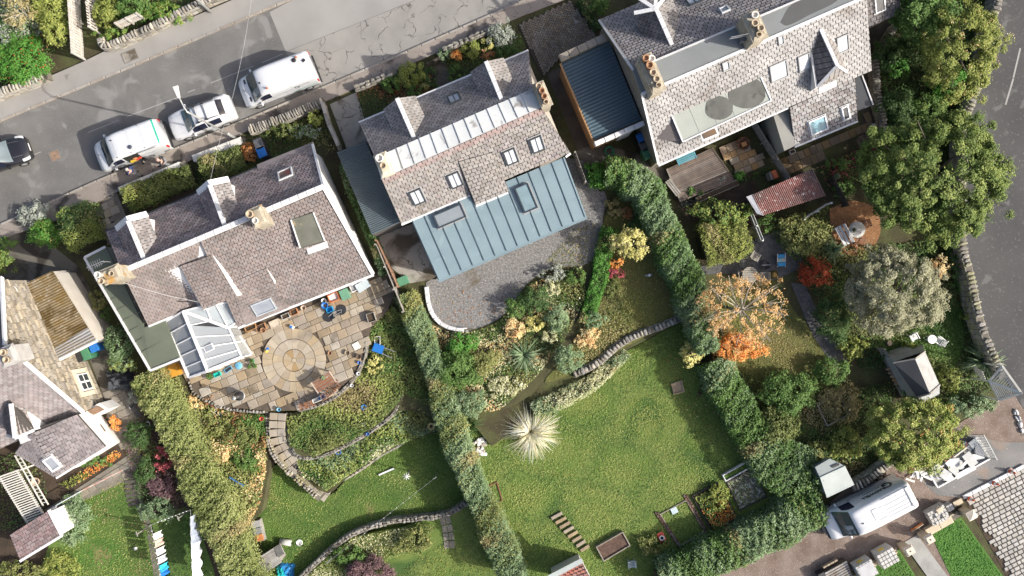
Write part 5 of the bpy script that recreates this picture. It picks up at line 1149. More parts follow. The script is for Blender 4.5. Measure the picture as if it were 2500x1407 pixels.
pieces(t,'flagstone',clip_rows([(1740,352),(1822,318),(1878,400),(1800,432)],.02,(.4,.5),(.4,.5,.6),hole=None),[mat('orange_flag',(.36,.24,.13),(.28,.19,.11),1.5,.85,.3,14,piece=.2,stain=((.07,.05,.035),.6,.6)),flag_ms[1]])
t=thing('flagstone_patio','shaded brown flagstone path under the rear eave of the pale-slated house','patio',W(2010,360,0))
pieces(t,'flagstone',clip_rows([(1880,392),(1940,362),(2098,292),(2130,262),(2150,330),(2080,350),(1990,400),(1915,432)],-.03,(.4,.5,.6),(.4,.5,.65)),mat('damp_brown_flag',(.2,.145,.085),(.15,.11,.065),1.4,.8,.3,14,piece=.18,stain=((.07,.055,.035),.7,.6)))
t=thing('flagstone_path','grey flagstones beside the white rear wing','path',W(200,1180,-.08))
pieces(t,'flagstone',clip_rows([(112,1245),(330,1102),(346,1122),(335,1155),(140,1255)],-.04,(.45,.55),(.5,.65),ANG+.15)+clip_rows([(245,962),(298,932),(352,985),(333,1108),(292,1088)],-.06,(.45,.55),(.5,.65)),mat('grey_brown_flag',(.23,.205,.17),(.17,.155,.125),1.3,.9,.3,14,piece=.18))
t=thing('stepping_path','broken slab path leading to the front of the white-gabled cottage','path',W(260,530,-.1))
pieces(t,'flagstone',clip_rows([(224,492),(284,473),(316,552),(262,590)],-.06,(.42,.5),(.4,.6),hole=lambda p:random.random()<.3),flag_ms[2])
# ---- steps
def steps(label,line,z0,z1,n,w,m,name='garden_steps',split=True,t_=.9):
    ln=[np.array(p,float)for p in smoothline(line,8)];L_=[0]
    for a,b in zip(ln[:-1],ln[1:]):L_.append(L_[-1]+np.linalg.norm(b-a))
    t=thing(name,label,'steps',W(*line[0],z0))
    def at(s_):
        s_*=L_[-1];i=min(int(np.searchsorted(L_,s_)),len(ln)-1);i=max(i,1);f=(s_-L_[i-1])/max(1e-6,L_[i]-L_[i-1]);return ln[i-1]+(ln[i]-ln[i-1])*f
    for k in range(n):
        z=z0+(z1-z0)*(k+1)/n;p=W(*at((k+.5)/n),z);a=W(*at(k/n),z);b=W(*at((k+1)/n),z);d=(b-a);ln_=d.length*t_;rz=math.atan2(d.y,d.x);s_=Vector((-d.y,d.x,0)).normalized()
        parts=((-.25,.5),(.25,.5))if split else((0,1),)
        obj('riser',MB().box((p.x,p.y,z-.25),(ln_,w*.96,.4),rz),core_m,t)
        for o_,f in parts:q=p+s_*(o_*w);bevel(obj('tread',MB().box((q.x,q.y,z-.03),(ln_*1.0,w*f-.025,.07),rz+random.uniform(-.03,.03)),random.choice(m)if isinstance(m,list)else m,t),.015,1)
    return t
tread=[mat('worn_tread',(.37,.325,.26),(.29,.25,.2),1.6,.9,.3,14,piece=.1,stain=((.17,.145,.11),.9,.62)),flag_ms[2]]
steps('curving flight of stone steps from the patio down to the sloping lawn',[(678,1008),(676,1050),(682,1085),(705,1125),(742,1165),(802,1212)],0,-1.66,13,1.0,tread)
steps('short flight of mossy stone steps beside the lower rubble wall',[(1085,1262),(1092,1290),(1095,1310),(1098,1340)],-1.3,-1.24,4,.7,[mat('mossy_tread',(.26,.24,.19),(.2,.185,.14),2,.9,.3)])
steps('dark timber steps between the shrub border and the lawn by the washing',[(320,1150),(318,1180),(322,1215),(328,1235)],0,-.06,8,.75,mat('dark_sleeper',(.1,.085,.075),(.07,.06,.052),3,.9,.3),split=False,t_=.75)
t=thing('log_steps','row of pale timber sleepers set as steps in the main lawn','steps',W(1390,1300,-.9))
for k in range(8):
    a=W(1346+10.2*k,1266+11.3*k,-.82);b=W(1372+9.4*k,1252+11.4*k,-.82);bevel(obj('sleeper',MB().bar(a,b,.2,.14),mat('sandy_sleeper',(.36,.29,.2),(.27,.215,.15),4,.9,.3,20,piece=.15),t),.015,1)
# ---- fences
def fence(label,a,b,z0,h,m,n,bw=.1,rails=2,name='timber_fence',posts=3,horizontal=False):
    """upright boards (or level slats) along the ground line a-b"""
    A,B=W(*a,z0),W(*b,z0);d=(B-A).normalized();s_=Vector((-d.y,d.x,0));t=thing(name,label,'fence',A)
    for k in range(posts):p=A.lerp(B,k/(posts-1));obj('post',MB().box((p.x,p.y,z0+h/2),(.09,.09,h+.1),math.atan2(d.y,d.x)),m,t)
    if horizontal:
        for k in range(n):z=z0+h*(k+.7)/n;obj('slat',MB().bar(A+Z*(z-z0)+s_*.06,B+Z*(z-z0)+s_*.06,.025,h/n*.72),m,t)
    else:
        for k in range(rails):z=h*(.25+.55*k);obj('rail',MB().bar(A+Z*z,B+Z*z,.05,.08),m,t)
        for k in range(n):p=A.lerp(B,(k+.5)/n)+s_*.04;obj('board',MB().box((p.x,p.y,z0+h/2+random.uniform(-.02,.02)),((B-A).length/n*bw*10,.022,h),math.atan2(d.y,d.x)),m,t)
    return t
pic=mat('pale_picket',(.5,.47,.42),(.4,.37,.33),3,.85,.2,20,piece=.12)
fence('pale paling fence beside the yellow-green hedge across the street',(207,146),(195,-30),0,1.5,pic,26,.085)
fence('pale paling fence between the alley and the clipped shrubs across the street',(243,82),(232,-30),0,1.3,pic,16,.06)
fence('short paling fence above the ragged wall across the street',(300,70),(352,46),.5,1.0,pic,10,.08)
fence('brown boundary fence beside the stained concrete apron',(925,590),(975,700),0,1.2,mat('red_brown_board',(.33,.19,.12),(.25,.15,.1),3,.85,.2),10,.09)
fence('grey board fence beside the rear corner of the grey slate cottage',(1400,380),(1425,450),0,1.3,wood_g,8,.09)
fence('slatted lattice fence behind the log pile',(2140,850),(2178,912),0,1.1,wood_g,12,.06)
fence('dark fence between the red-tiled shed and the gravel circle',(2020,440),(2055,505),0,1.0,mat('dark_fence_board',(.09,.075,.06),(.06,.05,.04),3,.9),6,.09)
fence('weathered horizontal rail fence beside the small flagstone patio',(1830,308),(1912,440),0,1.1,wood_g,4,.1,posts=4,horizontal=True)
fence('thin white rail fence along the slate path',(1822,520),(1850,590),0,1.0,lead_w,2,.1,posts=3,horizontal=True)
fence('pale rail above the flower bed behind the red-tiled shed',(1950,540),(2015,500),0,1.0,lead_w,2,.1,posts=3,horizontal=True)
fence('low brown gate fence at the yellow shrub garden path',(1046,163),(1076,150),0,.8,mat('dark_gate',(.12,.1,.08),(.08,.07,.055),3,.9),8,.07)
fence('garden fence of old boards above the grey hedge by the log store',(925,600),(990,760),0,1.4,wood_g,5,.1,posts=4,horizontal=True)
# ---------------------------------------------------------------- sheds and garden structures
t=thing('red_roofed_shed','shed with patchy red and black corrugated roof between hedge and flower bed','shed',W(1920,470,0))
q=[W(1860,527,2.0),W(2016,478,2.0),W(1984,412,2.3),W(1836,476,2.3)]
corrugated('corrugated_roof',t,q,mat('patchy_red_tin',(.24,.1,.085),(.1,.075,.07),.55,.7,.3,12,fine=((.5,.46,.43),5,.6)),.11,.04,'v')
obj('wall',MB().prism([Vector((p.x,p.y,1.95))for p in(W(1842,480,1.95),W(1862,522,1.95),W(2010,476,1.95),W(1982,416,1.95))],-.2),flat('dark_timber_wall',(.08,.065,.05),.9),t)
obj('gable_board',MB().slab([W(1822,481,2.15),W(1838,475,2.32),W(1864,527,2.05),W(1848,522,1.95)],.06),lead_w,t)
gsh=mat('grey_shed_boards',(.36,.355,.34),(.28,.275,.262),2.5,.8,.2,18,piece=.1);gft=mat('charcoal_roof_felt',(.07,.073,.078),(.055,.058,.062),1.2,.8,.2,18)
t=thing('garden_shed','grey gabled garden shed with charcoal felt roof by the rowan tree','shed',W(2240,930,0))
le0,le1,ri0,ri1,re0,re1=W(2180,886,2.0),W(2238,970,2.0),W(2234,876,2.55),W(2270,961,2.55),W(2258,858,2.0),W(2294,940,2.0)
obj('wall',MB().add([Vector((p.x,p.y,-.1))for p in(W(2188,872,2),W(2246,850,2),W(2288,950,2),W(2240,978,2))]+[W(2188,882,1.95),W(2250,860,1.95),W(2288,942,1.95),W(2240,968,1.95)],[(0,1,5,4),(1,2,6,5),(2,3,7,6),(3,0,4,7)]),gsh,t)
obj('front_gable',MB().quad(W(2190,882,1.9),W(2256,858,1.9),W(2252,840,0),W(2195,865,0)),gsh,t)
obj('felt_roof',MB().slab([le0,le1,ri1,ri0],.06),gft,t)
obj('board_roof',MB().slab([re0,re1,ri1,ri0],.05),gsh,t)
for a,b in((le0,ri0),(ri0,re0),(le1,ri1),(ri1,re1)):obj('bargeboard',MB().bar(a+Z*.02,b+Z*.02,.08,.09),wood_g,t)
obj('rear_gable',MB().quad(W(2240,970,1.9),W(2294,942,1.9),W(2294,962,.4),W(2250,985,.4)),mat('blue_grey_boards',(.38,.4,.4),(.3,.32,.32),2,.7),t)
t=thing('slatted_arbour','white slatted arbour with pyramid roof at the corner of the roadside wall','arbour',W(2440,935,0))
ap=W(2493,960,2.9);c1,c2,c3,c4=W(2446,894,2.2),W(2414,931,1.9),W(2438,977,1.9),W(2405,905,1.8)
slw=mat('white_slat',(.66,.64,.58),(.56,.54,.48),3,.7,piece=.08)
for tri in((c1,c2),(c2,c3)):
    for k in range(13):s_=(k+.5)/13;obj('slat',MB().bar(tri[0].lerp(ap,s_),tri[1].lerp(ap,s_),.06,.03),slw,t)
    obj('edge_board',MB().bar(tri[0],tri[1],.06,.08),slw,t)
for c in(c1,c2,c3):obj('hip_board',MB().bar(c+Z*.04,ap+Z*.04,.12,.06),slw,t);obj('post',MB().box((c.x,c.y,c.z/2),(.1,.1,c.z)),slw,t)
for k in range(5):p=c2.lerp(c4,k/5);obj('side_rail',MB().bar(p-Z*.3,p-Z*1.4+Vector((0,.3,0)),.06,.05),slw,t)
obj('finial',MB().lathe(ap,[(.05,-.05),(.07,.05),(.02,.15),(0,.2)],8),slw,t)
mint=mat('mint_grey_metal',(.4,.44,.42),(.35,.385,.37),1.5,.45)
t=thing('metal_shed','mint-grey metal store beside the lettered van','shed',W(2035,1168,-.1))
a0,a1,b0_,b1,d0,d1=W(2019,1216,1.3),W(2086,1184,1.3),W(2002,1166,1.6),W(2063,1138,1.6),W(1990,1141,1.5),W(2026,1120,1.5)
obj('roof_panel',MB().slab([a0,a1,b1,b0_],.05),mint,t);obj('lid_panel',MB().slab([b0_,b1,d1,d0],.05),mat('mint_lid',(.33,.37,.35),(.3,.33,.32),1.5,.45),t)
obj('wall',MB().prism([Vector((p.x,p.y,1.25))for p in(W(2020,1210,1.25),W(2082,1182,1.25),W(2030,1126,1.25),W(1994,1144,1.25))],-.2),mint,t);obj('vent_window',MB().slab([W(2030,1138,1.62),W(2048,1131,1.62),W(2050,1136,1.62),W(2033,1143,1.62)],.02),trim_k,t)
obj('panel_lip',MB().bar(b0_+Z*.02,b1+Z*.02,.05,.06),mint,t)
t=thing('slate_shed','small shed with mauve slate roof and white verge next to the pergola','shed',W(90,1310,0))
q=[W(50,1370,2.0),W(152,1308,2.0),W(120,1245,2.5),W(24,1306,2.5)]
d=obj('roof',MB().slab(q,.08),under,t);slates(d,q,.3,.19,[mat('plum_red_slate',(.24,.18,.18),(.19,.145,.145),1,.75,.3,20,piece=.2)],160)
obj('wall',MB().prism([Vector((p.x,p.y,1.9))for p in(W(54,1362,1.9),W(150,1304,1.9),W(122,1250,1.9),W(30,1306,1.9))],-.2),white_p,t)
for a,b in((0,1),(1,2)):obj('white_verge',MB().bar(q[a]+Z*.04,q[b]+Z*.04,.14,.1),upvc,t)
obj('side_apron',MB().slab([W(118,1245,1.2),W(138,1236,.9),W(156,1300,.9),W(150,1310,1.2)],.05),white_p,t)
t=thing('white_pergola','white slatted pergola and leaning ladder behind the slate shed','pergola',W(70,1200,0))
for k in range(24):s_=k/23;obj('slat',MB().bar(W(-5+74*s_,1166+118*s_,2.0),W(45+70*s_,1148+118*s_,2.0),.07,.05),slw,t)
for a,b in(((0,1165),(72,1285)),((42,1150),(112,1268))):obj('beam',MB().bar(W(*a,1.94),W(*b,1.94),.08,.1),slw,t)
for x,y in((0,1165),(72,1285),(42,1150),(112,1268)):p=W(x,y,1.94);obj('post',MB().box((p.x,p.y,.9),(.09,.09,2.0)),slw,t)
t=thing('ladder','long white ladder lying along the pergola edge','ladder',W(85,1190,2.05))
for dx in(0,12):obj('stile',MB().bar(W(36+dx,1112,2.1),W(106+dx,1236-dx*.3,2.1),.06,.06),slw,t)
for k in range(15):obj('rung',MB().bar(W(36+4.7*k,1114+8.2*k,2.1),W(48+4.7*k,1112+8.1*k,2.1),.035,.035),slw,t)
t=thing('small_shed','weathered grey wooden shed beside the blue tarpaulin','shed',W(655,1365,-1.7))
q=[W(648,1400,-.2),W(688,1373,-.2),W(668,1338,.0),W(626,1364,.0)]
d=obj('roof',MB().slab(q,.06),wood_g,t)
for k in range(9):obj('roof_board',MB().bar(q[0].lerp(q[3],(k+.5)/9)+Z*.03,q[1].lerp(q[2],(k+.5)/9)+Z*.03,.1,.03),mat('grey_weatherboard',(.33,.32,.3),(.25,.24,.22),3,.85,piece=.15),d)
obj('wall',MB().prism([Vector((p.x,p.y,-.28))for p in(W(650,1396,-.3),W(684,1373,-.3),W(668,1344,-.3),W(632,1366,-.3))],-1.9),wood_g,t);obj('open_lid',MB().slab([W(668,1337,.05),W(684,1328,.3),W(694,1352,.3),W(680,1362,.05)],.04),wood_g,t)
t=thing('tiled_outhouse','roof of red tiles with mint ridge at the foot of the main lawn','outhouse',W(1390,1395,-.9))
q=[W(1350,1440,1.0),W(1450,1430,1.0),W(1420,1372,1.5),W(1345,1412,1.5)]
d=obj('roof',MB().slab(q,.08),under,t);slates(d,q,.26,.2,[mat('red_roof_tile',(.3,.13,.1),(.24,.11,.09),1.5,.8,.2,14,piece=.2)],120);obj('ridge_board',MB().bar(W(1330,1416,1.55),W(1422,1368,1.55),.3,.08),mint,t);obj('wall',MB().prism([Vector((p.x,p.y,.95))for p in(W(1352,1430,.95),W(1446,1428,.95),W(1418,1376,.95),W(1348,1412,.95))],-1),harl,t)
# ---------------------------------------------------------------- raised beds and timber
slp=mat('grey_sleeper',(.3,.27,.22),(.22,.195,.16),3,.9,.3,18,piece=.12)
def raised(label,pts,z0,h,m,fill,name='raised_bed',w=.07):
    P=[W(x,y,z0+h)for x,y in pts];c=sum(P,Vector())/4;t=thing(name,label,'raised bed',Vector((c.x,c.y,z0)))
    for i in range(4):a,b=P[i],P[(i+1)%4];d_=(b-a).normalized()*(w/2 if i%2 else-w/2);bevel(obj('side_board',MB().bar(Vector((a.x-d_.x,a.y-d_.y,z0+h/2)),Vector((b.x+d_.x,b.y+d_.y,z0+h/2)),w,h+.05),m,t),.01,1)
    obj('bed_fill',MB().prism([c.lerp(p,.97)-Z*(.07+c.z-p.z)for p in P],z0-.1),fill,t);return t
raised('raised bed of bare brown soil beside the main lawn sleepers',[(1456,1336),(1520,1300),(1538,1332),(1474,1370)],-.9,.3,slp,mat('leaf_litter_soil',(.13,.08,.06),(.08,.05,.038),5,.95,.6,14))
raised('white-framed trough of turf in the corner of the main lawn',[(1765,1161),(1826,1127),(1833,1141),(1772,1175)],-.9,.25,lead_w,lawn_d)
raised('square bed of white pebbles at the corner hedge',[(1775,1178),(1838,1143),(1872,1212),(1806,1246)],-.9,.08,flat('dark_bed_edge',(.07,.06,.05),.9),mat('pale_pebbles',(.2,.18,.16),(.13,.115,.1),3,.95,.8,14,fine=((.6,.58,.54),6,.5)))
raised('bed of yellowing vegetables edged with boards',[(1690,1212),(1752,1180),(1800,1262),(1740,1300)],-.9,.15,flat('dark_bed_edge',(.07,.06,.05),.9),soil)
raised('plain turf plot between two brick edgings',[(1612,1256),(1675,1222),(1722,1300),(1658,1334)],-.9,.06,slp,lawn_d)
for(a,b,w_,lb)in(((1672,1208),(1735,1318),.3,'broad brick edging beside the yellowing vegetables'),((1602,1250),(1662,1338),.25,'broad brick edging beside the red kneeler')):
    t=thing('brick_edging',lb,'edging',W(*a,-.9));it=[];A,B=W(*a,-.86),W(*b,-.86);d_=(B-A).normalized();s_=Vector((-d_.y,d_.x,0));n=int((B-A).length/.22)
    for k in range(n):
        for r in(-1,1):c=A.lerp(B,(k+.5+.25*r)/n)+s_*(r*w_/4);it.append(frame(c,d_,s_,(0,0,1),.2,w_/2-.02,.1))
    pieces(t,'brick',it,mat('dark_garden_brick',(.16,.1,.08),(.11,.075,.06),3,.9,.3,piece=.35))
raised('small bed of rust-coloured bark beside the middle hedge',[(1193,1186),(1213,1178),(1226,1222),(1206,1231)],-.9,.05,flat('rust_edge',(.2,.09,.05),.9),mat('rust_bark',(.3,.12,.07),(.2,.08,.05),5,.95,.6,14))
raised('square cover of woven straw on the lawn',[(1640,938),(1664,930),(1670,956),(1646,963)],-.9,.12,mat('straw_weave',(.42,.33,.22),(.33,.25,.17),6,.9,.4),mat('straw_weave',(.42,.33,.22),(.33,.25,.17),6,.9,.4),'straw_cover')
# ---------------------------------------------------------------- plants
PAL={
 'dark':[(.022,.045,.014),(.045,.085,.025),(.085,.14,.045)],'green':[(.035,.075,.018),(.07,.13,.03),(.13,.2,.06)],
 'bright':[(.035,.1,.015),(.06,.17,.025),(.11,.23,.05)],'yg':[(.075,.1,.02),(.16,.19,.045),(.28,.29,.085)],
 'hedge':[(.085,.115,.032),(.18,.205,.07),(.29,.3,.135)],'rowan':[(.07,.115,.02),(.16,.205,.045),(.31,.31,.1)],'lawn':[(.085,.15,.028),(.12,.19,.038),(.18,.24,.065)],'lawny':[(.14,.18,.042),(.205,.24,.065),(.28,.3,.11)],'silver':[(.06,.1,.045),(.13,.19,.095),(.24,.3,.18)],
 'willow':[(.11,.12,.065),(.21,.21,.13),(.36,.35,.25)],'yellow':[(.2,.19,.05),(.36,.34,.12),(.5,.47,.22)],
 'orange':[(.3,.1,.02),(.5,.2,.05),(.62,.34,.13)],'peach':[(.38,.2,.08),(.55,.36,.18),(.65,.5,.3)],'red':[(.13,.02,.01),(.28,.05,.02),(.4,.1,.04)],
 'pink':[(.16,.03,.035),(.3,.07,.08),(.4,.13,.13)],'purple':[(.06,.03,.035),(.12,.07,.075),(.2,.13,.13)],'rust':[(.15,.07,.03),(.26,.13,.06),(.36,.2,.1)],
 'cream':[(.12,.15,.05),(.36,.35,.2),(.58,.54,.38)],'grey':[(.11,.13,.1),(.22,.24,.2),(.36,.37,.33)],'dry':[(.12,.1,.045),(.22,.19,.085),(.33,.29,.15)],
 'meadow':[(.05,.07,.02),(.1,.125,.035),(.19,.2,.075)],'mixed':[(.05,.07,.02),(.13,.15,.045),(.27,.25,.1)],'oak':[(.035,.065,.015),(.09,.135,.03),(.23,.26,.08)],'branch':[(.3,.15,.05),(.42,.27,.12),(.5,.38,.2)],
 'straw':[(.4,.32,.18),(.6,.52,.36),(.72,.66,.5)],'blue':[(.03,.08,.2),(.05,.15,.35),(.1,.25,.5)],'white':[(.5,.5,.46),(.65,.65,.6),(.75,.75,.72)]}
def pcol(pal,t):
    p=np.minimum(.8,np.array(PAL[pal])*1.6);t=np.clip(t,0,1)*2;i=np.minimum(t.astype(int),1);f=(t-i)[:,None];return p[i]*(1-f)+p[i+1]*f
def unitv(n):
    v=rng.normal(size=(n,3));return v/np.linalg.norm(v,axis=1)[:,None]
def leafobj(name,C,Nn,sz,col,parent=None,asp=.6,o0=None):
    n=len(C);Nn=Nn+np.array([.5,-.11,.45]);Nn=Nn/np.maximum(1e-6,np.linalg.norm(Nn,axis=1))[:,None];t=np.cross(Nn,unitv(n));t/=np.maximum(1e-6,np.linalg.norm(t,axis=1))[:,None];b=np.cross(Nn,t)
    s=sz[:,None];V4=np.stack([C-t*s*.5,C+b*s*asp*.5+Nn*s*.08,C+t*s*.5,C-b*s*asp*.5+Nn*s*.08],1).reshape(-1,3)
    c0=C.mean(0)if o0 is None else np.array(o0);me=bpy.data.meshes.new(name);me.vertices.add(4*n);me.vertices.foreach_set('co',(V4-c0).ravel())
    me.loops.add(4*n);me.loops.foreach_set('vertex_index',np.arange(4*n));me.polygons.add(n);me.polygons.foreach_set('loop_start',np.arange(0,4*n,4));me.polygons.foreach_set('loop_total',np.full(n,4))
    me.update(calc_edges=True);a=me.color_attributes.new('Col','FLOAT_COLOR','POINT');a.data.foreach_set('color',np.concatenate([np.repeat(col,4,0),np.ones((4*n,1))],1).ravel())
    me.materials.append(m_leaf);o=bpy.data.objects.new(name,me);COL.objects.link(o);o.parent=parent;o.location=Vector(c0)-wl(parent);WLOC[o.name]=Vector(c0);return o
def clumps(c,R,K,rc,n,pal,leaf=.11,low=-.35,var=.5,flatz=.75,deep=.5,lob=1):
    """leaves gathered in clumps over an ellipsoid; returns positions, normals, sizes, colours"""
    d=unitv(K*3);d=d[d[:,2]>low][:K];K=len(d);rad=rng.uniform(deep,1.0,K)**.6;az=np.arctan2(d[:,1],d[:,0]);ph=rng.uniform(0,6.28,3);lb=1+lob*(.15*np.sin(3*az+ph[0])+.1*np.sin(5*az+ph[1])+.07*np.sin(8*az+ph[2]))+(rng.uniform(0,1,K)<.12)*rng.uniform(.05,.22,K);cc=np.array(c)+d*np.array(R)*(rad*lb)[:,None]
    ct=np.clip(rng.normal(.5,.26,K),0,1);w=rng.integers(0,K,n);r=rc*rng.uniform(.6,1.35,K)[w]
    u=unitv(n);q=rng.uniform(0,1,n)**.45;P=cc[w]+u*(r*q)[:,None]*np.array([1,1,flatz])+rng.normal(size=(n,3))*(rng.uniform(0,1,n)<.15)[:,None]*.09
    Nn=u*.5+d[w]*.5+np.array([0,0,.55])+rng.normal(size=(n,3))*.45
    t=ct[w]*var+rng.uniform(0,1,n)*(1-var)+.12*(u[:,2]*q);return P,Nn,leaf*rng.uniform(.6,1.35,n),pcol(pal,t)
bark=mat('grey_bark',(.2,.165,.13),(.13,.105,.085),6,.9,.4,20);bark_p=mat('pale_bark',(.45,.4,.33),(.34,.3,.24),6,.85,.3,20)
def shrub(label,px,py,rx,ry,h,pal,z0=-.12,name='shrub',leaf=.12,dens=1.0,K=None,extra=None,cat=None,ang=0,low=-.35,rc=None,group=None):
    c=W(px,py,z0+h*.5);R_=(rx/S,ry/S,h*.52);base=Vector((c.x,c.y,z0));t=thing(name,label,cat or name.replace('_',' '),base,group=group)
    area_=math.pi*R_[0]*R_[1];n=int(max(160,min(14000,area_*420*dens*(1+.35*h)*(.12/leaf)**1.5)));K=K or int(max(12,min(260,area_*20)))
    rc=rc or max(.12,min(.3,.24*min(R_[0],R_[1])))
    P,Nn,s_,col=clumps(c,(max(.1,R_[0]-rc*.6),max(.1,R_[1]-rc*.6),max(.1,R_[2]-rc*.4)),K,rc,n,pal,leaf,low)
    if extra:
        for pal2,fr in extra:
            m_=rng.uniform(0,1,n)<fr;col[m_]=pcol(pal2,rng.uniform(0,1,m_.sum()))
    P[:,2]=np.maximum(P[:,2],z0+.02)
    leafobj('foliage',P,Nn,s_,col,t)
    for k in range(3):
        a=2.1*k+px;obj('stem',MB().tube([base+Vector((.05*math.cos(a),.05*math.sin(a),-.03)),base+Vector((R_[0]*.3*math.cos(a),R_[1]*.3*math.sin(a),h*.6))],.03,5,.012),bark,t)
    return t
def tree(label,px,py,rx,ry,h,pal,z0=-.12,leaf=.15,K=None,n=16000,rc=.5,extra=None,name='tree',barkm=None,bare=0,cz=.62,trunk=.16,low=-.5,var=.5,lean=(0,0),deep=.45):
    c=W(px,py,z0+h*cz);R_=(rx/S,ry/S,h*(1-cz)*.95);base=Vector((c.x+lean[0],c.y+lean[1],z0));t=thing(name,label,'tree',base);bm_=barkm or bark
    top=c+Vector((0,0,R_[2]*.3));mid=base.lerp(c,.55)+Vector((.15,-.1,0));tr=obj('trunk',MB().tube([base-Z*.1,base.lerp(mid,.5),mid,top],trunk,8,trunk*.3),bm_,t)
    nb=10+bare
    for k in range(nb):
        a=2*math.pi*k/nb+random.uniform(-.3,.3);e=c+Vector((R_[0]*.86*math.cos(a),R_[1]*.86*math.sin(a),R_[2]*random.uniform(-.1,.75)));s_=mid.lerp(top,random.uniform(0,.8));m_=s_.lerp(e,.5)+Vector((random.uniform(-.2,.2),random.uniform(-.2,.2),.2))
        obj('branch',MB().tube([s_,m_,e],trunk*.38,5,.014),bm_,t)
        if bare:
            for q in range(4):p=m_.lerp(e,random.uniform(0,.8));obj('twig',MB().tube([p,p+Vector((random.uniform(-.7,.7),random.uniform(-.7,.7),random.uniform(.0,.4)))],.018,4,.006),bm_,t)
    K=K or int(26+R_[0]*R_[1]*7);P,Nn,s_,col=clumps(c,(R_[0]-rc*.5,R_[1]-rc*.5,R_[2]),K,rc,n,pal,leaf,low,var,.6,deep,.35)
    if extra:
        for pal2,fr in extra:
            g=rng.integers(0,len(P),int(fr*len(P)/8))
            for i in g:
                q=slice(i,i+1);P2=P[i]+rng.normal(size=(8,3))*.09;P=np.concatenate([P,P2]);Nn=np.concatenate([Nn,np.tile([[0,0,1.]],(8,1))+rng.normal(size=(8,3))*.3]);s_=np.concatenate([s_,rng.uniform(.06,.11,8)]);col=np.concatenate([col,pcol(pal2,rng.uniform(0,1,8))])
    leafobj('crown',P,Nn,s_,col,t);return t
def hedge(label,line,w,h,pal,z0=-.12,leaf=.11,dens=330,name='hedge',pal2=None,sm=True,rough=.26,pal_side=None):
    """a dense clipped hedge along a photo line (top centre line), w in photo pixels or a list of widths"""
    L2=smoothline(line,6)if sm and len(line)>2 else[np.array(p,float)for p in line];ln=[W(p[0],p[1],z0+h)for p in L2];m=len(ln)
    ws=np.interp(np.linspace(0,1,m),np.linspace(0,1,len(w)),np.array(w)/S)if isinstance(w,(list,tuple))else np.full(m,w/S)
    t=thing(name,label,'hedge',Vector((ln[0].x,ln[0].y,z0)))
    tp=np.array([tuple(p)for p in ln]);seg=np.linalg.norm(np.diff(tp,axis=0),axis=1);cum=np.concatenate([[0],np.cumsum(seg)]);T=cum[-1]
    tan=np.gradient(tp,axis=0);tan/=np.linalg.norm(tan,axis=1)[:,None];nor=np.stack([-tan[:,1],tan[:,0],0*tan[:,0]],1)
    core=ribbon(ln,float(ws.mean())*.62,z0-.1,z0+h*.8);obj('hedge_core',core,mat('twiggy_core',(.045,.05,.02),(.03,.03,.015),5,.95,.6,14),t)
    n=int(T*(ws.mean()+2*h)*dens);s_=rng.uniform(0,T,n);u=rng.uniform(-1,1,n);side=rng.uniform(0,1,n)<(2*h/(ws.mean()+2*h))*.6
    def at(a):return np.stack([np.interp(s_,cum,a[:,k])for k in range(3)],1)
    p=at(tp);nn=at(nor);wv=np.interp(s_,cum,ws)*(1+.1*np.sin(s_*.8+1)+.08*np.sin(s_*2.3*np.sign(u)+u));p[:,2]+=0
    f1=sum(np.sin(s_*k1+u*k2+ph)for k1,k2,ph in((1.3,1.7,.3),(3.1,-2.3,1.),(6.7,4.1,2.),(11.,-7.,.5),(17.,9.,3.)))/4;zz=np.where(side,rng.uniform(0,1,n)**.7,1.0)
    uu=np.where(side,np.sign(u)*(1+rough*.6*f1),u);prof=np.sqrt(np.clip(1-.38*np.abs(uu)**4,.3,1))
    C=p+nn*(uu*wv/2*np.where(side,.82+.18*(1-zz),1))[:,None];C[:,2]=z0+h*zz*np.where(side,.95,prof)+f1*rough*np.where(side,0,1)+rng.normal(size=n)*.05
    Nn=nn*(uu*np.where(side,1.2,.25))[:,None]+np.array([0,0,1.])*np.where(side,.35,1)[:,None]+rng.normal(size=(n,3))*.5;C+=rng.normal(size=(n,3))*.05
    g=.5+.5*f1;tt=.4*g+.5*rng.uniform(0,1,n)+.1*np.sin(s_*.7+2*u);col=pcol(pal,tt);k=(np.sin(s_*1.9)*np.sin(s_*.63+1)+.5*u*np.sin(s_*3.1)+rng.normal(size=n)*.25)>.95;col[k]=pcol('dry',tt[k])
    if pal2:
        k=(np.sin(s_*.9+1)+np.sin(s_*2.3+u)+rng.normal(size=n)*1.1)>pal2[1];col[k]=pcol(pal2[0],tt[k])
    leafobj('foliage',C,Nn,leaf*rng.uniform(.6,1.3,n),col,t);return t
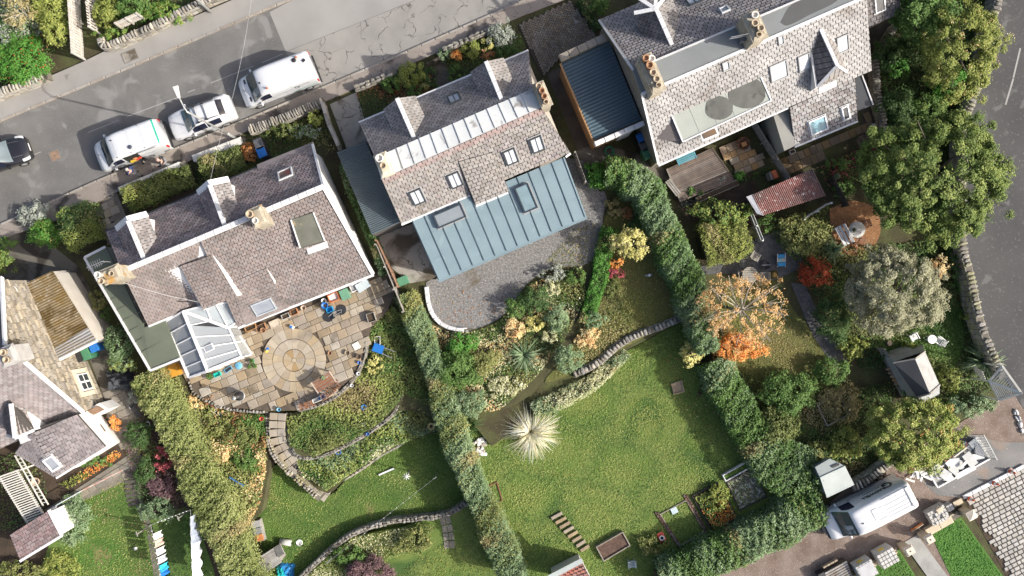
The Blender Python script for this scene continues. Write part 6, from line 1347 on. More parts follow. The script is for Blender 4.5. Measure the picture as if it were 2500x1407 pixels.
def cover_(name,label,poly,z,pals,dens=260,h=.25,leaf=.1,cat=None,lump=1.0):
    """low ground cover nobody could count: one object"""
    P=[W(x,y,z)for x,y in poly];xy=[(p.x,p.y)for p in P];x0,x1,y0,y1=min(a for a,_ in xy),max(a for a,_ in xy),min(b for _,b in xy),max(b for _,b in xy)
    n=int((x1-x0)*(y1-y0)*dens);q=rng.uniform(0,1,(n,2))*[x1-x0,y1-y0]+[x0,y0];k=np.zeros(n,bool);X,Y=q.T;j=len(xy)-1
    for i in range(len(xy)):
        (xi,yi),(xj,yj)=xy[i],xy[j];c=((yi>Y)!=(yj>Y))&(X<(xj-xi)*(Y-yi)/(yj-yi+1e-12)+xi);k^=c;j=i
    q=q[k];n=len(q);X,Y=q.T
    f=(np.sin(X*2.1*lump+1.3*np.sin(Y*1.7))+np.sin(Y*2.6*lump+1.1*np.sin(X*1.9)+2)+np.sin(X*5.3*lump+Y*4.1)*.6)/2.6;g=(np.sin(X*.9+Y*.5+1)+np.sin(Y*1.3-X*.4)+rng.normal(size=n)*.35)
    C=np.stack([X,Y,z+h*(.25+.75*np.clip(.5+.6*f,0,1))*rng.uniform(.35,1,n)],1);t=.3*(f*.5+.5)+.7*rng.uniform(0,1,n)
    b=np.clip(((g+2)/4*len(pals)).astype(int),0,len(pals)-1);col=np.zeros((n,3))
    for i,pl in enumerate(pals):m_=b==i;col[m_]=pcol(pl,t[m_])
    o=leafobj(name,C,np.array([0,0,1.])+rng.normal(size=(n,3))*.55,leaf*rng.uniform(.6,1.4,n),col);tag(o,label,cat or 'ground cover',kind='stuff');return o
def spiky(label,px,py,r,h,pal,n=90,z0=-.12,w=.05,name='spiky_plant',cat='plant',droop=.5,seg=4,upright=.5,fluff=None):
    c=W(px,py,z0);t=thing(name,label,cat,c);mb_v=[];fs=[];cols=[]
    for i in range(n):
        cu=rng.normal()*.22;a=rng.integers(0,11)*2.4+rng.normal()*.34;L_=r/S*rng.uniform(.4,1.1);el=rng.uniform(.15,1.2)*upright+.2;d=np.array([math.cos(a),math.sin(a),0]);sd=np.array([-d[1],d[0],0]);k0=len(mb_v);cl=pcol(pal,np.array([rng.uniform()]))[0]
        for s_ in range(seg+1):
            f=s_/seg;x=L_*f*(.75+.25*f);z=h*(math.sin(min(1,f*1.25)*math.pi*.5)*el-droop*f*f*.55);ww=w*(1-f*.85)*(.6+.8*min(1,f*4))/2
            p=np.array(c)+d*x+sd*(cu*L_*f*f)+np.array([0,0,max(.02,z+.05)]);mb_v+=[p-sd*ww,p+sd*ww];cols+=[cl,cl]
            if s_:fs.append((k0+2*s_-2,k0+2*s_-1,k0+2*s_+1,k0+2*s_))
    me=bpy.data.meshes.new('blades');me.from_pydata([tuple(v-np.array(c))for v in mb_v],[],fs);me.update();at=me.color_attributes.new('Col','FLOAT_COLOR','POINT');at.data.foreach_set('color',np.concatenate([np.array(cols),np.ones((len(cols),1))],1).ravel());me.materials.append(m_leaf)
    o=bpy.data.objects.new('blade_tuft',me);COL.objects.link(o);o.parent=t
    obj('crown_base',MB().lathe(c,[(.12,-.05),(.14,.06),(.05,.16),(0,.18)],9),bark,t);return t
# ---- across the street
shrub('large bright green bush with a red spray behind the pale far wall',48,150,78,66,1.5,'bright',extra=[('red',.035)],leaf=.1)
shrub('shaggy grey-green bush in the far corner garden',30,52,60,60,1.6,'grey',extra=[('green',.4)],leaf=.13)
tree('slender pale-stemmed sapling leaning over the far corner garden',46,30,34,40,4.0,'dry',n=700,rc=.3,barkm=bark_p,trunk=.06,leaf=.12)
shrub('tall yellow-green hedge shrub beside the paling fence across the street',124,24,44,46,2.2,'yg',leaf=.13,dens=1.2)
shrub('yellow-green hedge shrub at the end of the paling fence across the street',142,80,34,36,2.0,'yg',leaf=.13,dens=1.2)
shrub('loose yellow-green shrub beside the dark alley across the street',262,30,34,46,1.5,'yg',leaf=.12)
shrub('dark leafy shrub behind the short paling fence',322,18,46,34,1.4,'green',leaf=.13)
shrub('clipped bright shrub at the ragged far wall',282,88,46,20,1.0,'bright',extra=[('yg',.5)],leaf=.09)
shrub('broad clipped shrub overhanging the ragged far wall',402,34,58,30,1.1,'bright',extra=[('yg',.55)],leaf=.09)
cover_('ground_plants','dim mixed plants filling the gardens across the street',[(-80,190),(-80,-60),(165,-60),(165,100),(120,150),(0,220)],G0,['dark','green','rust'],120,.5)
cover_('ground_plants','low plants behind the ragged wall across the street',[(245,80),(235,-60),(560,-60),(460,10),(330,75)],G0,['dark','green','yg'],120,.4)
# ---- front gardens, house one
hedge('dense green hedge in the front garden of the white-gabled cottage',[(490,415),(540,395),(590,380)],52,1.0,'meadow',dens=420)
hedge('dark hedge inside the white-topped wall by the pedestrians',[(305,490),(380,455),(465,425)],56,.9,'meadow',dens=420,pal2=('yg',.9))
shrub('round orange bush beside the blue-lidded bin',612,372,23,26,1.1,'orange',extra=[('rust',.5)],leaf=.09)
shrub('dense green shrub by the rough stone wall',700,320,55,22,.9,'meadow',leaf=.1);shrub('pale upright shrub at the wall corner by the concrete drive',770,290,20,24,1.1,'yg',leaf=.12);shrub('grey-leaved shrub in the front garden beside the concrete drive',745,325,34,24,.9,'grey',extra=[('green',.5)],leaf=.1)
cover_('ground_plants','rough planting in the front garden beside the slate gable',[(480,400),(600,345),(785,262),(825,380),(768,352),(630,405),(480,470)],G0,['dark','meadow','dry'],160,.35)
shrub('spiky grey-green lavender bush at the shared entry',84,528,40,34,.9,'grey',leaf=.13);shrub('round bright green bush at the shared entry',112,572,42,40,1.2,'bright',leaf=.09,extra=[('yg',.2)])
hedge('short thick clipped hedge beside the cottage path',[(165,505),(185,555),(205,600)],78,1.7,'yg',dens=420,leaf=.09,pal2=('dark',.8))
shrub('green shrub on the verge by the outbuilding',8,640,34,36,1.0,'green',extra=[('yg',.4)]);shrub('small variegated shrub at the verge edge',12,596,28,18,.7,'green')
shrub('round topiary bush against the green felt roof',242,732,22,26,1.1,'meadow',leaf=.08,extra=[('dry',.4)]);shrub('small dark topiary bush by the green felt roof',260,768,15,17,.9,'dark',leaf=.08)
shrub('tall dark laurel bush between the outbuilding and the green roof',292,838,38,46,1.9,'silver',extra=[('dark',.4)],leaf=.1);shrub('lower laurel bush above the long yellow hedge',300,888,34,26,1.3,'silver',extra=[('yg',.5)],leaf=.1)
hedge('narrow overgrown hedge between the white gable and the corrugated lean-to',[(838,400),(862,470),(892,545),(922,620),(940,670)],24,.8,'dark',dens=420,pal2=('silver',.7))
# ---- front garden, house two
for a in[('broad yellow-leaved rhododendron in the cottage front garden',1003,182,36,34,1.2,'yg'),('dark fern-like shrub in the yellow-leaved front garden',960,205,30,24,.8,'green'),('round yellow bush beside the rhododendron',1040,208,14,14,.7,'yellow'),('small yellow-green bush by the low front wall',975,200,16,14,.8,'yg'),('green shrub below the rhododendron',1010,222,22,18,.7,'green'),('dark green shrub along the front path',1052,190,20,28,.8,'dark'),
          ('round fiery orange shrub in the front garden',1114,136,16,18,.9,'orange'),('round yellow shrub near the herringbone driveway',1192,107,17,16,.9,'yellow'),('bronze shrub below the yellow shrub',1190,134,17,13,.7,'rust'),('loose green shrub between the orange and yellow shrubs',1152,122,26,26,.8,'yg'),('silver-grey feathery shrub at the herringbone driveway',1224,84,36,34,1.1,'grey'),('deep green shrub beneath the silver-grey shrub',1236,122,32,20,.8,'dark'),('grey-green bush at the front path gate',1086,132,16,18,.8,'silver'),('fern beside the front path',1108,180,18,22,.6,'green')]:shrub(a[0],*a[1:6],a[6],leaf=.1)
cover_('ground_plants','low planting under the cottage front shrubs',[(870,225),(1040,165),(1070,222),(1020,240),(940,275),(885,300)],G0,['dark','rust','dark'],150,.25);cover_('ground_plants','low planting under the orange and yellow shrubs',[(1085,150),(1220,65),(1270,90),(1285,125),(1150,182),(1110,200)],G0,['dark','green','green'],180,.3)
shrub('bright green bush beside the herringbone driveway and large house',1458,14,32,26,1.2,'green',leaf=.11);hedge('low green edging hedge beside the herringbone driveway',[(1415,0),(1440,40),(1462,70)],16,.4,'dark')
# ---- boundary hedges
hedge('long broad yellow-green hedge between the stone house and the patio garden',[(345,915),(385,975),(425,1055),(470,1150),(520,1255),(572,1370),(600,1440)],[80,84,90,92,96,100],1.9,'hedge',-.4,.11,330,pal2=('meadow',1.6))
hedge('long silvery hedge between the patio garden and the main lawn',[(985,718),(1012,775),(1045,860),(1075,950),(1105,1060),(1145,1165),(1195,1275),(1258,1420)],[46,56,62,66,66,70],1.7,'silver',-.9,.1,380,pal2=('mixed',.7))
hedge('tall feathery hedge between the brown lawn and the timber deck',[(1480,418),(1535,425),(1580,462),(1608,525),(1638,590),(1668,655),(1692,720),(1712,790),(1736,860)],[60,74,80,80,76,72,66,60],2.0,'silver',-.14,.12,360,pal2=('green',.3),rough=.32)
hedge('deep green hedge between the main lawn and the vegetable garden',[(1745,880),(1785,960),(1830,1040),(1885,1110),(1950,1165)],[70,84,100,120,130],1.9,'green',-.9,.12,340,pal2=('silver',.9),rough=.25)
hedge('broad leafy hedge between the main lawn and the brown track',[(2005,1225),(1925,1285),(1820,1335),(1720,1380),(1620,1425)],[90,100,96,84,76],1.8,'silver',-.9,.13,360,pal2=('green',.4),rough=.28)
shrub('swelling leafy hedge corner beside the metal store',1965,1165,62,66,2.1,'green',-.9,extra=[('silver',.3)],leaf=.13)
shrub('bright green shrub at the head of the feathery hedge',1462,428,38,36,1.5,'bright',leaf=.11)
# ---- patio garden
cover_('bank_plants','unruly mixed plants on the bank below the patio',[(440,930),(475,968),(540,1000),(650,1012),(655,1120),(640,1220),(600,1300),(540,1150)],-.75,['mixed','hedge','peach','meadow','rust','green'],400,.85,.12)
cover_('terrace_plants','shaggy grass and heather on the upper terrace below the patio',[(700,1018),(735,1008),(815,978),(872,920),(898,850),(910,800),(960,745),(1000,790),(1070,930),(1090,1010),(990,960),(930,1030),(860,1075),(770,1112),(712,1085)],-.55,['meadow','green','meadow','lawny','dry'],340,.5,.12)
cover_('terrace_plants','mixed pale shrubs on the lower terrace above the sloping lawn',[(712,1098),(770,1122),(860,1082),(930,1035),(990,975),(1095,1020),(1060,1052),(960,1090),(850,1160),(800,1195),(740,1160)],-1.1,['mixed','silver','lawny','green','cream'],380,.65,.12)
cover_('bottom_plants','straggling plants along the rubble wall below the sloping lawn',[(720,1430),(862,1312),(1000,1284),(1060,1275),(1050,1330),(960,1360),(850,1430)],-1.3,['green','mixed','cream','meadow'],300,.45,.11)
shrub('yellow spreading plant on the terrace wall',915,888,22,26,.6,'yellow',-.5,leaf=.13,name='plant');shrub('purple-brown shrub below the rubble wall',905,1400,62,46,1.2,'purple',-1.3,leaf=.09,dens=1.3);shrub('yellow-green shrub beside the mossy steps',1010,1322,48,34,.9,'mixed',-1.3);shrub('green shrub above the purple-brown shrub',850,1352,44,26,.9,'green',-1.3)
for i,(x,y,r,pal,lb)in enumerate([(520,1040,40,'mixed','loose olive bush on the bank near the painted crates'),(590,1060,48,'meadow','dull green bush beside the ragged step wall'),(600,1120,40,'green','dark leafy bush on the bank by the step wall'),(540,1110,30,'peach','straw-coloured bush on the bank by the pale stone'),(640,960,0,'',''),(600,1220,34,'hedge','yellow bush below the blue bench'),(520,975,26,'rust','reddish bush beside the conservatory'),(470,990,30,'peach','pale dry bush between the patio and the long hedge')]):
    if r:shrub(lb,x,y,r,r*.8,.8,pal,-.75,leaf=.11)
# ---- stone house garden
for a in[('pinkish-red acer beside the long hedge',398,1122,24,30,1.0,'pink'),('bronze heathers above the timber steps',395,1185,40,40,.6,'purple'),('dim green shrub with white flowers by the timber steps',355,1150,30,36,.8,'dark'),('grey-green shrub at the top of the drying green',385,1245,46,30,.9,'silver'),('dark green bush by the yard flagstones',340,1060,34,36,.9,'dark'),('clipped grey ball bush beside the long hedge',330,966,18,20,.9,'grey'),('flowering shrub under the white wing',230,1128,44,16,.6,'green'),('orange-flowered plants at the white porch',280,1030,16,24,.6,'orange'),('pale ivy hedge beside the slate shed',185,1270,40,70,.7,'silver'),('light green bush below the slate shed',150,1385,56,36,.8,'yg'),('rough bush in the bottom left corner',50,1395,60,30,.9,'mixed')]:shrub(a[0],*a[1:6],a[6],leaf=.1)
cover_('yard_plants','dim planting between the timber steps and the long hedge',[(300,1060),(350,1000),(430,1100),(500,1240),(460,1245),(360,1270),(330,1180)],G0,['dark','dark','purple','meadow'],200,.35);cover_('border_plants','flowers along the white wing of the stone house',[(150,1180),(290,1095),(300,1112),(170,1195)],G0,['green','orange','yg'],260,.35)
# ---- middle garden
tree('small pale yellow tree above the brown lawn',1540,596,46,40,2.6,'yellow',n=2800,rc=.17,K=70,leaf=.12,trunk=.06)
for a in[('orange shrub under the pale yellow tree',1506,644,20,17,.7,'orange'),('dark red shrub below the orange shrub',1507,668,23,16,.7,'pink'),('small bronze shrub near the feathery hedge',1530,520,17,18,.6,'rust'),('dark green bush behind the pale yellow tree',1556,556,30,32,1.0,'dark'),('sprawling thin shrub at the top of the brown lawn',1505,510,30,24,.5,'dry'),('dim shrub beside the low hedge on the brown lawn',1492,700,22,26,.5,'meadow'),
          ('silvery clipped ball bush by the dark path',1386,880,38,38,1.4,'silver'),('large round dark green bush in the shrub bed',1362,775,30,40,1.3,'silver'),('glossy dark rhododendron in the shrub bed',1306,735,44,38,1.3,'dark'),('deep green bush at the gravel edge',1262,752,32,30,1.1,'green'),('round peach-orange shrub above the sword-leaved plant',1254,806,28,28,.9,'peach'),('pale yellow shrub beside the peach-orange shrub',1306,792,24,24,.9,'yellow'),('creamy shrub below the silvery bushes',1342,818,22,22,.7,'cream'),('green shrub with orange flowers at the gravel corner',1408,672,24,24,.8,'green'),('grey-leaved shrub at the top of the shrub bed',1350,668,34,20,.8,'grey'),('straw-coloured tall grasses beside the dark path',1436,822,34,28,.6,'peach'),('yellow-green flowering shrub in the shrub bed',1348,705,24,20,.7,'cream'),('green bush where the low hedge ends',1452,780,28,26,.9,'silver'),
          ('large leafy shrub beside the silvery hedge',1115,905,58,54,1.3,'green'),('light green shrub below the gravel yard',1128,840,42,30,1.0,'bright'),('yellow-green shrub beside the sword-leaved plant',1180,880,40,40,1.0,'mixed'),('feathery green shrub above the white stones',1150,985,46,36,1.0,'silver'),('pale dry grasses at the end of the dark path',1232,945,46,30,.5,'cream')]:shrub(a[0],*a[1:6],a[6],leaf=.1,extra=[('orange',.02)]if 'orange flowers' in a[0]else None)
cover_('bed_plants','mixed low plants between the shrubs of the middle garden',[(1045,790),(1100,812),(1160,808),(1220,785),(1260,740),(1300,690),(1420,650),(1430,720),(1380,830),(1300,930),(1220,1000),(1130,1010),(1075,930)],G0,['mixed','green','cream','peach','meadow','dark'],220,.45,.11)
hedge('low clipped bright green hedge along the dark path',[(1488,556),(1478,610),(1466,670),(1450,730),(1428,790)],38,.55,'bright',dens=420,leaf=.09);cover_('edging_plants','strip of leaf litter beside the silvery hedge',[(1010,712),(1045,790),(1085,900),(1060,880),(1015,780)],G0,['peach','green','rust'],240,.2)
hedge('variegated cream border along the top of the main lawn',[(1300,1005),(1370,975),(1430,945),(1480,905),(1530,860)],[34,42,44,40,26],.45,'cream',-.6,.1,380,'flower_border',pal2=('silver',.7))
spiky('sword-leaved green clump in the shrub bed',1280,866,54,.9,'silver',130,w=.06);spiky('large plume of pale pampas grass on the main lawn',1296,1052,74,1.6,'straw',480,-.9,.034,'pampas_grass','grass',.75,6);spiky('dark green strappy clump beside the silvery hedge',1145,1035,40,.7,'dark',80,-.8)
cover_('long_grass','straw-coloured long grass on the brown lawn edge',[(1420,830),(1490,700),(1560,790),(1480,862),(1390,905)],-.1,['dry','meadow'],160,.18,.1)
# ---- right-hand gardens
tree('great spreading green tree overhanging the walled road',2285,430,172,152,6.2,'oak',n=100000,rc=.3,K=620,leaf=.12,trunk=.22);tree('silvery willow-leaved tree beside the corner lawn',2186,712,118,106,5.0,'willow',n=52000,rc=.28,K=340,leaf=.1,trunk=.16)
tree('yellow-green rowan tree with red berries above the heap of rubble',2230,1062,112,88,4.4,'rowan',n=44000,rc=.27,K=300,leaf=.11,extra=[('red',.012),('orange',.01),('yellow',.06)],trunk=.13);tree('yellowing light-leaved tree leaning over the top of the roadside wall',2345,120,92,120,5.2,'yg',n=28000,rc=.27,K=220,leaf=.11,extra=[('peach',.02)],trunk=.13)
tree('dark leafy tree at the top of the walled garden',2255,30,80,70,4.4,'green',n=14000,rc=.32,K=150,leaf=.14);tree('nearly bare autumn tree with thin orange leaves and pale branches',1812,755,108,100,4.6,'branch',n=4200,rc=.2,K=170,leaf=.1,barkm=bark_p,bare=10,trunk=.11,deep=.3)
shrub('dense glowing orange bush under the bare autumn tree',1800,848,66,38,1.8,'orange',leaf=.11);shrub('dark red acer by the slate chippings',1988,668,42,40,1.3,'red',leaf=.12);tree('small yellow tree at the top corner of the main lawn',1688,864,30,32,2.2,'yellow',-.9,n=1500,rc=.15,K=42,leaf=.12,trunk=.05)
for a in[('deep green laurel beside the slate path',2035,775,46,66,2.0,'dark'),('olive shrub beside the rust gravel circle',1960,575,62,56,1.7,'mixed'),('small glossy green bush by the shed gable',1872,545,24,24,1.0,'green'),('bright green dome bush in the walled garden',2190,163,32,30,1.3,'bright'),('bright green shrub beside the roadside wall',2310,205,46,48,1.8,'bright'),('dark shrub beside the curved house wall',2165,130,40,50,1.5,'dark'),('dim shrub in the shade of the walled garden',2230,120,50,40,1.4,'dark'),('dim evergreen between the bright dome and the great tree',2190,260,50,50,1.4,'dark'),('shaded green shrub under the yellowing tree',2270,270,46,40,1.5,'green'),
          ('large green shrub in the vegetable garden',1925,960,72,60,1.8,'green'),('olive shrub in the vegetable garden',1900,1040,50,56,1.6,'meadow'),('yellow-green shrub by the fruit frame',2065,1082,46,40,1.3,'yg'),('dry tangled shrub at the fruit frame',2050,985,60,50,.9,'dry'),('pale green shrub at the end of the chippings',2080,848,36,30,1.2,'yg'),('leafy shrub beside the tall lattice fence',2030,905,44,40,1.3,'green'),('red-tinged shrub at the vegetable garden path',2000,1100,34,26,.9,'mixed'),('white-flowered shrub at the vegetable garden hedge',1935,1100,26,22,.8,'grey'),('variegated shrub against the garden shed',2225,955,26,34,1.4,'silver'),('yellow-flowered shrub beside the garden shed',2318,925,30,34,.9,'yg'),('green hedge shrub below the slatted arbour',2375,990,60,30,1.2,'silver'),('pale dry shrub above the corner lawn wall',2300,650,26,32,1.0,'peach'),('green shrub against the inside of the roadside wall',2330,640,26,50,1.0,'dark'),('small yellow-green bush by the corner lawn wall',2362,762,18,24,.8,'yg'),('round-leaved bush beside the garden shed front',2170,872,18,14,.8,'dark'),('cactus-like pale bush by the white garden chairs',2220,846,20,13,.6,'yg'),
          ('low yellow shrub above the vegetable edging',1755,1215,30,40,.7,'yg'),('herbs beside the timber deck',1690,470,40,14,.5,'green'),('potted greenery at the deck corner',1762,440,18,10,.5,'grey'),('small green bush at the small flagstone patio',1808,433,18,14,.6,'bright'),('green shrub below the brown flagstone path',2060,460,30,26,.8,'green'),('pink-flowered plants below the brown flagstone path',2040,400,40,16,.5,'green'),('bushy plant at the raised soil bed',1590,1330,40,30,.6,'mixed'),('dark bush beside the curved house wall corner',2200,330,46,40,1.2,'dark')]:shrub(a[0],*a[1:6],a[6],z0=-.9 if 1740<a[1]<1770 and a[2]>1200 or a[1]<1600 and a[2]>1300 else-.12,leaf=.12)
hedge('big clipped yellow-green block of hedge beside the slate patio',[(1720,605),(1770,590),(1830,570)],92,1.5,'yg',-.14,.09,420,sm=False);shrub('spreading laurel behind the clipped block hedge',1762,520,82,34,1.9,'yg',leaf=.15,extra=[('green',.4)])
spiky('dark green cordyline with arching leaves by the roadside wall',2388,880,52,1.4,'silver',150,w=.07);spiky('green strappy clump by the rust gravel circle',2030,612,34,.9,'silver',90,w=.05);spiky('strappy leaves below the corner lawn chairs',2330,700,26,.7,'green',60)
cover_('garden_plants','shaded undergrowth of the walled garden',[(2150,350),(2150,110),(2210,-60),(2430,-60),(2400,180),(2360,300),(2350,580),(2150,500)],G0,['dark','dark','green'],170,.5,.12);cover_('garden_plants','mixed undergrowth round the right-hand gardens',[(1860,560),(2020,500),(2030,600),(2140,600),(2330,580),(2395,800),(2440,920),(2380,1000),(2240,1000),(2180,900),(2100,900),(2000,740),(1940,640)],G0,['dark','green','meadow','mixed'],170,.4,.12)
cover_('vegetable_plants','tangled vegetables and weeds in the lower right garden',[(1760,900),(2020,960),(2180,930),(2200,1090),(2080,1180),(1990,1130),(1880,1100),(1800,980)],G0,['meadow','dark','green','dry'],190,.35,.12);cover_('vegetable_plants','yellowing vegetables in the boarded bed',[(1694,1214),(1752,1184),(1796,1260),(1742,1296)],-.75,['yg','green','orange','yellow'],260,.4,.13)
cover_('herb_plants','herbs and pots along the back wall beds near the deck',[(1660,492),(1800,438),(1880,408),(1890,420),(1800,455),(1665,510)],G0,['green','dark','grey'],220,.3);cover_('weed_plants','moss and weeds on the shaded corner of the gravel yard',[(1330,640),(1400,560),(1465,540),(1465,600),(1440,650),(1360,655)],-.1,['meadow','dry'],150,.06,.08);cover_('flower_bed','flowers below the brown flagstone path',[(1990,410),(2140,345),(2150,420),(2050,500),(2010,440)],G0,['dark','green','pink','dark'],190,.35)
# ---- grass blades over the lawns
def turf(label,poly,z,pals,dens=150,leaf=.075):
    o=cover_('grass',label,poly,z,pals,dens,.06,leaf,'grass',.6)
turf('short mown grass of the main lawn',[(1128,1014),(1215,1006),(1320,952),(1450,902),(1560,846),(1665,788),(1718,852),(1828,1082),(1955,1216),(1800,1325),(1600,1396),(1600,1470),(1295,1470),(1205,1300)],-.9,['lawny','lawn','lawny','green','lawn','lawny'],280);turf('short grass of the sloping lawn',[(655,1145),(705,1150),(800,1215),(850,1170),(960,1095),(1060,1055),(1105,1060),(1145,1230),(1000,1277),(860,1305),(730,1415),(615,1415),(595,1310)],-1.7,['lawn','green','lawny','lawn'],160)
turf('browning grass of the upper lawn',[(1480,570),(1560,520),(1600,610),(1670,768),(1570,822),(1450,885),(1350,925),(1440,760)],-.1,['dry','meadow','dry','yg'],130);turf('patchy grass beside the washing lines',[(155,1250),(312,1155),(342,1230),(380,1320),(396,1410),(150,1410)],-.1,['green','dry','lawn','lawny','bright'],150);turf('thin grass of the autumn tree lawn',[(1775,705),(1870,678),(1935,762),(2022,880),(1900,972),(1785,895)],-.1,['yg','meadow','dry'],150)
turf('deep green grass of the corner lawn',[(2140,822),(2280,728),(2335,742),(2345,850),(2300,912),(2195,875)],-.1,['bright','green','dry','green'],130);turf('lush new turf beside the block driveway',[(2274,1306),(2344,1266),(2455,1420),(2332,1420)],-.06,['bright','bright','green'],220,.08);turf('lush new turf beside the paving pallets',[(2104,1394),(2194,1346),(2244,1425),(2096,1425)],-.06,['bright','green'],220,.08);turf('grass below the rubble wall',[(940,1420),(1060,1340),(1150,1250),(1270,1450),(950,1450)],-1.3,['meadow','yg','green'],150);turf('deep green grass of the drying green',[(358,1278),(462,1245),(495,1330),(512,1415),(412,1415),(376,1330)],-.1,['dark','green'],140)
# ---------------------------------------------------------------- garden things
def ground(px,py,z=0.0):return W(px,py,z)
teak=mat('teak_slat',(.27,.135,.08),(.2,.1,.06),4,.75,.2,20,piece=.2,stain=((.5,.42,.36),2.2,.66));whitepl=flat('white_plastic',(.78,.78,.76),.4);bluepl=flat('bright_blue_plastic',(.02,.16,.5),.4);lblue=flat('pale_blue_plastic',(.16,.42,.62),.4);teal=flat('turquoise_plastic',(.02,.5,.42),.4);blackpl=flat('black_plastic',(.03,.03,.033),.5);greenpl=flat('green_plastic',(.06,.2,.11),.45);redpl=flat('red_plastic',(.55,.05,.03),.4);yel=flat('yellow_plastic',(.65,.48,.06),.4);galvd=mat('dull_zinc',(.4,.41,.41),(.3,.31,.31),4,.4,metal=.4);terr=pot_r
def pot(label,px,py,r,h,m,z=0.,plant=None,name='plant_pot',fill=None):
    c=ground(px,py,z);t=thing(name,label,'pot',c)
    obj('pot_body',MB().lathe(c,[(r*.7,0),(r*.95,h*.85),(r*1.05,h*.86),(r*1.05,h),(r*.9,h),(r*.85,h-.06),(0,h-.06)],16),m,t,True)
    obj('contents',MB().lathe(c+Z*(h-.09),[(r*.84,0),(r*.5,.03),(0,.04)],12),fill or soil,t)
    if plant:
        n=160;P=np.array(c)+np.array([0,0,h])+unitv(n)*r*1.2*rng.uniform(.2,1,(n,1));P[:,2]=np.maximum(P[:,2],c.z+h);leafobj('foliage',P,unitv(n)+[0,0,1],rng.uniform(.05,.1,n),pcol(plant,rng.uniform(0,1,n)),t)
    return t
def crate(label,px,py,w,d,h,m,z=0.,rz=ANG,inner=None,name='crate',lid=False,cat=None):
    t=thing(name,label,cat or 'crate',ground(px,py,z),rz);b=.025
    for s_ in(-1,1):obj('side',MB().box((s_*(w/2-b/2),0,h/2),(b,d,h)),m,t);obj('end',MB().box((0,s_*(d/2-b/2),h/2-.002),(w-2*b,b,h-.004)),m,t)
    obj('base',MB().box((0,0,.02),(w-2*b,d-2*b,.03)),m,t)
    if inner:obj('contents',MB().box((0,0,h*.45),(w-.07,d-.07,h*.5),.1),inner,t)
    if lid:bevel(obj('lid',MB().box((0,0,h+.012),(w+.03,d+.03,.03)),m,t),.01)
    return t
def bin_(label,px,py,body,lid,z=0.,rz=ANG,w=.55,h=1.05):
    t=thing('wheelie_bin',label,'bin',ground(px,py,z),rz)
    bevel(obj('bin_body',MB().box((0,0,h/2),(w*.85,w*1.05,h),math.pi,1.1),body,t),.03);l=obj('lid',MB().box((0,0,h+.03),(w*1.02,w*1.25,.07),0,.92),lid,t);bevel(l,.03)
    obj('lid_panel',MB().box((0,-.05,h+.07),(w*.5,w*.55,.015)),lid,l);obj('hinge_bar',MB().bar((-w*.45,w*.66,h),(w*.45,w*.66,h),.05,.05),blackpl,t)
    for s_ in(-1,1):obj('wheel',MB().lathe((s_*w*.4,w*.5,.1),[(.1,-.03),(.1,.03),(0,.03)],10,Matrix.Rotation(math.pi/2,3,'Y')),blackpl,t)
    return t
def chair(label,px,py,m,z=0.,rz=0.,w=.5,slats=5,name='garden_chair',group=None,back=True,cat='chair'):
    t=thing(name,label,cat,ground(px,py,z),rz,group)
    for k in range(slats):obj('seat_slat',MB().box((0,-w/2+w*(k+.5)/slats,.43),(w,w/slats*.7,.025)),m,t)
    for a in(-1,1):
        for b in(-1,1):obj('leg',MB().box((a*w*.46,b*w*.46,.21),(.04,.04,.42)),m,t)
        obj('armrest',MB().box((a*w*.5,0,.62),(.05,w,.03)),m,t)
        if back:obj('back_post',MB().bar((a*w*.46,w*.48,.42),(a*w*.46,w*.62,.9),.04,.04),m,t)
    if back:
        for k in range(4):z_=.52+.1*k;obj('back_slat',MB().bar((-w*.46,w*.5+.035*(k+1)*w,z_),(w*.46,w*.5+.035*(k+1)*w,z_),.02,.07),m,t)
    return t
def rtable(label,px,py,r,m,z=0.,h=.72,slat=False,legs=4):
    c=ground(px,py,z);t=thing('round_table',label,'table',c)
    if slat:
        for k in range(9):y=-r+2*r*(k+.5)/9;x=math.sqrt(max(.01,r*r-y*y));obj('top_slat',MB().box((c.x,c.y+y,c.z+h),(2*x,2*r/9*.72,.025)),m,t)
        obj('rim',MB().lathe(c+Z*(h-.03),[(r,0),(r,.05),(r*.95,.05),(r*.95,0)],28),m,t)
    else:bevel(obj('top',MB().lathe(c+Z*h,[(r*.97,-.03),(r,-.01),(r,.015),(r*.96,.025),(0,.03)],28),m,t,True),.002)
    for k in range(legs):a=2*math.pi*k/legs+.4;obj('leg',MB().bar(c+Vector((r*.6*math.cos(a),r*.6*math.sin(a),0)),c+Vector((r*.5*math.cos(a),r*.5*math.sin(a),h-.02)),.045,.045),m,t)
    return t
def bench(label,px,py,m,z,rz,L_=1.2,d=.4,n=4,name='garden_bench',back=True):
    t=thing(name,label,'bench',ground(px,py,z),rz)
    for k in range(n):obj('seat_slat',MB().box((0,-d/2+d*(k+.5)/n,.43),(L_,d/n*.75,.03)),m,t)
    for a in(-1,1):
        for b in(-1,1):obj('leg',MB().box((a*(L_/2-.08),b*d*.4,.21),(.06,.06,.42)),m,t)
    if back:
        for k in range(3):obj('back_slat',MB().box((0,d/2+.05+.02*k,.55+.13*k),(L_,.03,.09)),m,t)
    return t
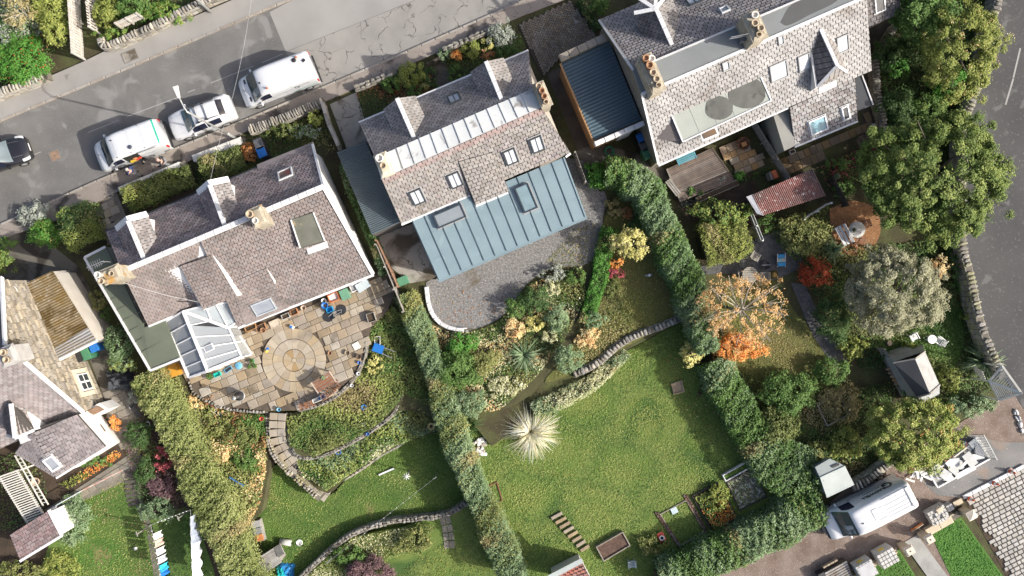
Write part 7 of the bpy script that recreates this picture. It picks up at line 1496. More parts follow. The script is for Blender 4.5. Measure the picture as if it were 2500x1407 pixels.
# ---- patio of the white-gabled cottage
t=thing('slatted_table','brown slatted teak table with pale ends on the round patio','table',W(797,930,0),math.radians(33))
for k in range(8):obj('top_slat',MB().box((0,-.37+.74*(k+.5)/8,.73),(1.2,.075,.03)),teak,t)
for a in(-1,1):
    obj('end_board',MB().box((a*.64,0,.73),(.07,.78,.035)),mat('bleached_teak',(.55,.45,.36),(.45,.36,.28),4,.8),t)
    for b in(-1,1):obj('leg',MB().box((a*.55,b*.32,.35),(.07,.07,.72)),teak,t)
pot('small terracotta dish of succulents on the slatted table',790,922,.11,.1,terr,.75,'silver')
for k,(x,y,rz,lb)in enumerate(((824,938,34,'slatted teak chair at the corner of the patio table'),(812,951,34,'slatted teak chair beside the long side of the patio table'),(797,964,30,'slatted teak chair next to the white rack'),(761,984,20,'slatted teak stool nearest the patio wall'),(745,989,15,'slatted teak stool at the end of the patio wall row'))):chair(lb,x,y,teak,0,math.radians(rz+180),.36,5,back=k<3)
crate('white wire rack standing among the teak chairs',778,974,.55,.25,.5,whitepl,0,math.radians(25),galvd,'wire_rack',cat='rack');crate('blue plastic box behind the white rack',788,968,.3,.2,.45,bluepl,0,math.radians(28),cat='box',name='storage_box')
c=W(592,964,0);t=thing('chiminea','dark cast-iron chiminea standing on the patio','chiminea',c);obj('belly',MB().lathe(c,[(.15,0),(.2,.2),(.3,.45),(.28,.65),(.12,.85),(.09,.95)],16),blackpl,t,True);obj('flue',MB().lathe(c,[(.09,.9),(.085,1.55),(.13,1.58),(.13,1.64),(0,1.66)],12),galvd,t,True);obj('lid_ring',MB().lathe(c,[(.31,.48),(.33,.52),(.31,.56)],16),galvd,t,True)
for a in[('pale blue bucket at the head of the curving steps',683,999,.12,.26,lblue),('large blue tub by the back wall of the cottage',796,746,.2,.4,bluepl),('white-rimmed tub beside the blue basket',793,735,.16,.3,whitepl),('terracotta pot beside the paving circle',806,862,.12,.14,terr),('ringed stone pot near the patio wall',849,861,.16,.2,mat('mossy_stone_pot',(.3,.25,.18),(.22,.18,.13),4,.9)),('dark clay pot at the patio edge',877,870,.15,.25,mat('dark_clay',(.14,.09,.07),(.1,.07,.055),4,.9)),('cobalt glazed pot at the patio edge',878,885,.1,.18,bluepl),('terracotta pot under the long rooflight',645,806,.16,.3,terr),('pink clay pot against the back wall',743,752,.16,.28,mat('pink_clay',(.55,.38,.3),(.46,.31,.25),4,.85)),
          ('turquoise pot in the cluster by the conservatory door',618,881,.13,.22,teal),('terracotta pot in the cluster by the conservatory door',612,895,.11,.2,terr),('white-rimmed pot in the cluster by the conservatory door',625,893,.12,.2,mat('buff_glaze',(.55,.42,.3),(.45,.34,.25),4,.6)),('round green-grey planter at the end of the conservatory',517,918,.2,.35,mat('grey_planter',(.1,.12,.12),(.07,.085,.085),3,.6)),('red watering pot on the step wall',640,1022,.12,.2,redpl),('red-filled stone urn on the bank',494,989,.2,.3,mat('stone_urn',(.4,.36,.28),(.3,.27,.21),4,.9)),('galvanised basin on the bank',571,1016,.22,.14,galvd),
          ('cobalt pot in the heather',890,993,.16,.3,bluepl),('pale turquoise lid in the step border',714,1072,.15,.12,lblue),('blue pot on the lower terrace',828,1102,.17,.32,bluepl),('small cobalt pot between the terraces',899,1059,.1,.2,bluepl),('white bowl on the upper terrace',887,1037,.1,.1,whitepl),('straw ring planter beside the silvery hedge',1053,1041,.22,.12,mat('straw_ring',(.48,.4,.18),(.36,.3,.13),5,.9)),('white-rimmed black pot on the curving steps',727,1140,.12,.2,blackpl),('white round pot on the patio wall',876,912,.11,.16,whitepl),('white pot among the terrace stones',860,941,.1,.16,whitepl)]:
    pot(a[0],*a[1:6],z={True:-.75,False:0}[a[2]>980 and a[1]<600 or 'bank' in a[0]]if a[1]<660 else(-.55 if a[2]>985 and a[1]>700 and a[2]<1060 else-1.1 if a[2]>=1060 else 0),plant='green' if 'cluster' in a[0]or 'planter at' in a[0]else None)
crate('turquoise tray beside the conservatory',532,914,.42,.26,.16,teal,0,ANG,name='tray',cat='tray');crate('blue framed tray leaning by the conservatory',558,902,.5,.24,.1,lblue,0,ANG+.2,blackpl,'tray',cat='tray')
c=W(583,893,0);t=thing('tub_lid','round pale blue lid by the conservatory corner','lid',c);obj('lid_disc',MB().lathe(c,[(.22,0),(.23,.05),(.2,.07),(0,.09)],20),lblue,t,True);obj('knob',MB().lathe(c+Z*.08,[(.03,0),(.03,.05),(0,.06)],8),lblue,t)
crate('orange tarpaulined box at the end of the green felt roof',424,905,.95,.75,.6,mat('orange_tarp',(.62,.3,.03),(.5,.25,.04),3,.6),0,ANG,None,'storage_box',True,'box');crate('black rolled cover beside the orange box',395,905,.25,1.0,.3,blackpl,0,ANG+.15,None,'storage_box',True,'box')
crate('red and orange striped crate stacked by the back wall',818,726,.62,.5,.5,mat('red_orange_plastic',(.6,.1,.05),(.65,.3,.1),3,.5),0,ANG,whitepl,'toy_crate',False,'crate');crate('green recycling box at the back wall of the cottage',845,719,.5,.6,.5,flat('sage_green_plastic',(.14,.3,.2),.5),0,ANG,None,'recycling_box',True,'box');crate('pale blue cold frame against the cottage corner',888,698,.8,.5,.35,mat('frosted_lid',(.5,.56,.58),(.42,.48,.5),3,.4),0,ANG+.15,None,'cold_frame',True,'cold frame');crate('white sink beside the pale cold frame',867,703,.45,.4,.35,whitepl,0,ANG+.1,galvd,'sink',False,'sink')
crate('bright blue basket by the blue tub',807,756,.4,.3,.3,flat('sky_blue_plastic',(.02,.3,.62),.4),0,.4,None,'basket',False,'basket');bevel(tag(obj('paving_slab',MB().box(tuple(W(870,845,.05)),(.42,.42,.06),ANG+.1),flat('white_slab',(.72,.68,.6),.8)),'loose white slab lying on the patio','slab'),.01)
t=thing('bicycle','tangle of a dark bicycle lying by the blue tub','bicycle',W(818,765,0),.5)
for x in(-.45,.45):obj('wheel',MB().lathe((x,0,.06),[(.3,-.015),(.32,0),(.3,.015),(.29,0)],18),blackpl,t)
for a,b in(((-.45,0,.08),(0,.1,.12)),((0,.1,.12),(.45,0,.08)),((-.15,-.15,.1),(.0,.1,.12)),((-.15,-.15,.1),(.35,-.12,.1)),((.35,-.2,.12),(.45,0,.08))):obj('frame_tube',MB().bar(a,b,.035,.035),galvd,t)
obj('saddle',MB().box((-.2,-.22,.12),(.22,.1,.06)),blackpl,t);obj('handlebar',MB().bar((.2,-.3,.14),(.5,-.2,.14),.03,.03),blackpl,t)
c=W(713,798,0);t=thing('ride_on_toy','white and blue toy lying on the patio','toy',c);bevel(obj('toy_body',MB().box((c.x,c.y,.1),(.34,.2,.2),-.5,.8),whitepl,t),.03);obj('toy_seat',MB().box((c.x,c.y,.22),(.14,.14,.06),-.5),bluepl,t)
c=W(652,857,0);t=thing('watering_can','blue and yellow watering can beside the paving circle','watering can',c);obj('can_body',MB().lathe(c,[(.1,0),(.11,.2),(.08,.24),(0,.24)],12),yel,t,True);obj('spout',MB().tube([c+Z*.08,c+Vector((.12,.16,.28))],.03),bluepl,t);obj('handle',MB().tube([c+Z*.22,c+Vector((.04,.1,.34)),c+Vector((.1,.14,.24))],.02),bluepl,t);obj('rose',MB().lathe(c+Vector((.12,.16,.26)),[(.05,0),(.09,.04),(0,.06)],10),bluepl,t)
crate('dark framed planter at the patio corner',908,775,.5,.55,.35,wood_g,0,.3,soil,'wooden_planter',False,'planter');crate('white-framed cage on the terrace grass',923,831,.35,.5,.3,whitepl,-.5,0,blackpl,'hutch',False,'hutch')
t=thing('wheelbarrow','blue wheelbarrow with long handles on the terrace','wheelbarrow',W(935,855,-.5),-.35);obj('tray',MB().box((-.25,.05,.35),(.5,.4,.24),0,1.3),bluepl,t)
for s_ in(-1,1):obj('handle',MB().bar((-.5,s_*.16,.3),(.75,s_*.22,.35),.04,.04),galvd,t)
obj('wheel',MB().lathe((-.62,.03,.17),[(.17,-.04),(.17,.04),(0,.04)],12,Matrix.Rotation(math.pi/2,3,'X')),blackpl,t);obj('strut',MB().bar((.1,-.15,0),(.1,-.15,.3),.04,.04),galvd,t)
for i,(x,y,w,d,h,m,lb)in enumerate(((640,800,.6,.4,.3,terr,'terracotta trough against the back wall of the cottage'),(615,800,.7,.3,.3,mat('orange_board',(.5,.28,.12),(.4,.22,.1),4,.8),'orange wooden trough under the conservatory eave'),(672,790,.65,.45,.1,mat('pale_stone_slab',(.58,.5,.4),(.48,.41,.33),3,.85),'pale stone trough by the back wall'),(720,762,.45,.35,.3,mat('rust_board',(.42,.2,.1),(.33,.16,.08),4,.85),'rust wooden planter by the back wall'),(700,772,.5,.3,.3,mat('white_grey_box',(.5,.5,.47),(.36,.36,.34),5,.7),'white and grey trough by the back wall'))):crate(lb,x,y,w,d,h,m,0,ANG,soil if i!=2 else m,'garden_trough',False,'trough')
for i,(x,y,m,lb)in enumerate(((525,1000,whitepl,'white painted crate on the bank'),(538,996,yel,'yellow painted crate on the bank'),(537,1014,bluepl,'blue painted crate on the bank'),(524,985,teal,'dull green crate on the bank'))):crate(lb,x,y,.34,.3,.25,m,-.7,ANG+.2,None,'painted_crate',False,'crate')
bench('blue and white slatted bench on the bank',582,1178,flat('blue_white_paint',(.05,.2,.5),.6,piece=.6),-.75,math.radians(-30),1.0,.4,4);bevel(tag(obj('flat_stone',MB().prism([W(x,y,-.4)for x,y in((500,1110),(512,1105),(523,1130),(512,1136))],-.8),pale_st),'pale flat stone set in the bank beside the long hedge','stone'),.02)
# ---- sloping lawn
t=thing('cold_frame','grey open cold frame with an orange panel at the foot of the long hedge','cold frame',W(634,1292,-1.7),-1.35)
for k,(y,m)in enumerate(((-.45,galvd),(0,galvd),(.42,mat('orange_lid',(.55,.22,.08),(.45,.18,.07),3,.6)))):bevel(obj('lid_panel',MB().box((y,0,.45+.04*k),(.42,.62,.06),.04*k),m if k else mat('grey_lid',(.36,.36,.36),(.26,.26,.26),3,.6),t),.02)
obj('frame_box',MB().box((0,0,.2),(1.35,.6,.42)),wood_g,t)
c=W(699,1322,-1.7);t=thing('netting_roll','roll of pale netting lying on the sloping lawn','roll',c,-.15);obj('roll',MB().tube([(-.36,0,.19),(.36,0,.19)],.19,16),mat('pale_netting',(.5,.5,.47),(.36,.36,.33),8,.8),t,True);obj('core',MB().tube([(-.38,0,.19),(.38,0,.19)],.05,8),blackpl,t)
c=W(731,1325,-1.7);t=thing('drum_lid','round white drum lid on the sloping lawn','lid',c);obj('lid_disc',MB().lathe(c,[(.2,0),(.21,.05),(.16,.06),(.15,.04),(0,.04)],20),whitepl,t,True);obj('bung',MB().lathe(c+Z*.03,[(.03,0),(.03,.03),(0,.03)],8),blackpl,t)
t=thing('tarpaulin','crumpled blue and turquoise tarpaulin beside the grey shed','tarpaulin',W(697,1392,-1.7));mb=MB()
def crumple(cx,cy,rx,ry,z,hh,n=9,seed=1):
    r=np.random.default_rng(seed);mb=MB();vs=[];fs=[];c=W(cx,cy,z)
    for i in range(n):
        for j in range(n):
            x,y=(i/(n-1)-.5)*2,(j/(n-1)-.5)*2;e=max(abs(x),abs(y));vs.append((c.x+x*rx/S*r.uniform(.85,1.1),c.y+y*ry/S*r.uniform(.85,1.1),z+(1-e**3)*hh*r.uniform(.45,1)))
    for i in range(n-1):
        for j in range(n-1):fs.append((i*n+j,(i+1)*n+j,(i+1)*n+j+1,i*n+j+1))
    return mb.add(vs,fs)
obj('blue_sheet',crumple(700,1392,20,18,-1.7,.5,9,1),flat('blue_tarp',(.02,.2,.48),.4),t);obj('turquoise_sheet',crumple(688,1394,13,14,-1.68,.65,8,2),flat('turquoise_tarp',(.02,.36,.36),.4),t)
tag(obj('wooden_board',MB().bar(W(925,1160,-1.6),W(962,1144,-1.6),.1,.06),upvc),'white board lying on the sloping lawn','board')
c=W(1000,1150,-1.7);t=thing('clothes_dryer','white rotary clothes dryer post with folded arms on the sloping lawn','clothes dryer',c);obj('post',MB().tube([c,c+Z*1.6],.03,8),galvd,t)
for k in range(8):a=k*math.pi/4;obj('arm',MB().bar(c+Z*1.6,c+Vector((.22*math.cos(a),.22*math.sin(a),1.5)),.03,.03),upvc,t)
for i,(x,y,h,lb)in enumerate(((1068,1152,1.8,'washing-line post near the silvery hedge'),(816,1350,1.9,'washing-line post by the rubble wall'))):
    b=W(x,y,-1.7);t=thing('line_post',lb,'post',b);obj('post',MB().tube([b,b+Z*h],.035,8),galvd,t);obj('hook',MB().bar(b+Z*(h-.1)-U*.12,b+Z*(h-.1)+U*.12,.03,.03),galvd,t)
a,b=W(1068,1152,-1.7)+Z*1.7,W(816,1350,-1.7)+Z*1.8;t=thing('washing_line','washing line with a few white pegs over the sloping lawn','washing line',(a+b)/2);obj('line',MB().tube([a,a.lerp(b,.5)-Z*.15,b],.006,4),cab,t)
for k in range(9):p=a.lerp(b,.18+.06*k)-Z*.1;obj('peg',MB().box(tuple(p),(.05,.03,.08)),whitepl,t)
# ---- stone house yard and drying green
bin_('blue-lidded bin in the front hedge of the white-gabled cottage',651,378,blackpl,bluepl);bin_('grey bin beside the blue-lidded bin in the front hedge',645,360,blackpl,flat('grey_lid_plastic',(.1,.1,.105),.5))
bin_('blue-lidded bin in front of the pale fascia outbuilding',250,843,bluepl,bluepl,z=-.1);bin_('green-lidded bin in front of the pale fascia outbuilding',231,862,greenpl,greenpl,z=-.1);bin_('black bin in front of the pale fascia outbuilding',215,868,blackpl,blackpl,z=-.1)
bin_('blue-lidded bin behind the blue-roofed garage',1560,346,blackpl,bluepl,z=-.08);bin_('grey-lidded bin between the blue and green bins',1566,364,blackpl,flat('grey_lid_plastic',(.1,.1,.105),.5),z=-.08);bin_('green-lidded bin behind the blue-roofed garage',1573,382,greenpl,greenpl,z=-.08)
crate('green compost box beside the brown boundary fence',986,686,.6,.48,.5,flat('compost_green',(.1,.27,.16),.5),-.1,ANG,None,'compost_box',True,'box')
t=thing('covered_heap','dark grey cover over a heap in the stone house yard','cover',W(292,932,-.1));obj('cover_sheet',crumple(292,930,32,26,-.1,.8,9,4),mat('charcoal_cover',(.06,.065,.075),(.045,.05,.058),2,.6),t)
pot('white bowl on the yard bench',323,993,.14,.12,whitepl,.2);bench('dark slatted bench in the stone house yard',338,1000,blackpl,-.1,-1.0,.9,.35,4,back=False);pot('small white ring pot beside the yard bench',362,1035,.16,.12,whitepl,-.1);pot('round buff pot at the corner of the white wing',96,1172,.24,.45,mat('buff_glaze',(.55,.42,.3),(.45,.34,.25),4,.6),-.1)
def cloth(t,a,b,drop,m,name='cloth',sway=.12,n=6):
    mb=MB();vs=[];fs=[];d=(b-a);s_=Vector((-d.y,d.x,0)).normalized()
    for i in range(n+1):
        for j in range(4):p=a.lerp(b,i/n)-Z*(drop*j/3)+s_*(sway*math.sin(i*1.9+j*.6)*(.3+j/3))+Vector((.22*j/3,.02*j,0));vs.append(p)
    for i in range(n):
        for j in range(3):k=i*4+j;fs.append((k,k+1,k+5,k+4))
    return obj(name,mb.add(vs,fs),m,t)
posts={'a':(465,1245),'b':(368,1282),'c':(470,1420),'d':(395,1430)}
for k,lb in(('a','dark line post by the long hedge'),('b','line post beside the concrete path')):b=W(*posts[k],-.1);t=thing('line_post',lb,'post',b);obj('post',MB().tube([b,b+Z*1.9],.04,8),wood_g,t);obj('crossbar',MB().bar(b+Z*1.85-V*.15,b+Z*1.85+V*.15,.05,.05),wood_g,t)
for k,(a,b,lb)in enumerate((('a','b','washing line with bunting between the two line posts'),('a','c','washing line holding the white sheets'),('b','d','washing line holding the small clothes'))):p,q=W(*posts[a],1.7),W(*posts[b],1.7);t=thing('washing_line',lb,'washing line',(p+q)/2);obj('line',MB().tube([p,p.lerp(q,.5)-Z*.1,q],.008,4),cab,t);[obj('peg',MB().box(tuple(p.lerp(q,.1+.09*i)),(.05,.04,.07)),whitepl,t)for i in range(9)]
sheet_m=mat('white_bedsheet',(.72,.73,.76),(.55,.58,.66),3,.8);
for k,(s0,s1,m,lb)in enumerate(((.1,.5,flat('slate_blue_sheet',(.3,.34,.42),.85),'grey-blue sheet hanging beside the long hedge'),(.5,1.0,sheet_m,'white sheet hanging beside the long hedge'))):p,q=W(463,1245,1.7),W(470,1420,1.7);t=thing('laundry_sheet',lb,'laundry',p.lerp(q,s0));cloth(t,p.lerp(q,s0),p.lerp(q,s1),.9,m,n=10,sway=.07)
for k,(y,m,lb)in enumerate(((1312,whitepl,'white vest on the line'),(1330,flat('pink_cotton',(.6,.4,.33),.9),'pink cloth on the line'),(1350,whitepl,'white tea towel on the line'),(1370,flat('grey_cotton',(.5,.52,.55),.9),'grey shirt on the line'),(1390,flat('aqua_cotton',(.03,.45,.55),.9),'aqua towel on the line'),(1402,bluepl,'blue cloth on the line'))):x=368+(y-1282)*.19;t=thing('laundry_item',lb+' beside the concrete path','laundry',W(x,y,1.6));cloth(t,W(x,y-8,1.68),W(x+3,y+8,1.68),.6,m,n=4,sway=.06)
c=W(333,1338,-.1);t=thing('plastic_ball','white ball on the patchy grass by the washing lines','ball',c);obj('ball',MB().lathe(c,[(.02,0),(.09,.04),(.12,.12),(.09,.2),(0,.24)],12),whitepl,t,True);obj('valve',MB().lathe(c+Z*.235,[(.015,0),(0,.01)],6),blackpl,t)
obj_l=thing('handrail','pale blue and red handrail along the edge of the patchy lawn','handrail',W(220,1190,-.1));obj('rail',MB().tube([W(118,1245,.8),W(200,1198,.8)],.03),mat('chipped_blue_paint',(.5,.62,.68),(.6,.6,.58),3,.6),obj_l);obj('rail',MB().tube([W(200,1198,.8),W(300,1148,.8)],.03),mat('red_white_paint',(.6,.55,.5),(.5,.16,.1),3,.6),obj_l)
for s_ in(.0,.33,.66,1):p=W(118,1245,.8).lerp(W(300,1148,.8),s_);obj('post',MB().tube([Vector((p.x,p.y,-.1)),p],.025),galvd,obj_l)
# ---- behind the large house
t=thing('garden_hose','coil of bright green hose behind the garage','hose',W(1487,370,-.05));c=W(1487,370,0)
obj('coil',MB().tube([c+Vector(((.22+.015*(i%7))*math.cos(i*.55),(.22+.015*(i%5))*math.sin(i*.55),.02+.004*i))for i in range(60)],.02,5),flat('hose_green',(.02,.3,.18),.5),t);obj('loose_end',MB().tube([c+Vector((.25,0,.04)),c+Vector((.4,-.3,.02)),c+Vector((.2,-.5,.02)),c+Vector((-.1,-.45,.02))],.016,5),flat('hose_green',(.02,.3,.18),.5),t)
c=W(1812,352,.02);t=thing('fire_basket','rusty fire basket full of ash on the small flagstone patio','fire basket',c);obj('bowl',MB().lathe(c,[(.15,0),(.36,.2),(.4,.3),(.37,.3),(.33,.2),(0,.1)],16),mat('rust_iron',(.12,.06,.035),(.2,.1,.05),6,.9),t,True);obj('firebrick',MB().box((c.x+.05,c.y-.05,.22),(.3,.26,.16),.4),mat('firebrick',(.5,.26,.1),(.38,.2,.09),4,.9),t)
for k in range(6):a=k*1.05;obj('log',MB().bar(c+Vector((.12*math.cos(a),.12*math.sin(a),.16)),c+Vector((.42*math.cos(a),.42*math.sin(a),.3)),.06,.06),mat('charred_wood',(.06,.04,.03),(.1,.06,.04),6,.95),t)
crate('black cube planter with white trim beside the grey porch',1878,342,.6,.6,.75,blackpl,-.05,ANG,soil,'cube_planter',False,'planter');pot('white round pot at the end of the shaded flagstones',2128,312,.18,.3,whitepl,-.05);crate('white trough at the grey porch corner',1932,372,.35,.25,.25,whitepl,-.05,ANG,soil,'garden_trough',False,'trough')
t=thing('wood_burner','red-lidded garden burner by the rail fence','burner',W(1878,432,-.1),ANG);bevel(obj('burner_body',MB().box((0,0,.4),(.4,.5,.8)),mat('burner_steel',(.3,.28,.26),(.22,.2,.18),4,.6),t),.02);bevel(obj('red_lid',MB().box((.08,0,.84),(.3,.5,.1)),mat('hot_red',(.55,.1,.03),(.45,.12,.04),4,.5),t),.03)
chair('brown wicker chair at the end of the shaded flagstones',2120,338,mat('brown_wicker',(.2,.12,.08),(.15,.09,.06),5,.8),-.05,-.6,.6,6);chair('dark wicker chair next to the brown wicker chair',2097,350,mat('dark_wicker',(.13,.1,.085),(.09,.07,.06),5,.8),-.05,.4,.55,6)
pot('red flower pot at the edge of the great tree',2146,372,.13,.25,redpl,-.05,'red');pot('grey ring planter below the brown flagstones',2040,432,.17,.25,galvd,-.05,'silver')
t=thing('stone_planter','long stone trough along the edge of the timber deck','planter',W(1765,452,0));A,B=W(1700,490,.25),W(1800,446,.25);obj('trough',MB().bar(A,B,.35,.3),pm,t);obj('soil_fill',MB().bar(A+Z*.14,B+Z*.14,.26,.06),soil,t)
bench('grey plank bench stacked at the deck corner',1640,460,wood_g,-.1,ANG-1.3,1.1,.4,3,back=False)
# ---- slate patio and gravel circle
rtable('round slatted table under the bare autumn tree',1823,672,.47,mat('bleached_slats',(.4,.37,.31),(.32,.29,.24),4,.8),-.08,.7,True);chair('bleached slatted chair by the clipped block hedge',1838,626,mat('bleached_slats',(.4,.37,.31),(.32,.29,.24),4,.8),-.08,2.6,.48,6);chair('bleached slatted chair half hidden under the bare autumn tree',1858,676,mat('bleached_slats',(.4,.37,.31),(.32,.29,.24),4,.8),-.08,-1.5,.48,6)
t=thing('lounge_chair','bright blue folding chair on the slate patio','chair',W(1903,636,-.08),.05);bl=flat('vivid_blue_fabric',(.02,.25,.5),.6)
for y,z_,m in((.25,.35,bl),(.0,.3,mat('patterned_cloth',(.2,.45,.45),(.5,.35,.3),6,.8)),(-.25,.35,bl)):bevel(obj('cushion',MB().box((0,y,z_),(.48,.24,.1)),m,t),.03)
for a in(-1,1):obj('frame_side',MB().bar((a*.24,-.42,.28),(a*.24,.42,.42),.04,.04),galvd,t);[obj('leg',MB().box((a*.23,b*.3,.14),(.035,.035,.28)),galvd,t)for b in(-1,1)]
c=W(1868,648,-.08);t=thing('fire_bowl','black fire bowl on the slate patio','fire bowl',c);obj('bowl',MB().lathe(c,[(.08,0),(.24,.14),(.28,.2),(.25,.2),(.2,.13),(0,.08)],16),blackpl,t,True);obj('rim_handle',MB().bar(c+Vector((-.3,0,.2)),c+Vector((.3,.02,.2)),.03,.02),galvd,t)
rtable('round stone-topped table on the rust gravel circle',2080,563,.49,mat('speckled_stone_top',(.5,.5,.47),(.34,.34,.32),3,.7,fine=((.7,.7,.67),4,.58)),-.07,.74);pot('small potted plant on the stone-topped table',2084,562,.09,.1,terr,.7,'dark')
bench('white bench beside the stone-topped table',2050,577,whitepl,-.07,math.radians(-62),1.25,.45,2);chair('brown chair behind the stone-topped table',2101,550,teak,-.07,-1.2,.45,5);chair('brown slatted chair below the stone-topped table',2092,588,teak,-.07,2.8,.45,5)
t=thing('log_ring','curl of brown cut branches beside the white bench','branches',W(2072,608,-.07));c=W(2072,606,-.07)
for k in range(16):a=k*.42;obj('branch',MB().bar(c+Vector((.38*math.cos(a),.3*math.sin(a),.1+.01*k)),c+Vector((.42*math.cos(a+.6),.34*math.sin(a+.6),.16+.01*k)),.07,.06),mat('cut_branch',(.33,.17,.09),(.24,.12,.07),4,.9,piece=.3),t)
rtable('white round table on the corner lawn',2261,827,.27,whitepl,-.1,.7);chair('white slatted chair left beside the willow',2222,822,whitepl,-.1,.5,.42,5);chair('white folding chair beside the white round table',2284,832,whitepl,-.1,-2.2,.42,6)
c=W(2170,838,-.1);t=thing('tree_stump','pale cut tree stump on the corner lawn','stump',c);obj('stump',MB().lathe(c,[(.2,-.05),(.17,.12),(.16,.14),(0,.14)],14),bark,t);obj('cut_face',MB().lathe(c+Z*.142,[(.15,0),(0,.004)],14),mat('cut_wood',(.5,.4,.27),(.42,.33,.22),8,.85),t)
c=W(1889,671,-.1);t=thing('tree_stump','orange mossy stump beside the blue folding chair','stump',c);obj('stump',MB().lathe(c,[(.18,-.05),(.14,.2),(.1,.24),(0,.25)],12),mat('orange_moss',(.45,.27,.08),(.3,.2,.06),5,.95),t,True);obj('moss_skirt',MB().lathe(c,[(.3,0),(.2,.08),(.15,.12)],12),mat('stump_moss',(.14,.11,.03),(.1,.09,.03),4,.95),t,True)
t=thing('log_stack','stack of split orange logs along the garden shed','log pile',W(2195,935,-.1))
for k in range(4):
    for j in range(9):p=W(2170+5.2*j+2.5*(k%2),900+9*j,.05+.13*k);obj('log',MB().tube([p-U*.18,p+U*.18],.07,7),mat('split_log',(.42,.2,.08),(.5,.34,.2),4,.9,piece=.3),t)
c=W(1585,672,-.1);t=thing('bird_statue','white bird-shaped ornament on the brown lawn','ornament',c,.1);bevel(obj('bird_body',MB().lathe((0,0,.06),[(.02,-.05),(.1,0),(.08,.08),(0,.11)],10),whitepl,t,True),.001);obj('wing',MB().box((-.02,0,.12),(.3,.1,.03),.2),galvd,t);obj('tail',MB().box((-.2,0,.09),(.18,.07,.03),.1),galvd,t);obj('beak',MB().box((.15,.01,.1),(.12,.04,.03)),blackpl,t)
# ---- main lawn corner
chair('pale blue-grey garden chair behind the soil bed',1540,1372,flat('blue_grey_resin',(.34,.42,.46),.5),-.9,.1,.45,4);t=thing('kneeler','red and white garden kneeler on the brick edging','kneeler',W(1614,1310,-.85),-1.1);bevel(obj('pad',MB().box((0,0,.12),(.6,.42,.08)),redpl,t),.03);obj('inner_ring',MB().lathe((.05,0,.16),[(.16,0),(.17,.03),(.1,.03),(.1,0)],12),whitepl,t);obj('handle',MB().bar((-.3,-.15,.2),(-.3,.15,.2),.05,.05),lamp_o,t)
bevel(tag(obj('paving_slab',MB().box(tuple(W(1646,1247,-.82)),(.4,.38,.04),.45),flat('pale_blue_tile',(.5,.6,.63),.5)),'pale blue tile lying on the turf plot','slab'),.01)
t=thing('rockery','heap of white stones beside the pampas grass','rockery',W(1180,1080,-.9));pieces(t,'stone',[frame(W(1170+11*random.gauss(0,1)+6,1085+16*random.gauss(0,1),-.82),(1,0,0),(0,1,0),(0,0,1),random.uniform(.15,.35),random.uniform(.15,.35),.22)for _ in range(26)],[lead_w,pale_st,mat('white_quartz',(.72,.7,.66),(.6,.58,.54),3,.8,piece=.1)],'stone')
# ---- builders' yard
conem=flat('orange_cone',(.75,.13,.03),.5)
for k,(x,y,lb)in enumerate(((2466,1151,'orange traffic cone beside the cement blocks'),(2425,1179,'orange traffic cone midway along the white edging'),(2366,1217,'orange traffic cone at the driveway corner nearest the pallet'))):
    c=W(x,y,-.05);t=thing('traffic_cone',lb,'cone',c);bevel(obj('base',MB().box((c.x,c.y,c.z+.02),(.36,.36,.04),.4),mat('dusty_cone_base',(.5,.42,.38),(.4,.33,.3),4,.8),t),.03);obj('lower_body',MB().lathe(c,[(.14,.03),(.105,.22)],14),conem,t,True);obj('reflective_sleeve',MB().lathe(c,[(.107,.22),(.072,.4)],14),whitepl,t,True);obj('tip',MB().lathe(c,[(.07,.4),(.035,.56),(0,.57)],14),conem,t,True)
blk=mat('new_concrete_block',(.5,.49,.46),(.42,.41,.385),2,.85,.2,16,piece=.12)
def pallet(label,px,py,L_,w,h,rz,nx,ny,miss=0,wrap=None,yellow=False,z=-.1):
    t=thing('paving_pallet',label,'pallet',ground(px,py,z),rz)
    for k in range(3):obj('runner',MB().box((0,(k-1)*w*.42,.05),(L_,.1,.1)),teak if False else slp,t)
    obj('stack_core',MB().box((0,0,.12+h/2),(L_*.97,w*.97,h)),blk,t);it=[]
    for i in range(nx):
        for j in range(ny):
            if miss and(i+2*j)%miss==0:continue
            it.append(frame((-L_/2+L_*(i+.5)/nx,-w/2+w*(j+.5)/ny,.12+h+.06),(1,0,0),(0,1,0),(0,0,1),L_/nx-.02,w/ny-.02,.12))
    n0=int(h/.11)
    for k in range(n0):
        for i in range(nx):
            for s_ in(-1,1):it.append(frame((-L_/2+L_*(i+.5)/nx,s_*w*.49,.17+h*(k+.3)/n0),(1,0,0),(0,0,1),(0,s_,0),L_/nx-.025,h/n0-.02,.03))
    pieces(t,'block',it,blk)
    if yellow:obj('label',MB().box((-.05,w*.52,.12+h*.62),(.36,.02,.26)),yel,t)
    if wrap:obj('wrap',MB().box((0,0,.14+h+.1),(L_*.85,w*.8,.03),.03),wrap,t)
    return t
RP=math.radians(29)
pallet('open pallet of grey blocks with gaps beside the lettered van',2279,1252,1.15,.95,.4,RP,6,4,5);t=thing('cement_bag','buff paper cement bag on the open pallet','bag',W(2292,1244,.55),RP);bevel(obj('bag',MB().box((0,0,.08),(.5,.34,.14),.1,.85),mat('buff_paper',(.55,.47,.36),(.48,.41,.31),3,.8),t),.05);obj('seam',MB().box((.24,.02,.09),(.02,.3,.1),.1),whitepl,t)
pallet('strapped pallet of grey slabs with a yellow label between the lawns',2150,1350,1.1,.95,.8,RP,5,4,0,None,True);pallet('strapped pallet of dusty slabs with a yellow label by the timber pile',2100,1380,1.1,1.0,.75,RP,5,4,0,mat('dusty_film',(.45,.45,.46),(.36,.36,.37),2,.5),True)
t=thing('timber_pile','pile of dark planks and bricks under a black sheet at the track edge','timber pile',W(2040,1395,-.1),RP)
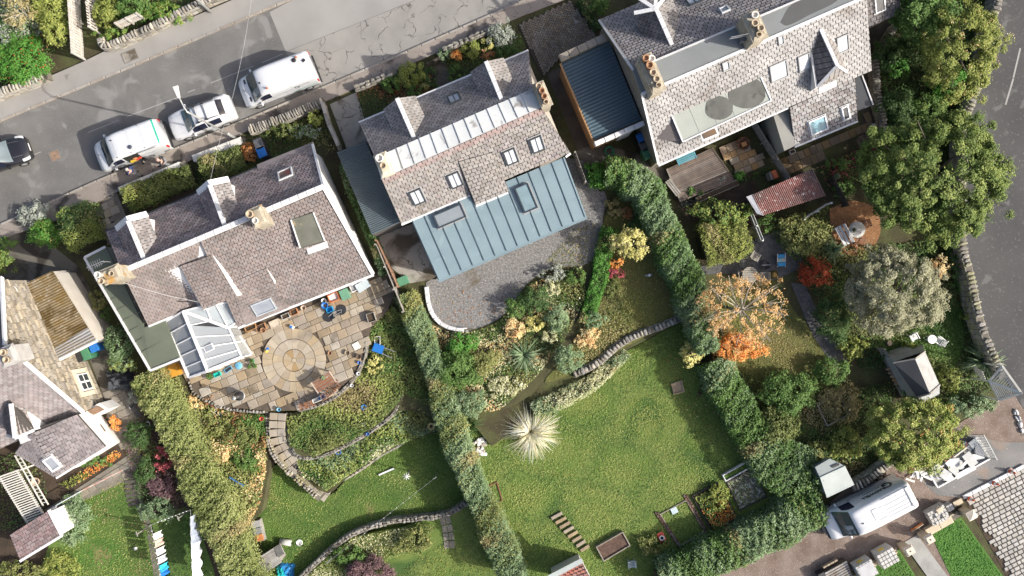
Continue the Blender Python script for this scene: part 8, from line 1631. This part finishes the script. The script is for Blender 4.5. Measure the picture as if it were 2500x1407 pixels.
for k in range(7):obj('plank',MB().box((-.1+.02*k,-.45+.15*k,.55),(1.5,.11,.08)),mat('dark_plank_wood',(.14,.11,.085),(.3,.29,.27),2,.85,piece=.35),t)
obj('stack',MB().box((0,0,.25),(1.5,1.1,.5)),mat('dark_plank_stack',(.08,.065,.05),(.12,.09,.06),4,.9),t);obj('black_sheet',MB().box((-.95,0,.3),(.4,1.2,.6)),blackpl,t)
for k in range(8):obj('brick',MB().box((-.5+.25*(k%4),.72,.2+.14*(k//4)),(.22,.11,.12)),pot_b,t)
t=thing('stacked_blocks','four grey cobbles stacked behind the open pallet','blocks',W(2308,1240,-.1),RP)
for k in range(4):obj('cobble',MB().box((.2*(k%2),.2*(k//2),.25),(.18,.18,.5)),blk,t)
for k,(x,y,lb)in enumerate(((2219,1344,'square sandstone gatepost cap by the cement path'),(2268,1316,'square sandstone gatepost cap with a dark stain beside the new turf'),(2371,1258,'pyramid sandstone gatepost cap by the block driveway'))):
    c=W(x,y,.9);t=thing('gatepost',lb,'gatepost',Vector((c.x,c.y,-.1)));sm_=mat('buff_sandstone',(.56,.47,.34),(.46,.38,.28),2,.85,.2);obj('pier',MB().box((c.x,c.y,.38),(.4,.4,1.0),RP),sm_,t);bevel(obj('cap_slab',MB().box((c.x,c.y,.92),(.56,.56,.1),RP),mat('pale_cap',(.66,.58,.47),(.58,.5,.4),2,.85),t),.02);obj('cap_peak',MB().box((c.x,c.y,1.03),(.5,.5,.12),RP,.15 if k==2 else .8),mat('pale_cap',(.66,.58,.47),(.58,.5,.4),2,.85),t)
    if k<2:obj('lamp_socket',MB().lathe((c.x,c.y,1.09),[(.05,0),(.05,.02),(0,.02)],8),blackpl,t)
t=thing('road_broom','wide orange broom with a pale handle lying on the gravel','broom',W(2238,1284,-.1));obj('head',MB().bar(W(2224,1296,.0),W(2252,1278,.0),.1,.1),mat('orange_bristle',(.5,.17,.05),(.42,.15,.05),4,.9),t);obj('head_stock',MB().bar(W(2226,1299,.06),W(2254,1280,.06),.05,.06),pot_b,t);obj('handle',MB().tube([W(2240,1289,.06),W(2268,1306,.5)],.018),pot_b,t)
t=thing('rubble_tray','white timber-edged tray of broken slate under the rowan tree','tray',W(2340,1150,-.1));wf_=[W(x,y,.12)for x,y in((2270,1160),(2288,1190),(2415,1120),(2385,1072))]
obj('base_sheet',MB().prism([p-Z*.1 for p in wf_],-.12),mat('dusty_sheet',(.36,.36,.35),(.28,.28,.27),2,.8),t)
for i in range(4):obj('edge_board',MB().bar(wf_[i],wf_[(i+1)%4],.08,.2),upvc if i in(0,1)else slw,t)
for k in range(26):
    s_,r_=random.random(),random.random();p=wf_[0].lerp(wf_[3],s_).lerp(wf_[1].lerp(wf_[2],s_),r_*.7);obj('broken_sheet',MB().box((p.x,p.y,.05+.012*k),(random.uniform(.3,.9),random.uniform(.2,.6),.025),random.uniform(0,3)),mat('white_rubble_sheet',(.6,.61,.6),(.48,.49,.48),2,.7,piece=.15),t)
tag(obj('plank',MB().bar(W(2334,1165,.2),W(2380,1140,.2),.3,.05),upvc),'wide white plank lying across the timber-edged tray','plank');tag(obj('plank',MB().bar(W(2345,1142,.45),W(2362,1126,.45),.16,.04),pot_w),'short pale plank on the broken slate','plank')
t=thing('rubble_heap','heap of splintered white boards behind the lettered van','rubble',W(2245,1165,-.1))
for k in range(14):p=W(2245+14*random.gauss(0,1),1166+7*random.gauss(0,1),.05+.03*k);a=random.uniform(0,3);obj('splinter',MB().bar(p,p+Vector((.6*math.cos(a),.6*math.sin(a),.05)),.12,.03),random.choice([upvc,slw,wood_g]),t)
t=thing('mesh_panel','leaning panel of dark wire mesh beside the broken slate','mesh panel',W(2400,1085,-.1));m0,m1,m2,m3=W(2372,1062,.05),W(2402,1115,.05),W(2434,1122,1.0),W(2402,1062,1.0)
for k in range(15):s_=k/14;obj('wire',MB().bar(m0.lerp(m1,s_),m3.lerp(m2,s_),.018,.018),galvd,t);obj('wire',MB().bar(m0.lerp(m3,s_),m1.lerp(m2,s_),.018,.018),galvd,t)
for a,b in((m0,m1),(m1,m2),(m2,m3),(m3,m0)):obj('frame_bar',MB().bar(a,b,.04,.04),galvd,t)
crate('small pale stone block beside the driveway corner',2336,1226,.55,.28,.12,mat('buff_sandstone',(.56,.47,.34),(.46,.38,.28),2,.85,.2),-.1,RP,None,'stone_block',True,'block')
t=thing('fruit_frame','low timber fruit frame among the tangled vegetables','frame',W(2040,1000,-.1));ff=[W(x,y,.4)for x,y in((1996,990),(2045,960),(2075,1010),(2020,1040))]
for i in range(4):obj('top_rail',MB().bar(ff[i],ff[(i+1)%4],.04,.04),wood_g,t);obj('post',MB().box((ff[i].x,ff[i].y,.15),(.05,.05,.55)),wood_g,t)
cover_('fallen_leaves','scattered rust leaves on the edge of the gravel yard',[(1050,740),(1100,700),(1200,740),(1280,680),(1340,650),(1440,590),(1430,640),(1290,690),(1220,780),(1110,800)],-.095,['rust','dry'],14,.02,.1,'leaves')
cover_('fallen_leaves','scattered leaves on the main lawn beneath the small yellow tree',[(1600,850),(1700,830),(1760,960),(1800,1100),(1640,1000)],-.84,['yellow','rust'],10,.03,.1,'leaves')
cover_('weed_plants','weeds and climbers beneath the white pergola',[(-40,1120),(60,1100),(120,1180),(120,1250),(20,1300),(-40,1300)],-.1,['green','meadow','dark'],90,.3)
